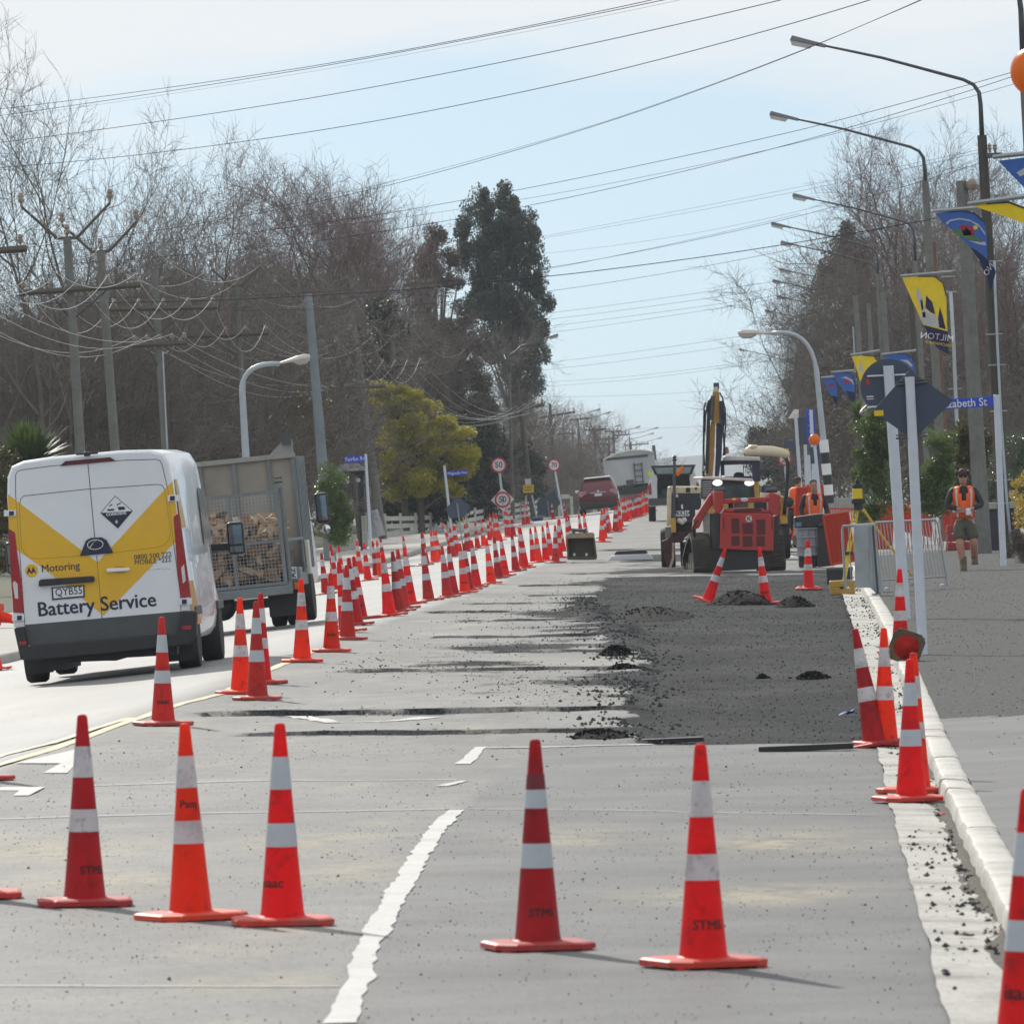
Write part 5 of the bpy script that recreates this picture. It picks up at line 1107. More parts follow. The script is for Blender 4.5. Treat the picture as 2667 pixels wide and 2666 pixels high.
logs(12,(-.9,.5),(3.3,4.2),lambda r_,x,y:2.38+r_.uniform(-.05,.06),fw,8)
MB().box((0,1.75,.86),(1.7,2.5,.42)).build('packed_logs',WD[3],fw)
# ---------------------------------------------------------------- red SUV
sp_=Gp(1563,1338); suv=thing('red_car','dark red hatchback SUV with sunlit roof driving away beyond the cones','car',sp_,-.01,None,(0,-R(3)),.99)
RED=mat('metallic_red',(.13,.008,.018),.25,metal=.3,var=.06,coat=.7)
def rg(y,w0,zb,belt,top,wt): 
    p=[(w0*.94,zb),(w0,zb+.15),(w0,belt-.25),(w0*.965,belt),(wt+.06,top-.12),(wt,top-.03),(wt*.6,top)]
    return [(x,y,z) for x,z in p]+[(-x,y,z) for x,z in p[::-1]]
MB().loft([rg(0,.84,.42,.98,1.15,.72),rg(.06,.9,.3,1.0,1.3,.68),rg(.35,.92,.25,1.02,1.62,.62),rg(1.0,.93,.22,1.02,1.68,.62),rg(2.6,.93,.22,1.0,1.66,.62),rg(3.3,.92,.22,.98,1.2,.66),rg(4.3,.88,.25,.85,.95,.6),rg(4.6,.75,.35,.65,.75,.5)]).build('body',RED,suv,smooth=35)
MB().add([(-.74,-.0,1.02),(.74,-.0,1.02),(.6,.3,1.55),(-.6,.3,1.55)],[(0,1,2,3)]).build('rear_window',GLASSD,suv)
MB().add([(-.66,.3,1.61),(.66,.3,1.61),(.6,.18,1.66),(-.6,.18,1.66),(-.6,2.6,1.7),(.6,2.6,1.7)],[(0,1,2,3),(3,2,5,4)]).build('roof',mat('roof_sunlight_tint',(.55,.5,.48),.2,metal=.3,coat=.6),suv)  # sun glare on the red car's roof put into a pale colour
MB().box((0,.02,.42),(1.7,.14,.3)).build('bumper',mat('black_bumper',(.02,.02,.02),.5),suv,bevel=.04)
for s in(-1,1):
    MB().prism([(s*.5,1.0),(s*.58,1.1),(s*.86,1.08),(s*.9,.9),(s*.8,.82)],-.045,.0).build('tail_lamp',mat('pale_red_lens',(.45,.25,.25),.15,var=.3),suv,bevel=.01)
    MB().box((s*1.02,2.9,1.08),(.2,.1,.15)).build('door_mirror',BLACKP if s>0 else CHROME,suv,bevel=.03)
    wheel(suv,s*.8,.85,.35,.22); wheel(suv,s*.8,3.6,.35,.22)
MB().box((0,-.03,.88),(.34,.015,.12)).build('number_plate',PLATEW,suv); MB().box((0,-.03,.99),(.7,.02,.025)).build('chrome_strip',CHROME,suv); MB().ball((0,-.03,1.04),.05,10,6,(1,.3,1)).build('badge',CHROME,suv)
MB().box((0,.6,1.72),(.02,.25,.05)).build('roof_antenna',BLACKP,suv)
# ---------------------------------------------------------------- far bulk truck
D=440; tp=W(1648,1290,D); tp.z=G(tp.x,D); ft=thing('bulk_truck','large pale grey tipper truck with rounded top and ladder, far down the road','truck',tp,0,None,(0,-R(3)))
F=Plane(tp,D); FTG=mat('truck_alloy',(.46,.48,.5),.5,metal=.1,var=.12,scale=1); 
bx=[F(x,y) for x,y in ((1582,1262),(1577,1196),(1590,1190),(1612,1181),(1636,1176),(1660,1174),(1690,1177),(1712,1184),(1716,1262),(1660,1270))]
MB().prism([(p.x,p.z) for p in bx],0,7).build('tipper_body',FTG,ft,bevel=.03)
tl_=[F(x,y) for x,y in ((1577,1194),(1590,1188),(1612,1179),(1636,1174),(1660,1172),(1690,1175),(1712,1182))]; MB().tube([p+Vector((0,-.05,0)) for p in tl_],.05,6).build('tarp_edge',OFFW,ft,smooth=True)
q=F(1668,1230); 
for dx in(-.2,.2): MB().box((q.x+dx,-.06,q.z-.05),(.05,.05,1.1)).build('ladder_rail',STEEL,ft)
for i in range(4): MB().box((q.x,-.06,q.z-.5+.3*i),(.4,.05,.04)).build('rung',STEEL,ft)
q=F(1697,1237); MB().box((q.x,-.03,q.z),(.2,.02,.24)).build('yellow_sticker',mat('fluoro_yellow',(.6,.75,.03),.4),ft); q=F(1645,1258); MB().box((q.x,-.03,q.z),(.4,.03,.36)).build('tail_hatch',STEEL,ft); q=F(1640,1190);MB().box((q.x,-.03,q.z),(2.2,.03,.12)).build('upper_beam',STEEL,ft)
MB().box((F(1648,1274).x,.5,F(1648,1274).z),(2.3,1,.5)).build('underframe',BLACKP,ft)
for x in(-.95,.95): wheel(ft,F(1648,1274).x+x,.8,.5,.4,rim=STEEL); wheel(ft,F(1648,1274).x+x,5.5,.5,.4,rim=STEEL)
a=F(1713,1200);b=F(1711,1162); MB().cyl(a+Vector((0,7.2,0)),b+Vector((0,7.2,0)),.09,.08,8).build('exhaust_stack',STEEL,ft); q=F(1574,1194); MB().box((q.x,7.5,q.z),(.14,.2,.2)).build('mirror_housing',BLACKP,ft)
MB().box((F(1648,1240).x,8.2,F(1648,1240).z-.3),(2.3,2.2,2.0)).build('cab',FTG,ft,bevel=.1)
# ---------------------------------------------------------------- ute with raised canopy hatch
up=Gp(1757,1357); ut=thing('utility_vehicle','silver utility with its rear canopy hatch raised, half hidden by the black-backed machine','utility vehicle',up,0,None,(0,R(1)))
F=Plane(up); X=lambda x:F(x,1300).x; Z=lambda y:F(1757,y).z
SIL=mat('silver_paint',(.7,.71,.72),.3,metal=.1,var=.05,coat=.5)
for s in(-1,1):
    MB().prism([(s*.93,.55),(s*.95,1.0),(s*.93,1.3),(s*.74,1.84),(s*.56,1.84),(s*.6,1.25),(s*.6,.55)],.02,4.8).build('body_side',SIL,ut,bevel=.02)
    MB().prism([(s*.92,.98),(s*.93,1.3),(s*.83,1.42),(s*.8,1.0)],-.03,.03).build('tail_lamp',TAILR,ut,bevel=.01)
    wheel(ut,s*.8,1.0,.4,.26); wheel(ut,s*.8,4.0,.4,.26)
    MB().cyl((s*.6,0,1.6),(s*.55,-.5,1.95),.015,.015,6).build('gas_strut',BLACKP,ut)
MB().box((0,2.5,.8),(1.5,4.6,.3)).build('floor_pan',BLACKP,ut); MB().box((0,.05,.72),(1.86,.2,.26)).build('bumper',GREYB,ut,bevel=.03); MB().box((0,1.9,1.2),(1.5,.05,1.1)).build('bulkhead',STEEL,ut); MB().box((0,1,1.85),(1.3,1.9,.05)).build('canopy_roof',BLACKP,ut)
MB().prism([(-.82,2.03),(.82,2.03),(.66,1.68),(-.66,1.68)],-.5,-.47).build('raised_hatch',BLACKP,ut,bevel=.01); MB().prism([(-.68,1.95),(.68,1.95),(.58,1.72),(-.58,1.72)],-.515,-.502).build('hatch_glass',mat('pale_tinted_glass',(.22,.27,.27),.1,var=.15),ut)
for x,z in((-.3,1.15),(.1,1.1),(.45,1.2)): MB().box((x,.5,z-.15),(.3,.3,.3)).build('crate',mat('dark_blue_gear',(.04,.06,.1),.6),ut,bevel=.02)
# ================================================================ ROAD MACHINES
LRED=mat('loader_red',(.4,.02,.018),.4,var=.08,coat=.3,dirt=(.2,.1,.08),dirt_amt=.25); LREDD=mat('loader_grille',(.09,.008,.01),.6,var=.3,scale=30); CREAM=mat('machine_cream',(.62,.55,.36),.45,var=.08,dirt=(.25,.2,.12),dirt_amt=.35); CATY=mat('machine_yellow',(.5,.3,.04),.5,var=.15,dirt=(.15,.1,.05),dirt_amt=.4); BLADE=mat('rusty_maroon_steel',(.05,.018,.02),.5,metal=.4,var=.4); TRACKM=mat('rubber_track',(.04,.037,.03),.85,var=.3,dirt=(.16,.14,.1),dirt_amt=.7); LGREY=mat('loader_white',(.6,.57,.55),.45,var=.08,dirt=(.3,.25,.2),dirt_amt=.4)
LIT=mat('lit_work_lamp',(1,.93,.8),.3,var=0,emit=1.3)
z4=lambda x,y:(1650+x*.3367,950+y*.3367)
def polyp(par,F,zf,pts,y0,y1,m,name,bev=.01):
    q=[F(*zf(*p)) for p in pts]; return MB().prism([(a.x,a.z) for a in q],y0,y1).build(name,m,par,bevel=bev)
def boxz(par,F,zf,x0,y0,x1,y1,d0,d1,m,name,bev=.01):
    a=F(*zf(x0,y0)); b=F(*zf(x1,y1)); return MB().box(((a.x+b.x)/2,(d0+d1)/2,(a.z+b.z)/2),(abs(b.x-a.x),d1-d0,abs(a.z-b.z))).build(name,m,par,bevel=bev)
lb_=Gp(1948,1490); ld=thing('track_loader','red compact track loader seen from behind with lit work lamps','track loader',lb_,R(7)); F=Plane(lb_)
polyp(ld,F,z4,[(668,1152),(690,1142),(1060,1150),(1090,1172),(1082,1442),(660,1426)],-.06,.5,LRED,'engine_door',.02)
polyp(ld,F,z4,[(705,1108),(1000,1108),(1062,1150),(690,1142)],.0,1.0,LRED,'hood',.03); boxz(ld,F,z4,775,1114,990,1132,-.01,.0,LREDD,'hood_vent')
for x0,y0,x1,y1 in((752,1187,818,1300),(838,1227,925,1305),(948,1195,1020,1310),(752,1325,818,1395),(840,1325,920,1405),(945,1325,1015,1400),(686,1185,700,1270),(1064,1182,1076,1270)):
    g=boxz(ld,F,z4,x0,y0,x1,y1,-.068,-.05,LREDD,'grille_panel',.004)
a=F(*z4(887,1190)); MB().cyl((a.x,-.09,a.z),(a.x,-.06,a.z),.07,.07,20).build('round_badge',CHROME,ld); MB().cyl((a.x,-.094,a.z),(a.x,-.088,a.z),.055,.055,20).build('badge_face',LGREY,ld); lettering('K',face_cam(a.x,-.097,a.z),LREDD,ld,'badge_letter',size=.1,bold=.004)
polyp(ld,F,z4,[(608,1150),(668,1150),(662,1428),(608,1424)],.0,1.2,BLACKP,'side_panel'); polyp(ld,F,z4,[(1090,1172),(1128,1160),(1126,1440),(1083,1442)],.0,1.2,BLACKP,'side_panel')
polyp(ld,F,z4,[(552,1120),(612,1150),(612,1440),(590,1470),(560,1300)],.4,1.6,LGREY,'side_cover'); boxz(ld,F,z4,600,1420,1130,1575,.1,1.8,BLACKP,'undercarriage')
boxz(ld,F,z4,690,1036,1050,1060,-.02,.1,LRED,'cross_tube',.02); boxz(ld,F,z4,762,1030,790,1046,-.035,-.02,YPRINT,'warning_sticker',0); a=F(*z4(857,1043)); MB().ball((a.x,-.03,a.z),.06,10,6,(1.3,.2,.7)).build('oval_sticker',LGREY,ld,smooth=True)
for pts in ([(618,975),(695,980),(692,1110),(660,1150),(625,1145)],[(1048,1000),(1058,985),(1128,1003),(1142,1020),(1118,1160),(1085,1165),(1042,1130)]): polyp(ld,F,z4,pts,-.05,.25,LRED,'arm_tower',.02)
for x in(660,1068):
    a=F(*z4(x,968)); MB().cyl((a.x-.1,.1,a.z),(a.x+.12,.1,a.z),.06,.06,10).build('pivot_pin',STEEL,ld)
for sx_,pts in ((0,[(470,1275),(478,1195),(600,1010),(640,965),(690,985),(640,1060),(560,1170),(520,1262)]),(1,[(1115,1000),(1150,1010),(1160,1110),(1150,1240),(1125,1240),(1130,1120)])):
    polyp(ld,F,z4,pts,.3,.5 if sx_==0 else 1.8,LRED,'lift_arm',.015)
MB().tube([F(*z4(485,1330))+Vector((0,.3,0)),F(*z4(470,1260))+Vector((0,.3,0)),F(*z4(500,1200))+Vector((0,.25,0))],.02,6).build('hydraulic_hose',BLACKP,ld,smooth=True)
polyp(ld,F,z4,[(568,882),(580,872),(960,876),(975,890),(988,1036),(560,1036)],.9,1.0,BLACKP,'cab_frame'); polyp(ld,F,z4,[(690,925),(945,930),(945,1032),(690,1030)],.88,.895,mat('cab_glass',(.03,.06,.06),.1,var=.4),'rear_window',0)
polyp(ld,F,z4,[(565,866),(590,862),(960,878),(975,895),(965,902),(650,885),(570,884)],.8,2.2,LGREY,'cab_roof',.02); polyp(ld,F,z4,[(568,884),(655,888),(655,1034),(560,1036)],.86,.89,GREYB,'side_grille')
for i in range(7): boxz(ld,F,z4,575,900+18*i,645,906+18*i,.845,.86,GALV,'grille_slat',0)
for x in(690,940): a=F(*z4(x,911)); MB().ball((a.x,.84,a.z),.1,12,8,(1,.35,.62)).build('work_lamp',LIT,ld,smooth=True)
boxz(ld,F,z4,760,855,815,864,1.2,1.6,LGREY,'roof_hatch'); boxz(ld,F,z4,795,1056,905,1100,.3,.5,mat('grey_cooler',(.12,.13,.14),.6,var=.5,scale=20),'cooler')
a=F(*z4(760,1075)); MB().cyl((a.x,.2,a.z-.1),(a.x,.2,a.z+.06),.05,.05,10).build('exhaust',BLACKP,ld)
tr=[(0.02,.14),(.1,.02),(.2,0),(1.7,0),(1.9,.12),(1.92,.28),(1.2,.62),(.75,.8),(.45,.84),(.2,.7)]
def loopbelt(prof,x0,x1,th,par,mm,name):
    n=len(prof); cx_=sum(p[0] for p in prof)/n; cz=sum(p[1] for p in prof)/n; inn=[(cx_+(a-cx_)*(1-th/ .8),cz+(b-cz)*(1-th/.4)) for a,b in prof]
    v=[(x,a,b) for x in(x0,x1) for ring_ in(prof,inn) for a,b in ring_]; f=[]
    for i in range(n):
        j=(i+1)%n; f+=[(i,j,2*n+j,2*n+i),(n+i,n+j,3*n+j,3*n+i),(i,j,n+j,n+i),(2*n+i,2*n+j,3*n+j,3*n+i)]
    return MB().add(v,f).build(name,mm,par,bevel=.01)
for xc in(F(*z4(530,1400)).x,F(*z4(1105,1400)).x):
    t_=loopbelt(tr,xc-.19,xc+.19,.09,ld,TRACKM,'rubber_track')
    for i in range(5): MB().cyl((xc-.13,.3+.33*i,.14),(xc+.13,.3+.33*i,.14),.09,.09,10).build('roller',mat('worn_roller',(.2,.19,.15),.6,metal=.4,var=.3),t_,smooth=40)
    MB().cyl((xc-.13,.5,.6),(xc+.13,.5,.6),.16,.16,12).build('sprocket',STEEL,t_,smooth=40); MB().box((xc,.95,.32),(.2,1.2,.22)).build('track_frame',BLACKP,t_)
    for i in range(16): MB().box((xc,-.0+.0,.1+.04*i),(.36,.03,.018)).build('lug',TRACKM,t_)
# black-backed machine with the plate
mb=Gp(1790,1482); mb.y+=3; mb.z=G(mb.x,mb.y); pl_=thing('road_profiler','cream machine with black rear panel, number plate and maroon blade beside the loader','road machine',mb,0); F=Plane(mb)
polyp(pl_,F,z4,[(262,948),(275,940),(520,940),(535,955),(535,1000),(265,1000)],.0,1.6,CREAM,'hood',.03); polyp(pl_,F,z4,[(292,992),(524,992),(520,1222),(292,1235)],-.01,1.4,mat('black_radiator_panel',(.02,.024,.035),.5,var=.3,scale=12),'rear_panel',.015)
polyp(pl_,F,z4,[(260,985),(295,985),(292,1240),(256,1250)],-.03,1.3,CREAM,'side_strip'); boxz(pl_,F,z4,405,950,440,985,-.03,0,BLACKP,'latch'); a=F(*z4(483,956)); MB().cyl((a.x,-.03,a.z),(a.x,0,a.z),.03,.03,12).build('cap',STEEL,pl_)
boxz(pl_,F,z4,322,1130,433,1168,-.03,-.012,PLATEW,'number_plate',0); a=F(*z4(378,1149)); lettering('PKR264',face_cam(a.x,-.034,a.z),NAVY,pl_,'plate_lettering',size=.135,bold=.002,sx=.78); boxz(pl_,F,z4,368,1080,384,1112,-.02,-.012,PLATEW,'small_label',0); boxz(pl_,F,z4,323,1000,345,1023,-.02,-.012,PLATEW,'small_label',0)
a=F(*z4(314,1190)); b=F(*z4(316,735)); MB().cyl(a+Vector((0,-.1,0)),b+Vector((0,-.1,0)),.035,.03,8).build('antenna_mast',STEEL,pl_); c=F(*z4(316,722)); MB().lathe([(.03,-.06),(.06,-.03),(.03,0),(.06,.03),(.02,.06),(0,.07)],10,c+Vector((0,-.1,0))).build('antenna_head',STEEL,pl_)
q=boxz(pl_,F,z4,286,1185,330,1295,-.2,-.06,CATY,'yellow_post',.01); a=F(*z4(356,820)); o=MB().cyl((-.03,0,-.11),(.04,0,.11),.055,.04,10).build('amber_beacon',AMBER,pl_,smooth=40); o.location=a+Vector((0,-.05,0)); o.rotation_euler=(0,R(25),0)
polyp(pl_,F,z4,[(220,1362),(262,1345),(302,1298),(312,1370),(322,1400),(312,1542),(290,1585),(255,1582),(262,1560),(240,1500),(232,1400)],-.25,-.15,BLADE,'blade',.01); polyp(pl_,F,z4,[(298,1375),(316,1375),(314,1500),(288,1580),(268,1582),(296,1490)],-.28,-.252,mat('lit_edge_tint',(.4,.3,.24),.5,metal=.3,var=.3),'blade_edge',0)  # beige edge strip: sunlight on the blade put into the colour
boxz(pl_,F,z4,242,1255,300,1342,.0,.2,mat('grey_panel',(.2,.2,.18),.7),'splash_panel'); boxz(pl_,F,z4,300,1295,440,1370,-.05,.4,BLADE,'drawbar'); boxz(pl_,F,z4,310,1230,500,1300,.2,1.2,BLACKP,'rear_frame')
a=F(*z4(395,1366)); MB().ball((a.x,-.1,a.z),.045,10,8).build('tow_ball',CHROME,pl_,smooth=True); MB().cyl(F(*z4(395,1345))+Vector((0,-.1,0)),F(*z4(450,1300))+Vector((0,-.1,0)),.015,.015,6).build('chrome_rod',CHROME,pl_)
for x,y in((270,1490),(420,1490)): wheel(pl_,F(*z4(x,y)).x,.6,.42,.3,rim=STEEL)
for i,(x,y) in enumerate(((355,1205),(375,1215),(392,1200))): MB().ball(F(*z4(x,y))+Vector((0,-.05,0)),.06,8,6).build('valve_block',LGREY,pl_)
# excavator with upright boom
eb=W(1880,1440,206); eb.z=G(eb.x,206); ex=thing('excavator','excavator with upright yellow-brown boom behind the red loader','excavator',eb,0); F=Plane(eb)
BOOMY=mat('boom_ochre',(.42,.22,.04),.5,var=.15,dirt=(.1,.06,.03),dirt_amt=.4); BOOMB=mat('boom_navy',(.02,.025,.06),.5,var=.2)
polyp(ex,F,z4,[(612,205),(662,205),(668,300),(668,455),(610,452),(603,330)],-.2,.2,BOOMY,'stick',.02); polyp(ex,F,z4,[(600,430),(634,430),(626,700),(612,862),(548,862),(560,700)],-.15,.3,BOOMY,'boom',.02); polyp(ex,F,z4,[(640,450),(692,430),(682,700),(660,862),(628,862),(636,700)],-.12,.3,BOOMB,'boom_side',.02)
polyp(ex,F,z4,[(617,140),(660,136),(664,178),(655,208),(620,208)],-.1,.1,STEEL,'linkage'); boxz(ex,F,z4,622,172,655,208,-.14,-.1,LGREY,'pin_boss')
for x0,y0,x1,y1,r_,mm in ((585,275,566,840,.045,BLACKP),(612,240,600,430,.05,STEEL),(680,280,688,470,.06,BOOMB),(548,350,538,820,.03,GALV),(575,400,560,850,.03,CHROME)):
    MB().cyl(F(*z4(x0,y0))+Vector((0,-.25,0)),F(*z4(x1,y1))+Vector((0,-.25,0)),r_,r_,10).build('hydraulic_ram',mm,ex,smooth=40)
for pts in ([(556,290),(545,340),(543,480),(540,600),(548,780)],[(692,280),(708,340),(712,460),(702,600),(706,700)],[(690,300),(700,400),(692,520),(700,640),(695,700)],[(600,260),(572,300),(556,400),(552,520)],[(665,215),(690,260),(694,330),(688,420)]):
    MB().tube([F(*z4(*p))+Vector((0,-.3,0)) for p in pts],.022,6).build('hydraulic_hose',BLACKP,ex,smooth=True)
boxz(ex,F,z4,530,805,568,1040,-.1,.3,BLACKP,'boom_foot'); boxz(ex,F,z4,540,900,985,1180,.4,2.4,CATY,'house',.05)
for x0,y0,x1,y1 in((672,740,708,900),(915,740,985,900)): boxz(ex,F,z4,x0,y0,x1,y1,.2,.3,BOOMB,'cab_pillar'); boxz(ex,F,z4,x0+4,y0,x1-4,y1,1.6,1.7,BOOMB,'cab_pillar')
boxz(ex,F,z4,700,738,920,766,.22,.28,BOOMB,'cab_header'); polyp(ex,F,z4,[(690,742),(700,708),(720,702),(900,708),(975,712),(980,742)],.1,1.9,LGREY,'cab_roof',.03); boxz(ex,F,z4,700,868,920,905,.2,1.6,BOOMB,'cab_base')
boxz(ex,F,z4,846,765,856,870,.24,.27,BOOMB,'window_bar',0); polyp(ex,F,z4,[(775,870),(778,845),(795,830),(840,830),(858,845),(862,870)],.8,.95,BLACKP,'seat',.02)
a=F(*z4(716,650)); MB().lathe([(.05,-.12),(.07,-.1),(.07,.0),(.05,.02),(.08,.04),(.0,.06)],12,a+Vector((0,.5,0))).build('beacon',mat('dull_beacon',(.3,.15,.1),.5),ex); boxz(ex,F,z4,640,828,648,866,.0,.05,LGREY,'marker_rod',0)
for s in(-.8,.8): loopbelt([(-.5,.1),(-.35,0),(2.6,0),(2.8,.15),(2.8,.45),(2.6,.62),(-.35,.62),(-.5,.45)],F(*z4(770,1000)).x+s-.25,F(*z4(770,1000)).x+s+.25,.1,ex,TRACKM,'crawler_track')
# roller with a curved cream canopy
rb_=W(2000,1440,190); rb_.z=G(rb_.x,190); ro=thing('road_roller','road roller with curved cream canopy and black post behind the loader','road roller',rb_,0); F=Plane(rb_)
MB().tube([F(*z4(*p)) for p in((862,690),(880,672),(910,666),(1000,664),(1080,668),(1150,680),(1182,694),(1192,715))],[.07,.1,.11,.12,.12,.11,.1,.07],10).build('canopy_bar',mat('canopy_cream',(.68,.58,.42),.45,var=.06),ro,smooth=True)
MB().tube([F(*z4(*p)) for p in((1150,705),(1180,720),(1194,760),(1192,850),(1182,1000),(1166,1160))],[.035,.04,.045,.045,.045,.045],8).build('canopy_post',BLACKP,ro,smooth=True)
a=F(*z4(925,650)); MB().lathe([(.09,-.12),(.07,-.03),(.11,0),(.12,.05),(.08,.09),(0,.1)],14,a).build('beacon',CREAM,ro,smooth=40); boxz(ro,F,z4,1000,808,1052,862,-.1,0,BLACKP,'mirror_housing'); a=F(*z4(1200,1062)); MB().ball((a.x,0,a.z),.12,12,8,(1,.4,1)).build('round_mirror',BLACKP,ro,smooth=True)
polyp(ro,F,z4,[(988,930),(1060,930),(1100,950),(1125,990),(985,990)],.0,1.2,BOOMB,'engine_hood',.03); boxz(ro,F,z4,985,985,1140,1060,0,1.2,CREAM,'hood_side',.03); boxz(ro,F,z4,1128,1020,1190,1170,.2,1.2,CATY,'frame',.03); boxz(ro,F,z4,1135,1170,1192,1230,.0,.9,CATY,'step_box',.02); boxz(ro,F,z4,930,1060,1150,1400,.3,1.4,BLACKP,'chassis',.03)
boxz(ro,F,z4,1120,1230,1185,1420,.3,1.4,mat('dusty_grey',(.16,.16,.155),.8,var=.2),'side_plate',.02); wheel(ro,F(*z4(1150,1350)).x,.5,.5,.35,rim=STEEL); wheel(ro,F(*z4(900,1350)).x,.5,.5,.35,rim=STEEL)
# excavator bucket lying in the lane
zC=lambda x,y:(1340+x*.20704,1240+y*.20704)
bb=Gp(1518,1457); bk=thing('digger_bucket','olive steel digger bucket standing on end beside the cone row','bucket',bb,0); F=Plane(bb); OLB=mat('olive_bucket',(.085,.08,.055),.7,metal=.2,var=.2,dirt=(.16,.14,.1),dirt_amt=.5)
polyp(bk,F,zC,[(655,780),(1000,770),(1025,1030),(675,1040)],.3,.34,OLB,'bucket_back',.01); polyp(bk,F,zC,[(655,740),(690,715),(985,705),(1008,730),(1000,775),(655,785)],-.02,.34,mat('bucket_lip',(.3,.25,.17),.7,var=.2),'bucket_lip',.015)
polyp(bk,F,zC,[(650,780),(672,780),(690,1045),(665,1045)],-.03,.33,OLB,'bucket_cheek'); polyp(bk,F,zC,[(985,770),(1008,768),(1040,1030),(1012,1035)],-.03,.33,OLB,'bucket_cheek'); polyp(bk,F,zC,[(675,1020),(1025,1012),(1028,1045),(675,1055)],-.03,.33,OLB,'bucket_floor')
MB().tube([F(*zC(*p)) for p in((745,715),(740,665),(765,680),(870,680),(890,655),(885,710))],.04,8).build('pin_bracket',STEEL,bk)
for x in(752,905): a=F(*zC(x,992)); MB().ball((a.x,-.02,a.z),.025,8,6).build('bolt_head',PLATEW,bk); MB().box((a.x,.29,a.z+.02),(.05,.02,.05)).build('tooth',PLATEW,bk)
scrap(1560,1458,.06,PLATEW,'small white scrap beside the olive digger bucket')
# tray of white and black
tb2=Gp(1642,1458); ty_=thing('drain_cover_frame','white sloping frame topped by a black slab, lying on the dug lane','drain frame',tb2,0); F=Plane(tb2)
polyp(ty_,F,zC,[(1175,1060),(1215,1005),(1700,975),(1750,1050),(1640,1050)],0,.9,mat('frame_white',(.6,.63,.68),.5,var=.06),'base_frame',.01); polyp(ty_,F,zC,[(1250,990),(1280,945),(1650,925),(1680,965),(1640,975)],.1,.8,BLACKP,'black_slab',.01)
# ================================================================ SIGNS
BACK=mat('sign_back_navy',(.055,.075,.115),.5,metal=.3,var=.06,scale=1); POSTW=mat('white_post',(.55,.6,.68),.45,var=.05,dirt=(.4,.4,.4),dirt_amt=.2); BLUE=mat('street_sign_blue',(.01,.06,.5),.35,var=.04); SRED=mat('sign_red',(.5,.01,.03),.4,var=.05); SWH=mat('sign_white',(.68,.67,.7),.45,var=.04); INKG=mat('sign_black',(.03,.03,.04),.5)
def post(t,F,a,b,r,m=POSTW,dy=0,name='post'): return MB().cyl(F(*a)+Vector((0,dy,0)),F(*b)+Vector((0,dy,0)),r,r*.95,12).build(name,m,t,smooth=40)
z5=lambda x,y:(2050+x*.4144,900+y*.4144)
p=Gp(2404,1705); t=thing('diamond_sign','diamond traffic sign seen from its dark back on the nearer white post','traffic sign',p,0); F=Plane(p)
post(t,F,(2404,1712),z5(770,196),.052); q=[F(*z5(*k)) for k in((538,412),(770,152),(1045,342),(800,612),(660,560))]
q=[F(*z5(*k)) for k in((537,412),(768,155),(1048,345),(795,592))]; MB().prism([(a.x,a.z) for a in q],-.085+.14,-.08+.145).build('sign_plate',BACK,t,bevel=.002)
for y0 in(237,573): a=F(*z5(685,y0+10)); b=F(*z5(880,y0-8)); MB().cyl(a+Vector((0,.03,0)),b+Vector((0,.03,0)),.012,.012,6).build('clamp',STEEL,t); MB().cyl(a+Vector((0,.03,.03)),b+Vector((0,.03,.03)),.008,.008,6).build('clamp',STEEL,t)
boxz(t,F,z5,548,408,607,440,.05,.054,YPRINT,'yellow_label',0)
p=Gp(2356,1612); t=thing('round_sign','large round traffic sign seen from its navy back on the farther white post','traffic sign',p,0); F=Plane(p)
post(t,F,(2358,1615),z5(636,126),.07); c=F(*z5(638,258)); MB().cyl((c.x,.09,c.z),(c.x,.1,c.z),175*.4144*p.y/FS,175*.4144*p.y/FS,48).build('sign_plate',BACK,t)
for y0,x0,x1 in((186,505,765),(380,505,770)): MB().cyl(F(*z5(x0,y0+6))+Vector((0,.06,0)),F(*z5(x1,y0-6))+Vector((0,.06,0)),.012,.012,6).build('mount_rail',SWH,t)
boxz(t,F,z5,493,208,522,246,.082,.088,mat('red_label',(.35,.03,.02),.5),'red_label',0); boxz(t,F,z5,500,317,545,323,.082,.088,SWH,'small_lettering',0); boxz(t,F,z5,502,334,545,337,.082,.088,SWH,'small_lettering',0)
p=Gp(2614,1473); t=thing('street_name_sign','blue Elizabeth St name blade on a pale post beside the dark lamp pole','street sign',p,0); F=Plane(p)
post(t,F,(2614,1476),(2595,1028),.06); a=F(*z5(985,392)); b=F(*z5(1300,322)); q=[F(*z5(*k)) for k in((975,338),(1300,318),(1303,380),(975,402))]; MB().prism([(k.x,k.z) for k in q],-.02,.02).build('name_blade',BLUE,t,bevel=.003)
a=F(*z5(1258,372)); b=F(*z5(1160,366)); me=text_mesh('Elizabeth St',size=.21,bold=.002,sx=.93,align='RIGHT'); me.transform(face_cam(F(*z5(1256,352)).x,-.024,F(*z5(1256,354)).z,R(1.0))); link('lettering',me,SWH,t)
boxz(t,F,z5,1296,308,1318,380,-.03,.03,SWH,'blade_clamp'); 
D_=400
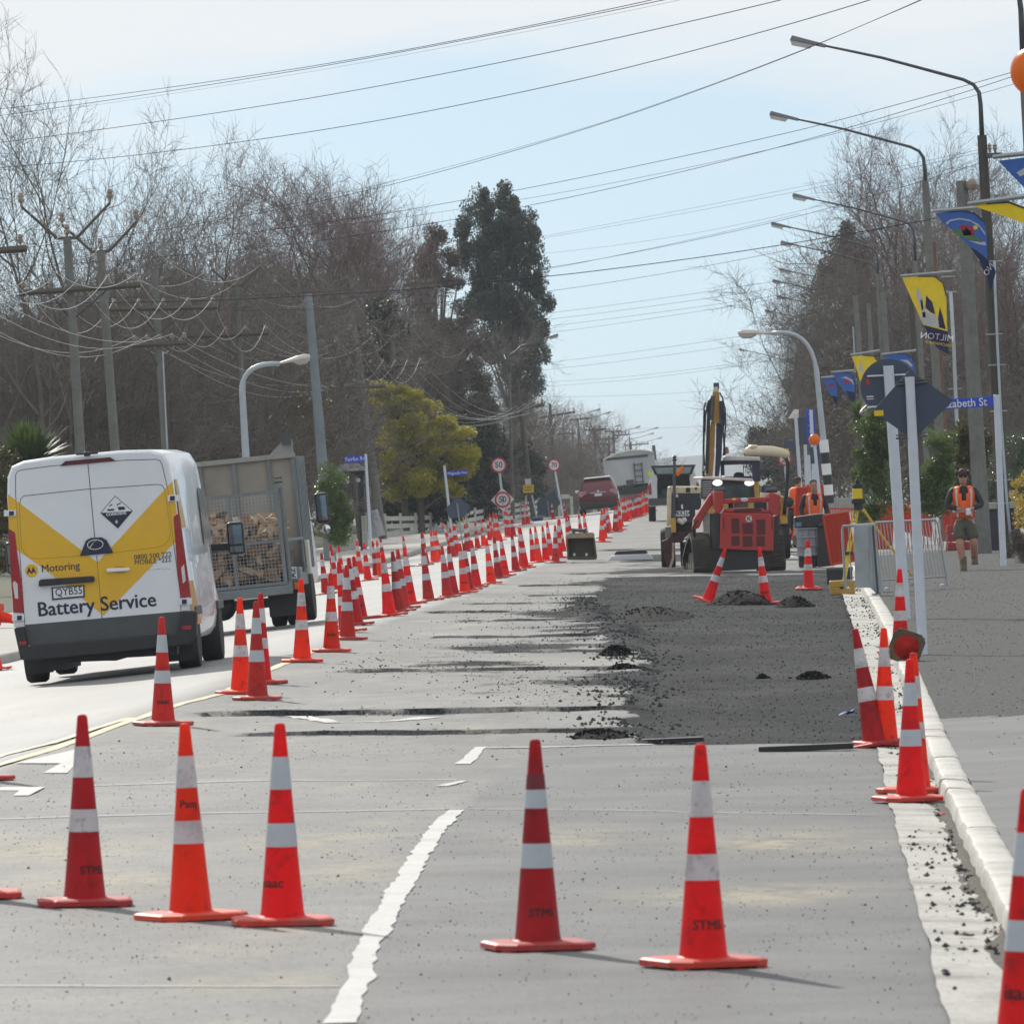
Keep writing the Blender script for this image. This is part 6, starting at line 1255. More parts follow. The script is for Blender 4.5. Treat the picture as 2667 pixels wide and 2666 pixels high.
def round_sign(px,py,r,num,footpx,label,D=400,back=False,rot=0):
    b=foot(footpx,D); t=thing('speed_sign',label,'speed sign',b,0); c=W(px,py,D)-b; k=r*D/FS
    MB().cyl((W(footpx,1300,D)-b).project(Vector((0,0,1)))*0+Vector((0,.05,-.1)),c+Vector((0,.05,.0)),.05,.05,8).build('post',POSTW,t)
    if back:
        dd=k*1.45; MB().prism([(c.x-dd,c.z),(c.x,c.z+dd),(c.x+dd,c.z),(c.x,c.z-dd)],-.02,.02).build('white_backing',SWH,t)
    MB().cyl(c+Vector((0,-.03,0)),c+Vector((0,0,0)),k,k,40).build('red_ring',SRED,t); MB().cyl(c+Vector((0,-.036,0)),c+Vector((0,-.03,0)),k*.77,k*.77,40).build('white_face',SWH,t)
    lettering(num,face_cam(c.x,-.04,c.z,rot),INKG,t,'numerals',size=k*1.05,bold=.004,sx=.95); return t,c,k
round_sign(1299,1211,20.5,'50',1309,'upper fifty speed sign on a white post',362)
t,c,k=round_sign(1309,1301,21,'50',1311,'lower fifty speed sign on a white diamond backing, just above the cones',340,True); MB().tube([c+Vector((0,-.05,k*.6)),c+Vector((.01,-.05,-k*.7))],.01,4).build('crease',INKG,t)
t,c,k=round_sign(1443,1211,16.5,'70',1462,'seventy speed sign on a slanting white post left of the red car',430)
D=392;b=foot(1372,D); t=thing('yellow_sign','small yellow work sign with a white plate above on thin legs','work sign',b,0); F=Plane(b,D)
for x0,x1 in((1370,1366),(1385,1398)): post(t,F,(x0,1290),(x1,1350),.03)
MB().prism([(F(x,y).x,F(x,y).z) for x,y in((1362,1263),(1390,1262),(1390,1282),(1363,1284))],-.03,.0).build('yellow_plate',YPRINT,t); MB().prism([(F(x,y).x,F(x,y).z) for x,y in((1367,1247),(1382,1246),(1383,1261),(1368,1262))],-.03,0).build('white_plate',SWH,t)
for i in range(2): MB().box(F(1376,1269+7*i)+Vector((0,-.035,0)),(.35,.004,.035)).build('lettering',INKG,t)
o=MB().ball((0,0,0),.28,12,8,(1,1,.4)).build('sandbag',mat('blue_sandbag',(.03,.09,.2),.7,var=.2),smooth=True); p=Gp(1399,1356); o.location=(p.x,p.y,p.z+.08); tag(o,'blue sandbag at the foot of the yellow work sign','sandbag')
def name_blade(D,x0,y0,x1,y1,h,footpx,topxy,txt,label,side):
    b=foot(footpx,D); t=thing('street_name_sign',label,'street sign',b,0); F=Plane(b,D)
    MB().cyl((0,0,-.2),F(*topxy),.05,.045,10).build('post',POSTW,t); q=[F(x0,y0),F(x1,y1),F(x1,y1+h),F(x0,y0+h)]; MB().prism([(a.x,a.z) for a in q],-.03,.0).build('name_blade',BLUE,t)
    c=(q[0]+q[2])/2; ang=math.atan2(q[1].z-q[0].z,q[1].x-q[0].x); lettering(txt,face_cam(c.x,-.034,c.z,ang),SWH,t,size=h*D/FS*.8,sx=.9)
name_blade(270,1165,1227,1217,1223,13,1172,(1157,1212),'Magnolia Ave','blue Magnolia Ave name sign on a white post under the evergreen','r')
name_blade(255,898,1188,953,1184,18,957,(952,1182),'Fairfax Rd','blue road name sign ending in Rd behind the brown leaning pole','l')
def dark_back(D,pts,label,footpx,leg=None):
    b=foot(footpx,D); t=thing('traffic_sign',label,'traffic sign',b,0); F=Plane(b,D); q=[F(*p) for p in pts]; MB().prism([(a.x,a.z) for a in q],-.02,.02).build('sign_plate',BACK,t); c=sum((a for a in q),Vector())/len(q)
    MB().cyl(Vector((0,-.04,-.1)),c+Vector((0,-.04,.2)),.022,.022,8).build('post',GALV,t); return t
dark_back(262,[(1160,1325),(1190,1292),(1226,1318),(1207,1348),(1172,1350)],'dark diamond sign back on a thin leg in front of the board fence',1198)
dark_back(400,[(1398,1308),(1445,1275),(1460,1310),(1430,1345),(1400,1340)],'dark diamond sign back beside the seventy sign',1425)
o=MB().box((0,0,.12),(.35,.1,.24)).build('yellow_bag',YPRINT,None,.03); p=Gp(1200,1370); o.location=(p.x,p.y,p.z+.15); tag(o,'small yellow bag tied at the foot of the dark diamond sign','bag')
# right side cluster
def belisha(px,py,r,D,footpx,label,ty=None):
    b=foot(footpx,D); t=thing('belisha_beacon',label,'crossing beacon',b,0); c=W(px,py,D)-b; k=r*D/FS
    MB().cyl((0,0,-.1),c-Vector((0,0,k*.8)),k*.32,k*.28,10).build('post',POSTW,t); MB().ball(c,k,24,16).build('globe',mat('orange_globe',(.8,.24,.02),.35,var=.04,tl=.45),t,smooth=True); MB().cyl(c-Vector((0,0,k*1.05)),c-Vector((0,0,k*.8)),k*.4,k*.5,12).build('collar',POSTW,t)
    return t,b,c
belisha(2121,1145,15,220,2138,'small orange crossing beacon globe on a white post in the middle distance')
belisha(2698,186,67,60,2730,'large blurred orange beacon globe cut by the right frame edge')
def rsign(px,py,w_,h_,D,footx,topx,topy,m,label,name='traffic_sign',extra=None,pr=.05):
    b=foot(footx,D); t=thing(name,label,'traffic sign',b,0); F=Plane(b,D); MB().cyl((0,0,-.1),F(topx,topy)+Vector((0,-.05,0)),pr,pr,10).build('post',POSTW,t)
    c=F(px,py); s=D/FS; MB().box(c,(w_*s,.04,h_*s)).build('sign_plate',m,t,bevel=.01); return t,F
t,F=rsign(2088,1122,30,72,240,2085,2072,1078,BACK,'dark rectangular sign back left of the blue parking sign'); MB().prism([(F(x,y).x,F(x,y).z) for x,y in((2052,1090),(2068,1066),(2080,1066),(2080,1088))],-.03,0).build('cream_plate',OFFW,t)
t,F=rsign(2112,1110,22,88,236,2118,2112,1067,BLUE,'tall narrow blue sign right above the orange crossing beacon'); 
for i,(x,w_,h_) in enumerate(((2111,12,5),(2112,9,14),(2112,13,4),(2113,10,10),(2113,12,4))): MB().box(F(x,1078+i*15)+Vector((0,-.03,0)),(w_*.0107,.006,h_*.0107)).build('sign_print',mat('pale_blue_print',(.2,.35,.75),.4),t)
t,F=rsign(2062,1160,40,28,262,2097,2096,1130,BACK,'low dark sign back behind the white posts near the roller canopy'); boxz(t,F,lambda x,y:(x,y),2044,1168,2054,1176,-.04,-.03,YPRINT,'yellow_label',0)
t,F=rsign(2133,1185,44,44,230,2153,2147,1155,BACK,'dark diamond sign back just below the orange crossing beacon'); 
for x,y0,y1,D in((2105,1185,1300,245),(2128,1235,1300,250),(2118,1225,1310,232)):
    b=foot(x+6,D); o=MB().cyl((0,0,-.1),W(x,y0,D)-b,.05,.05,8).build('marker_post',POSTW); o.location=b; tag(o,{2105:'bare white post left of the crossing beacon post',2128:'short white post directly behind the crossing beacon post',2118:'short white post between the two sign posts by the worker'}[x],'post')
D=300;b=foot(2052,D); t=thing('no_turn_sign','round red ringed white sign seen through the roller canopy','traffic sign',b,0); c=W(2044,1196,D)-b; k=17*D/FS
MB().cyl((0,.05,-.1),c+Vector((0,.05,0)),.05,.05,8).build('post',POSTW,t); MB().cyl(c+Vector((0,-.03,0)),c,k,k,32).build('red_ring',mat('pale_sign_red',(.5,.06,.06),.4),t); MB().cyl(c+Vector((0,-.036,0)),c+Vector((0,-.03,0)),k*.76,k*.76,32).build('white_face',SWH,t)
MB().tube([c+Vector((k*.1,-.05,-k*.5)),c+Vector((k*.1,-.05,k*.1)),c+Vector((-k*.35,-.05,k*.3))],.025,5).build('arrow',INKG,t); MB().tube([c+Vector((-k*.5,-.05,-k*.5)),c+Vector((k*.5,-.05,k*.5))],.022,5).build('red_bar',SRED,t)
# ---------------------------------------------------------------- banners
BBLUE=mat('banner_blue',(.06,.17,.48),.7,var=.06,tl=.35); BYEL=mat('banner_yellow',(.75,.62,.03),.7,var=.05,tl=.35); BNAVY=mat('banner_navy',(.012,.014,.07),.7,tl=.2); BWH=mat('banner_white',(.6,.62,.66),.7,tl=.3); BGRN=mat('banner_green',(.12,.25,.1),.7,tl=.3); BREDM=mat('banner_red',(.55,.02,.06),.7,tl=.3)
def sheet(par,F,pts,y,m,name,dome=0,th=.006):
    q=[F(*p) for p in pts]; return MB().prism([(a.x,a.z) for a in q],y-th,y).build(name,m,par)
def banner(D,arm,poly,base,label,parts=(),texts=(),polepx=None):
    a=W(arm[1][0],arm[1][1],D); b=Vector((a.x,D,a.z)); t=thing('street_banner',label,'banner',b,0); F=Plane(b,D)
    MB().cyl(F(*arm[0])+Vector((0,-.3,0)),F(*arm[1])+Vector((0,-.3,0)),.035,.045,6).build('bracket_arm',GALV,t); MB().tube([F(*p)+Vector((0,-.31,0)) for p in poly[1:5]],.014,5,False).build('batten',BLACKP,t,smooth=True)
    sheet(t,F,poly,-.29,base,'banner_cloth')
    for m_,pts,nm in parts: sheet(t,F,pts,-.298,m_,nm,th=.003)
    for s_,x,y,sz,rot,m_ in texts:
        me=text_mesh(s_,size=sz*D/FS,bold=0,res=2); me.transform(Matrix.Scale(-1,4,Vector((1,0,0)))); c=F(x,y); me.transform(face_cam(c.x,-.31,c.z,rot)); me.flip_normals(); link('mirrored_lettering',me,m_,t)
    return t
zb=lambda x,y:(2350+x*.2848,350+y*.2848)
Z=lambda L_:[zb(*p) for p in L_]
banner(166,(zb(268,708),zb(700,672)),Z([(300,728),(420,708),(560,704),(660,728),(740,800),(765,900),(775,1150),(830,1200),(850,1260),(800,1450),(795,1420),(770,1310),(690,1140),(610,1030),(480,900),(370,820)]),BBLUE,'blue banner furled to a point, hanging before the dark lamp pole',
 [(BWH,Z([(405,832),(430,800),(520,782),(620,800),(700,850),(755,930),(750,900),(690,825),(610,785),(520,770),(430,785),(395,815)]),'white_arc'),(BGRN,Z([(440,880),(520,868),(600,900),(700,960),(720,985),(600,970),(520,935)]),'green_hill'),(BREDM,Z([(512,832),(630,842),(655,925),(560,930)]),'red_patch'),(BWH,Z([(560,880),(585,850),(600,880),(625,885),(620,930),(550,925)]),'white_house'),(BWH,Z([(600,975),(700,990),(755,985),(762,1020),(700,1010)]),'white_ribbon'),(BNAVY,Z([(612,1030),(690,1075),(775,1150),(850,1260),(800,1450),(770,1310),(690,1140)]),'navy_foot'),(YPRINT,Z([(640,845),(665,835),(688,850),(680,870),(655,878)]),'yellow_sun')],[('NO',*zb(785,1240),75*.2848,R(55),BWH)])
z7=lambda x,y:(2000+x*.492,y*.492)
Z=lambda L_:[z7(*p) for p in L_]
banner(204,(z7(700,1462),z7(975,1440)),Z([(708,1470),(790,1465),(880,1465),(925,1500),(942,1570),(945,1700),(955,1875),(900,1845),(860,1800),(830,1745),(785,1640),(765,1600)]),BYEL,'yellow banner with clock tower and mirrored Milton lettering on the second lamp post',
 [(BNAVY,Z([(820,1720),(950,1755),(955,1875),(900,1848),(860,1805)]),'navy_foot'),(BWH,Z([(790,1505),(800,1545),(818,1580),(830,1640),(860,1660),(885,1665),(905,1735),(825,1720),(805,1680),(812,1640),(795,1600),(783,1560)]),'clock_tower'),(BNAVY,Z([(835,1565),(868,1600),(885,1665),(860,1655),(832,1630)]),'navy_roof'),(BNAVY,Z([(908,1625),(925,1680),(935,1725),(940,1745),(905,1735),(898,1690)]),'navy_tree'),(BNAVY,Z([(805,1590),(815,1588),(822,1640),(812,1642)]),'tower_shadow'),(BNAVY,Z([(815,1655),(830,1652),(834,1680),(818,1682)]),'clock_face')],
 [('MILTON',*z7(893,1785),48*.492,R(-9),BWH),('TOKOMAIRIRO',*z7(905,1822),22*.492,R(-12),YPRINT)])
zz=lambda x,y:(1850+x*.4402,450+y*.4402); Z=lambda L_:[zz(*p) for p in L_]
banner(120,(zb(820,215),(2760,392)),[zb(870,250),(2667,412),(2760,420),(2800,600),(2700,540),(2664,490)],BBLUE,'blue banner cut off by the right frame edge, uppermost one',[(BWH,[(2645,452),(2667,438),(2690,436),(2690,444),(2655,462)],'white_arc')])
banner(118,(zb(592,642),(2760,500)),[zb(620,655),zb(760,640),zb(960,625),(2670,545),(2760,620),(2700,590),(2664,583),zb(880,740)],BYEL,'yellow banner flying flat at the right frame edge below the upper blue one')
for D,arm,poly,m_,lb,pr in [(250,(zz(828,1078),zz(1000,1052)),Z([(835,1088),(900,1080),(965,1085),(992,1120),(985,1130),(935,1160),(885,1235),(860,1150)]),BYEL,'small yellow banner partly behind the round sign back',[(BWH,Z([(890,1105),(898,1150),(912,1180),(900,1190),(880,1160)]),'clock_tower')]),
 (246,(zz(1010,1075),zz(1215,1052)),Z([(1018,1085),(1080,1070),(1150,1070),(1190,1095),(1205,1120),(1212,1185),(1170,1140),(1060,1110)]),BBLUE,'small blue banner rising behind the top of the round sign back',[(BWH,Z([(1120,1105),(1170,1110),(1195,1140),(1190,1150),(1160,1125)]),'white_arc')]),
 (262,(zz(712,1180),zz(850,1170)),Z([(722,1190),(780,1178),(830,1185),(855,1220),(858,1300),(850,1370),(820,1340),(790,1290),(745,1230)]),BBLUE,'blue banner, right one of the pair left of the palm',[(BREDM,Z([(790,1222),(818,1224),(822,1248),(795,1246)]),'red_patch'),(BNAVY,Z([(800,1290),(857,1300),(850,1370),(820,1340)]),'navy_foot'),(BWH,Z([(770,1215),(800,1205),(840,1225),(850,1260),(830,1235),(795,1215)]),'white_arc')]),
 (270,(zz(655,1212),zz(755,1205)),Z([(660,1215),(710,1208),(740,1225),(755,1270),(757,1340),(748,1385),(725,1340),(690,1280)]),BBLUE,'blue banner, left one of the pair left of the palm',[(BREDM,Z([(700,1245),(725,1247),(728,1268),(705,1266)]),'red_patch'),(BNAVY,Z([(715,1318),(757,1328),(748,1385),(725,1342)]),'navy_foot')])]: banner(D,arm,poly,m_,lb,pr)
# ================================================================ BARRIERS, TRIPOD, BINS
FRED=mat('orange_red_plastic',(.68,.065,.02),.55,var=.08,tl=.15,dirt=(.3,.1,.08),dirt_amt=.3)
z5b=lambda x,y:(2000+x*.1864,1180+y*.1864)
p=Gp(2100,1478); t=thing('bin_and_tank','caged grey liquid tank under a black lid on the roadside','tank',p,0); F=Plane(p)
CAGE=GALV
polyp(t,F,z5b,[(365,905),(380,890),(720,845),(860,850),(870,1040),(400,1030),(372,1005)],-.1,.9,BLACKP,'lid',.03); boxz(t,F,z5b,405,1040,690,1440,-.05,.85,mat('tank_plastic',(.3,.31,.38),.5,var=.1),'tank',.04); boxz(t,F,z5b,430,1440,560,1590,.0,.8,BLACKP,'pallet_foot',.02); boxz(t,F,z5b,600,1440,690,1590,.0,.8,BLACKP,'pallet_foot',.02)
for x in(400,470,560,680): a=F(*z5b(x,1045)); b=F(*z5b(x+18,1440)); MB().cyl((a.x,-.07,a.z),(b.x,-.07,b.z),.012,.012,6).build('cage_bar',CAGE,t)
for y in(1060,1180,1300,1425): a=F(*z5b(395,y)); b=F(*z5b(690,y-12)); MB().cyl((a.x,-.085,a.z),(b.x,-.085,b.z),.012,.012,6).build('cage_bar',CAGE,t)
boxz(t,F,z5b,385,965,470,1020,-.12,-.1,mat('blue_label',(.12,.2,.4),.5,var=.4),'label',0)
t=thing('wheelie_bin','tall black bin panel standing right of the caged tank','bin',p+Vector((.0,-.3,0)),0); F=Plane(p); polyp(t,F,z5b,[(690,1040),(820,1000),(890,1570),(690,1592)],.0,.6,BLACKP,'bin_body',.02); polyp(t,F,z5b,[(700,985),(830,960),(836,1010),(700,1045)],-.05,.65,BLACKP,'bin_lid',.02)
def plastic_panel(D,px,label,quad,slats=9,y=0,rz=0,solid=True,m=FRED,name='plastic_barrier'):
    b=Vector((W(px,1400,D).x,D,0)); b.z=G(b.x,D); t=thing(name,label,'barrier',b,rz); F=Plane(b,D); q=[F(*k) for k in quad]
    E=lambda u,v:(q[0].lerp(q[1],u)).lerp(q[3].lerp(q[2],u),v)
    for a,c in((E(0,0),E(1,0)),(E(1,0),E(1,1)),(E(0,1),E(1,1)),(E(0,0),E(0,1))): MB().cyl(a,c,.025,.025,6).build('rail',m,t)
    if solid: MB().add([E(.01,.02)+Vector((0,.03,0)),E(.99,.02)+Vector((0,.03,0)),E(.99,.98)+Vector((0,.03,0)),E(.01,.98)+Vector((0,.03,0)),E(.01,.02)+Vector((0,.05,0)),E(.99,.02)+Vector((0,.05,0)),E(.99,.98)+Vector((0,.05,0)),E(.01,.98)+Vector((0,.05,0))],[(0,1,2,3),(4,5,6,7),(0,1,5,4),(2,3,7,6),(0,3,7,4),(1,2,6,5)]).build('panel',m,t)
    for i in range(slats): MB().cyl(E((i+1)/(slats+1),0),E((i+1)/(slats+1),1),.011,.011,5).build('slat',m,t)
    return t
plastic_panel(172,2160,'dark red plastic barrier tilted against the black bin',[z5b(770,880),z5b(1120,820),z5b(1215,1500),z5b(885,1560)],12)
plastic_panel(200,2075,'red barrier panel leaning behind the two workers',[z5b(400,490),z5b(560,475),z5b(545,900),z5b(370,900)],5)
plastic_panel(215,2200,'pale-topped red picket barrier beyond the tripod',[z5(268,1022),z5(625,1030),z5(625,1110),z5(270,1100)],20,solid=False)
plastic_panel(196,2290,'solid red barrier panel just left of the two white sign posts',[z5(563,1005),z5(655,980),z5(660,1290),z5(566,1290)],4)
plastic_panel(192,2400,'open red barrier behind the grey mesh barrier',[z5(660,985),z5(1030,990),z5(1030,1290),z5(660,1290)],14,solid=False); plastic_panel(200,2440,'red slatted barrier seen between the white posts',[z5(720,1010),z5(905,1060),z5(905,1200),z5(720,1160)],9)
plastic_panel(198,2475,'red barrier section behind the lone cone near the walking man',[z5(985,995),z5(1072,1010),z5(1072,1160),z5(985,1180)],6)
plastic_panel(230,2170,'far red barrier strip right of the zebra banded pole',[z5(120,880),z5(235,875),z5(235,950),z5(120,960)],6)
for i in range(3):
    a=Gp(2492,1432); o=thing('water_barrier','red stackable barrier block, %s of the stack beside the walking man'%['bottom one','middle one','top one'][i],'barrier block',(a.x,a.y,a.z+.19*i),.1,'red barrier block stack'); MB().prism([(-.23,0),(.27,.0),(.27,.17),(.1,.19),(.0,.16),(-.2,.18)],-.2,.2).build('block',mat('wine_red_plastic',(.33,.03,.03),.5,var=.1),o,bevel=.02)
def crowd(D,px,label,quad,n,rz=0,panel=False):
    b=Vector((W(px,1500,D).x,D,0)); b.z=G(b.x,D)+.02; t=thing('mesh_barrier',label,'barrier',b,rz); F=Plane(b,D); q=[F(*k) for k in quad]; E=lambda u,v:(q[0].lerp(q[1],u)).lerp(q[3].lerp(q[2],u),v)
    MB().tube([E(0,1.08),E(0,.08),E(.03,0),E(.5,-.0),E(.97,0),E(1,.08),E(1,1.08)],.02,8).build('frame_tube',GALV,t,smooth=40); MB().cyl(E(0,.92),E(1,.92),.016,.016,6).build('bottom_rail',GALV,t)
    for i in range(n): MB().cyl(E((i+1)/(n+1),0),E((i+1)/(n+1),.92),.008,.008,5).build('bar',GALV,t)
    for u in(.08,.92): a=E(u,1.06); MB().box((a.x,0,a.z),(.05,.7,.03)).build('foot',GALV,t)
    return t
crowd(132,2380,'long grey bar barrier standing open behind the sign posts',[z5(545,1112),z5(945,1092),z5(1005,1480),z5(590,1505)],19,0)
t=crowd(128,2240,'folded grey barriers with a sheet-metal face beside the tripod',[z5(345,1135),z5(550,1120),z5(560,1540),z5(365,1500)],4); F=Plane(t.location,128)
polyp(t,F,z5,[(418,1128),(512,1122),(520,1520),(428,1520)],-.1,-.08,GALV,'sheet_face',.004); polyp(t,F,z5,[(512,1122),(552,1118),(590,1565),(572,1565),(520,1520)],-.1,-.06,GALV,'sheet_edge',.004)
for k in range(3):
    polyp(t,F,z5,[(520+12*k,1130),(530+12*k,1130),(562+12*k,1555),(552+12*k,1555)],-.14-.04*k,-.11-.04*k,STEEL if k%2 else GALV,'folded_frame',.003)
# laser level on a yellow tripod
p=Gp(2197,1545); t=thing('tripod','yellow surveying tripod with a yellow and black laser level on top','tripod',p,0); F=Plane(p); TY=mat('tripod_yellow',(.7,.5,.02),.45,var=.06)
hd=z5(440,1030)
MB().cyl(F(*z5(418,1035)),F(*z5(392,1230)),.012,.012,8).build('leg',TY,t); MB().cyl(F(*z5(448,1035)),F(*z5(412,1230)),.012,.012,8).build('leg',TY,t); MB().cyl(F(*z5(398,1225)),F(*z5(352,1520)),.045,.035,6).build('leg_foot_section',TY,t); MB().box(F(*z5(390,1303))+Vector((0,-.02,0)),(.13,.1,.05)).build('leg_clamp',BLACKP,t); MB().cyl(F(*z5(352,1515)),F(*z5(348,1560)),.04,.025,8).build('leg_tip',STEEL,t)
for a_,b_,dy in((z5(480,1030),z5(655,1265),1.0),(z5(655,1265),z5(800,1450),1.5)): MB().cyl(F(*a_)+Vector((0,dy*.2,0)),F(*b_)+Vector((0,dy,0)),.022,.018,8).build('leg',TY,t)
MB().cyl(F(*z5(440,1030)),F(*z5(425,1300))+Vector((0,.7,0)),.02,.015,8).build('leg',TY,t)
boxz(t,F,z5,405,965,492,990,-.1,.1,BLACKP,'tripod_head'); boxz(t,F,z5,418,990,478,1030,-.08,.08,BLACKP,'tribrach'); q=boxz(t,F,z5,410,900,474,962,-.12,.12,TY,'level_housing',.015); boxz(t,F,z5,412,872,472,900,-.1,.1,BLACKP,'level_head',.01); polyp(t,F,z5,[(425,872),(432,838),(452,838),(460,872)],-.05,.05,BLACKP,'laser_turret')
p=Gp(2192,1548); t=thing('tool_case','mustard yellow instrument case on the berm beside the tripod foot','case',p,0); F=Plane(p); boxz(t,F,z5,266,1478,428,1518,-.0,.3,mat('mustard_plastic',(.42,.25,.03),.5,var=.1),'case_lid',.02); boxz(t,F,z5,270,1520,428,1562,0,.3,MATS['mustard_plastic'],'case_body',.02); boxz(t,F,z5,330,1512,356,1526,-.02,0,BLACKP,'latch')
p2=Gp(2190,1536); o=thing('black_case','black instrument case resting just behind the mustard yellow one','case',p2+Vector((0,1.2,0)),0); F=Plane(p2); boxz(o,F,z5,256,1408,424,1500,0,.3,BLACKP,'case_body',.02); boxz(o,F,z5,256,1402,424,1412,-.01,.31,GREYB,'case_lid',.005)
# ================================================================ LEFT SIDE STREET FURNITURE
WB=mat('weathered_white_board',(.5,.5,.46),.75,var=.12,dirt=(.2,.2,.16),dirt_amt=.6)
def fence(D0,D1,x0,x1,ytops,label,posts,hh,yb):
    a=W(x0,yb[0],D0); b=W(x1,yb[1],D1); t=thing('board_fence',label,'fence',a,0); n=len(posts)
    for k in range(3):
        zt=.12+.3*k
        for i in range(n-1):
            p=a.lerp(b,posts[i]+.004)-a; q=a.lerp(b,posts[i+1]-.004)-a; d=(q-p); jz=rnd.uniform(-.015,.015); o=MB().box((0,0,0),(d.length,.03,.17)).build('board',WB,t); o.location=(p+q)/2+Vector((0,0,zt+jz)); o.rotation_euler=(0,-math.asin(d.z/d.length),math.atan2(d.y,d.x))
    for f in posts: o=MB().box((0,.06,.42),(.1,.1,1.0)).build('post',WB,t); o.location=a.lerp(b,f)-a
fence(318,345,962,1160,None,'white three-board fence behind the leaning grey pole',[0,.2,.4,.6,.8,1],50,(1402,1392))
fence(350,470,1165,1405,None,'pale board fence rising behind the dark diamond sign toward the fifty signs',[i/12 for i in range(13)],50,(1392,1338))
for x0,x1,y0,y1,D,lb in((857,880,1392,1437,246,'short pale concrete block, left of the three by the shrub'),(884,900,1391,1436,250,'middle pale concrete block beside the blue-grey pole'),(897,925,1391,1432,254,'wide pale concrete block left of the brown pole'),(944,956,1385,1425,262,'slim pale concrete pillar right of the brown pole'),(942,952,1343,1385,268,'taller pale gate pillar behind the slim concrete one')):
    a=W(x0,y1,D);b=W(x1,y0,D); o=MB().box((0,.4,0),(b.x-a.x,.8,b.z-a.z)).build('concrete_block',mat('pale_concrete',(.33,.33,.3),.85,var=.1,bump=.3,bscale=20),None,.02); o.location=((a.x+b.x)/2,D,(a.z+b.z)/2); tag(o,lb,'concrete block',kind=None)
p=W(912,1420,275); p.z=G(p.x,275)-.3; t=thing('gate_shelter','dark timber shelter with a hipped grey roof behind the brown pole','shelter',p,0); F=Plane(p,275); DT=mat('dark_timber',(.02,.02,.025),.7,var=.3); RG=mat('slate_roof',(.1,.11,.125),.7,var=.15)
a=F(866,1228);b=F(956,1224);c=F(888,1207);d=F(930,1205); m=MB(); m.add([a,b,d,c,a+Vector((0,1.2,0)),b+Vector((0,1.2,0)),(c.x,.6,c.z),(d.x,.6,d.z)],[(0,1,7,6),(1,5,7),(5,4,6,7),(4,0,6),(0,1,5,4)]); m.build('hipped_roof',RG,t)
for x0,x1 in((878,890),(930,950)): e=F(x0,1228);g=F(x1,1340); MB().box(((e.x+g.x)/2,.3,(e.z)/2),(g.x-e.x,.3,e.z)).build('pillar',DT,t)
boxz(t,F,lambda x,y:(x,y),874,1230,950,1240,.1,1.0,DT,'beam'); boxz(t,F,lambda x,y:(x,y),884,1241,908,1244,.08,.1,AMBER,'orange_strip',0); boxz(t,F,lambda x,y:(x,y),885,1244,908,1258,.08,.1,SWH,'notice_board',0); MB().cyl(F(933,1250)+Vector((0,.1,0)),F(933,1250)+Vector((0,.12,0)),.07,.07,8).build('round_plate',SWH,t)
p=W(1017,1400,340); p.z=G(p.x,340); t=thing('gate_pillar','dark gate pillar with a pyramid cap between the leaning and straight poles','gate pillar',p,0); F=Plane(p,340); boxz(t,F,lambda x,y:(x,y),1003,1288,1032,1340,0,.5,DT,'pillar_body'); a=F(994,1284);b=F(1042,1284);c=F(1018,1268); MB().add([(a.x,-.1,a.z),(b.x,-.1,b.z),(b.x,.6,b.z),(a.x,.6,a.z),(c.x,.25,c.z)],[(0,1,4),(1,2,4),(2,3,4),(3,0,4),(0,1,2,3)]).build('pyramid_cap',RG,t)
p=W(1472,1350,425); t=thing('white_portal','weathered white portal frame beside the seventy sign','portal',p,0); F=Plane(p,425)
for x0,y0,x1,y1 in((1452,1290,1461,1348),(1484,1292,1494,1348),(1461,1288,1484,1298)): boxz(t,F,lambda x,y:(x,y),x0,y0,x1,y1,0,.25,WB,'portal_member')
# low grey wall behind the walking man
p=Gp(2590,1448); t=thing('garden_wall','dark blue-grey garden wall with pale capping behind the walking man','wall',p+Vector((0,10,0)),0); F=Plane(p+Vector((0,10,0))); boxz(t,F,lambda x,y:(x,y),2560,1320,2660,1440,0,.3,mat('slate_wall',(.035,.035,.055),.8,var=.2),'wall_face'); boxz(t,F,lambda x,y:(x,y),2558,1310,2662,1322,-.05,.35,MATS['pale_concrete'],'wall_cap')
p=W(2200,1330,270); t=thing('low_wall','pale low wall beyond the barriers right of the zebra banded pole','wall',p,0); F=Plane(p,270); boxz(t,F,lambda x,y:(x,y),2165,1298,2290,1330,0,.3,MATS['pale_concrete'],'wall_face')
# ================================================================ PEOPLE
SKIN=mat('skin',(.42,.22,.15),.55,var=.06); JACK=mat('black_jacket',(.012,.014,.02),.7,var=.3); HIVIS=mat('hi_vis_orange',(.95,.13,.01),.6,var=.06,tl=.2); REFL=mat('reflective_tape',(.5,.5,.5),.35,metal=.3,var=.05); KHAKI=mat('khaki_cloth',(.085,.085,.06),.85,var=.15); BOOT=mat('tan_boot',(.1,.08,.055),.8,var=.2); HAIR=mat('brown_hair',(.07,.045,.03),.8,var=.3)
def skin(name,nodes,edges,m,par,lv=1,root=0):
    me=bpy.data.meshes.new(name); me.from_pydata([n[0] for n in nodes],edges,[]); o=link(name,me,m,par); sk=o.modifiers.new('skin','SKIN'); sk.use_smooth_shade=True
    for i,n in enumerate(nodes):
        r_=n[1]; me.skin_vertices[0].data[i].radius=(r_,r_) if not isinstance(r_,tuple) else r_; me.skin_vertices[0].data[i].use_root=(i==root)
    s=o.modifiers.new('sub','SUBSURF'); s.levels=lv; s.render_levels=lv; return o
def ensure_skin():
    pass
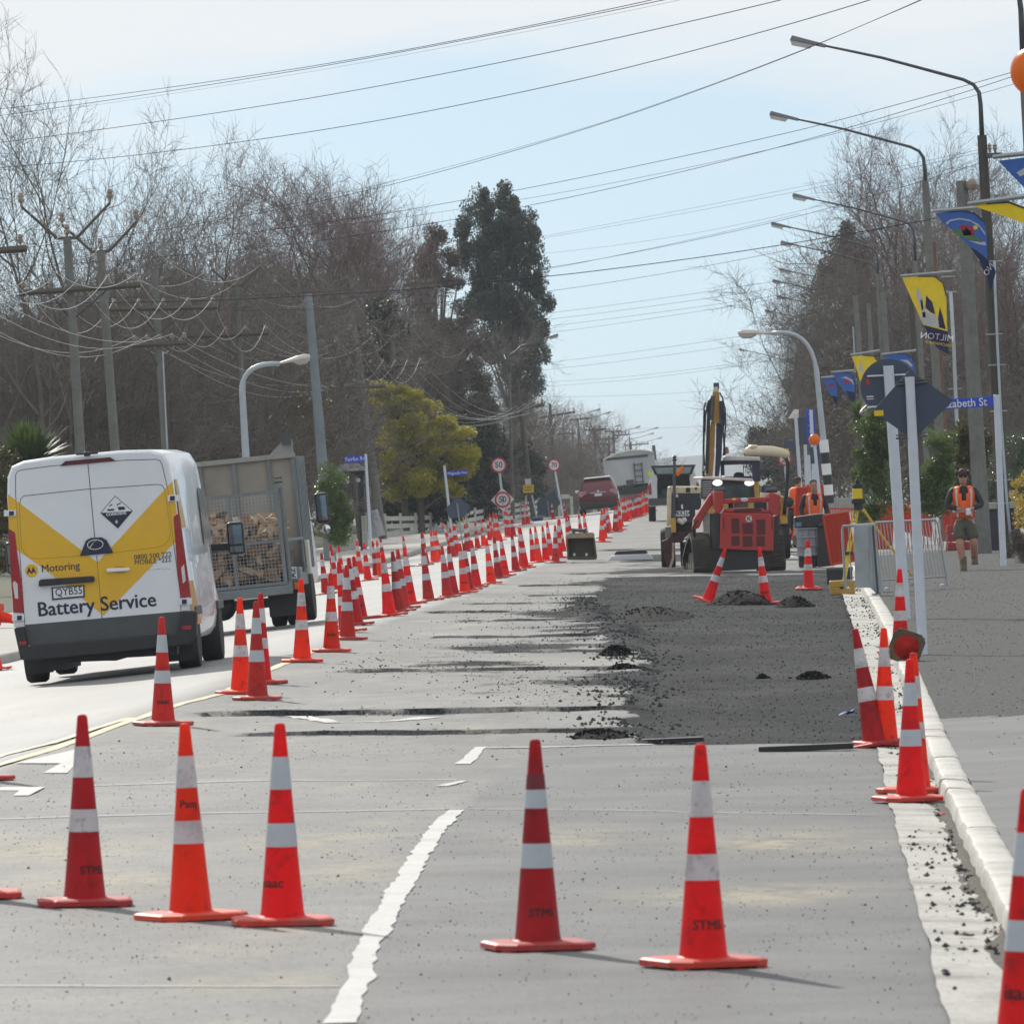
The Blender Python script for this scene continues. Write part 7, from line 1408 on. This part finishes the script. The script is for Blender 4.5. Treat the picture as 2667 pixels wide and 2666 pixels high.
def mkskin(name,nodes,edges,m,par,lv=2):
    import bmesh
    me=bpy.data.meshes.new(name); bm=bmesh.new(); ly=bm.verts.layers.skin.verify(); vs=[]
    for co,r_ in nodes:
        v=bm.verts.new(co); v[ly].radius=(r_,r_) if not isinstance(r_,tuple) else r_; vs.append(v)
    vs[0][ly].use_root=True
    for a,b in edges: bm.edges.new((vs[a],vs[b]))
    bm.to_mesh(me); bm.free(); o=link(name,me,m,par); k=o.modifiers.new('skin','SKIN'); k.use_smooth_shade=True; k.branch_smoothing=.3; s=o.modifiers.new('sub','SUBSURF'); s.levels=lv; s.render_levels=lv; return o
def ell(cx,cy,cz,rx,ry,n=16,tw=0): return [(cx+rx*math.cos(2*math.pi*i/n),cy+ry*math.sin(2*math.pi*i/n),cz) for i in range(n)]
def person(loc,rz,label,P_,legs=True,shorts=True,cap=True,back=False,sc_=1,hair=False,lean=0):
    t=thing('person',label,'person',loc,rz,None,(lean,0),sc_)
    hp=P_['hip']; ch=(0,0,1.32); nk=(0,-.01,1.5); hd=(0,-.03,1.66)
    nd=[((0,0,.98),(.15,.11)),((0,0,1.12),(.15,.11)),(ch,(.17,.12)),((0,0,1.46),(.1,.08)),(nk,.055),((0,-.015,1.57),.06)]
    ed=[(0,1),(1,2),(2,3),(3,4),(4,5)]
    for s in(-1,1):
        a=P_['arm'][(s+1)//2]; i=len(nd); nd+=[((s*.18,0,1.43),.07),(a[0],.05),(a[1],.032)]; ed+=[(3,i),(i,i+1),(i+1,i+2)]
        # palm, five fingers
        w_=Vector(a[1]); d=(Vector(a[1])-Vector(a[0])).normalized(); pm=w_+d*.06; j=len(nd); nd.append((tuple(pm),(.035,.02))); ed.append((i+2,j))
    for s in(-1,1):
        l=P_['leg'][(s+1)//2]; i=len(nd); nd+=[((s*.09,0,.9),.1),(l[0],.078),(tuple(Vector(l[0]).lerp(Vector(l[1]),.35)+Vector((0,.015,0))),.078),(l[1],.052),(tuple(Vector(l[1])+Vector((0,-.09,-.05))),.04)]; ed+=[(0,i),(i,i+1),(i+1,i+2),(i+2,i+3),(i+3,i+4)]
    mkskin('body',nd,ed,SKIN,t,1)
    for s in(-1,1):             # fingers
        a=P_['arm'][(s+1)//2]; w_=Vector(a[1]); d=(Vector(a[1])-Vector(a[0])).normalized(); sd=d.cross(Vector((0,1,0))).normalized(); m=MB()
        for k in range(4):
            b=w_+d*.085+sd*(.027-.018*k); L_=[.07,.078,.074,.058][k]; m.tube([b,b+d*L_*.5+Vector((0,-.008,0)),b+d*L_*.85+Vector((0,.015,-.01))],[.0085,.008,.006],6)
        b=w_+d*.03-Vector((0,.0,0))+sd*.035; m.tube([b,b+d*.035+sd*.018,b+d*.065+sd*.012],[.011,.009,.007],6); o=m.build('fingers',SKIN,t,smooth=True); o['kind']='stuff'
    # head with face
    h=MB(); prof_=[(.04,-.13),(.062,-.1),(.072,-.06),(.078,0),(.08,.05),(.072,.09),(.045,.125),(0,.135)]
    rings=[[(hd[0]+r_*.95*math.cos(a),hd[1]+r_*1.15*math.sin(a)-(.01 if z<-.05 else 0),hd[2]+z) for a in [2*math.pi*i/16 for i in range(16)]] for r_,z in prof_[:-1]]; h.loft(rings); h.build('head',SKIN,t,smooth=True)
    f=-1 if not back else 1
    MB().prism([(-.012,-.02),(.012,-.02),(.006,.03),(-.006,.03)],hd[1]-.115,hd[1]-.08).build('nose',SKIN,t,bevel=.004).location=(hd[0],0,hd[2]); MB().box((0,hd[1]-.088,hd[2]-.06),(.045,.012,.01)).build('mouth',mat('lips',(.3,.12,.1),.5),t)
    for s in(-1,1):
        MB().ball((s*.079,hd[1]+.01,hd[2]),.02,8,6,(.5,1,1.4)).build('ear',SKIN,t,smooth=True)
        if not P_.get('shades'): MB().ball((s*.03,hd[1]-.086,hd[2]+.018),.011,8,6,(1.2,.6,.7)).build('eye',mat('eye_dark',(.03,.02,.02),.3),t)
    if P_.get('shades'): MB().box((0,hd[1]-.092,hd[2]+.018),(.15,.02,.04)).build('sunglasses',BLACKP,t,bevel=.01)
    if cap:
        CAP=mat('dark_cap',(.05,.015,.018),.7,var=.2); m=MB(); m.loft([ell(0,hd[1]+.01,hd[2]+z,r_*.95,r_*1.15) for r_,z in((.088,.04),(.09,.08),(.08,.12),(.05,.15),(.01,.16))]); c=m.build('cap',CAP,t,smooth=True); MB().prism([(-.07,-.18),(.07,-.18),(.085,-.08),(-.085,-.08)],hd[2]+.045,hd[2]+.058,'z').build('cap_brim',CAP,c,bevel=.004)
        for s in(-1,1): MB().ball((s*.105,hd[1]+.01,hd[2]+.085),.045,10,8,(.6,1,1.1)).build('ear_muff',BLACKP,c,smooth=True)
    else:
        m=MB(); m.loft([ell(0,hd[1]+.018,hd[2]+z,r_*.95,r_*1.12) for r_,z in((.083,.04),(.086,.07),(.08,.11),(.055,.14),(.01,.15))]); m.build('hair',HAIR,t,smooth=True); MB().ball((0,hd[1]+.05,hd[2]+.02),.075,10,8,(1,.7,1.2)).build('hair',HAIR,t,smooth=True)
    # jacket: torso and sleeves in one skinned mesh
    nd=[((0,0,.88),(.19,.15)),((0,0,1.12),(.19,.15)),(ch,(.195,.145)),((0,0,1.45),(.14,.1)),((0,0,1.52),(.07,.065))]; ed=[(0,1),(1,2),(2,3),(3,4)]
    for s in(-1,1):
        a=P_['arm'][(s+1)//2]; i=len(nd); e=Vector(a[0]); w_=Vector(a[1]); nd+=[((s*.19,0,1.43),.085),(tuple(e),.063),(tuple(e.lerp(w_,.92)),.045)]; ed+=[(3,i),(i,i+1),(i+1,i+2)]
    mkskin('jacket',nd,ed,P_.get('jacket',JACK),t,1)
    # vest shell with V neck
    n=32; m=MB(); rows=[]; spec=[(.95,.205,.165),(1.1,.198,.165),(1.25,.212,.172),(1.38,.222,.17),(1.46,.2,.15),(1.51,.14,.115)]
    v=[];f_=[]
    for z,rx,ry in spec:
        for i in range(n):
            a=2*math.pi*i/n; v.append((rx*math.cos(a),ry*math.sin(a)*1.0,z))
    for j in range(len(spec)-1):
        for i in range(n):
            a=2*math.pi*(i+.5)/n; x=math.cos(a); front=(math.sin(a)<0)
            if front and not back and abs(x)<[.0,.0,.12,.3,.45][j]: continue
            if j>=2 and abs(x)>[0,0,.97,.93,.9][j]: continue
            f_.append((j*n+i,j*n+(i+1)%n,(j+1)*n+(i+1)%n,(j+1)*n+i))
    m.add(v,f_); ve=m.build('vest',HIVIS,t,smooth=True); so_=ve.modifiers.new('solid','SOLIDIFY'); so_.thickness=.008
    def strip(pts,w_): 
        vv=[];ff=[]
        for i,(a,z) in enumerate(pts):
            rx=np.interp(z,[q[0] for q in spec],[q[1] for q in spec])+.006; ry=np.interp(z,[q[0] for q in spec],[q[2] for q in spec])+.006
            for k in(-w_,w_): vv.append((rx*math.cos(a)+k*abs(math.sin(a)),ry*math.sin(a),z+(k if abs(pts[0][1]-pts[-1][1])<.05 else 0)))
        for i in range(len(pts)-1): ff.append((2*i,2*i+1,2*i+3,2*i+2))
        MB().add(vv,ff).build('reflective_stripe',REFL,ve)
    for s in(-1,1): strip([(-math.pi/2+s*.62,z) for z in(.96,1.1,1.25,1.38,1.46)],.025); strip([(math.pi/2+s*.62,z) for z in(.96,1.1,1.25,1.38,1.46)],.025)
    if P_.get('belt'): strip([(2*math.pi*i/24,1.07) for i in range(25)],.025)
    if legs:
        nd=[((0,0,1.02),(.19,.15)),((0,0,.86),(.2,.155))]; ed=[(0,1)]
        for s in(-1,1):
            l=P_['leg'][(s+1)//2]; k=Vector(l[0]); hpv=Vector((s*.1,0,.82)); i=len(nd); 
            if shorts: nd+=[(tuple(hpv),.14),(tuple(hpv.lerp(k,.95)),.125)]; ed+=[(1,i),(i,i+1)]
            else: nd+=[(tuple(hpv),.11),(tuple(k),.085),(tuple(k.lerp(Vector(l[1]),.95)),.07)]; ed+=[(1,i),(i,i+1),(i+1,i+2)]
            an=Vector(l[1]); b=MB(); b.loft([ell(an.x,an.y,an.z+.15,.064,.068,12),ell(an.x,an.y,an.z+.03,.064,.075,12),ell(an.x,an.y-.03,an.z-.02,.06,.11,12),ell(an.x,an.y-.05,an.z-.07,.064,.15,12),ell(an.x,an.y-.05,an.z-.1,.066,.155,12)]); b.build('boot',BOOT,t,smooth=40)
            so2=MB(); so2.loft([ell(an.x,an.y,an.z+.1,.05,.052,12),ell(an.x,an.y,an.z+.16,.048,.05,12)]); so2.build('sock',GREYB,t,smooth=True)
        mkskin('shorts' if shorts else 'trousers',nd,ed,KHAKI if shorts else JACK,t,1)
    return t
pw=Gp(2518,1486); wk=person(pw,R(0),'man in cap, sunglasses and orange vest walking towards us in khaki shorts',dict(hip=0,arm=[((-.31,-.06,1.16),(-.09,-.27,1.1)),((.32,-.06,1.16),(.12,-.27,1.1))],leg=[((-.11,-.14,.5),(-.06,-.08,.105)),((.14,-.12,.5),(.15,.16,.2))],shades=True,belt=True),sc_=1.02)
o=MB().box((.06,-.36,1.07),(.09,.05,.13)).build('cloth_rag',SWH,None,.02); o.location=pw; tag(o,'crumpled white gloves held at the waist of the walking man','gloves')
D=181; b=Vector((W(2119,1400,D).x,D,0)); b.z=G(b.x,D)+.05
person(b,R(12),'bareheaded worker in an orange vest looking down behind the black lid',dict(hip=0,arm=[((-.29,-.02,1.15),(-.22,-.2,.92)),((.29,-.02,1.15),(.24,-.2,.92))],leg=[((-.1,-.03,.5),(-.1,0,.1)),((.1,-.03,.5),(.1,0,.1))]),shorts=False,cap=False,lean=R(6),sc_=.98)
D=214; b=Vector((W(2060,1400,D).x,D,0)); b.z=G(b.x,D)+.05
person(b,R(150),'worker in full orange top bending away between the roller post and red barrier',dict(hip=0,jacket=HIVIS,arm=[((-.27,-.12,1.15),(-.2,-.34,1.0)),((.27,-.12,1.15),(.2,-.34,1.0))],leg=[((-.1,-.03,.5),(-.1,0,.1)),((.1,-.03,.5),(.1,0,.1))],belt=True),shorts=False,cap=False,lean=R(16),sc_=1.0)
# ================================================================ AIR
hz=bpy.data.materials.new('thin_haze'); hz.use_nodes=True; nt=hz.node_tree
nt.nodes.remove(nt.nodes['Principled BSDF']); pv=N(nt,'ShaderNodeVolumePrincipled'); pv.inputs['Color'].default_value=(.86,.92,1,1); pv.inputs['Density'].default_value=.00015
nt.links.new(pv.outputs[0],nt.nodes['Material Output'].inputs['Volume'])
o=MB().box((0,3050,-1.5),(6400,6900,53)).build('haze',hz); o['kind']='stuff'
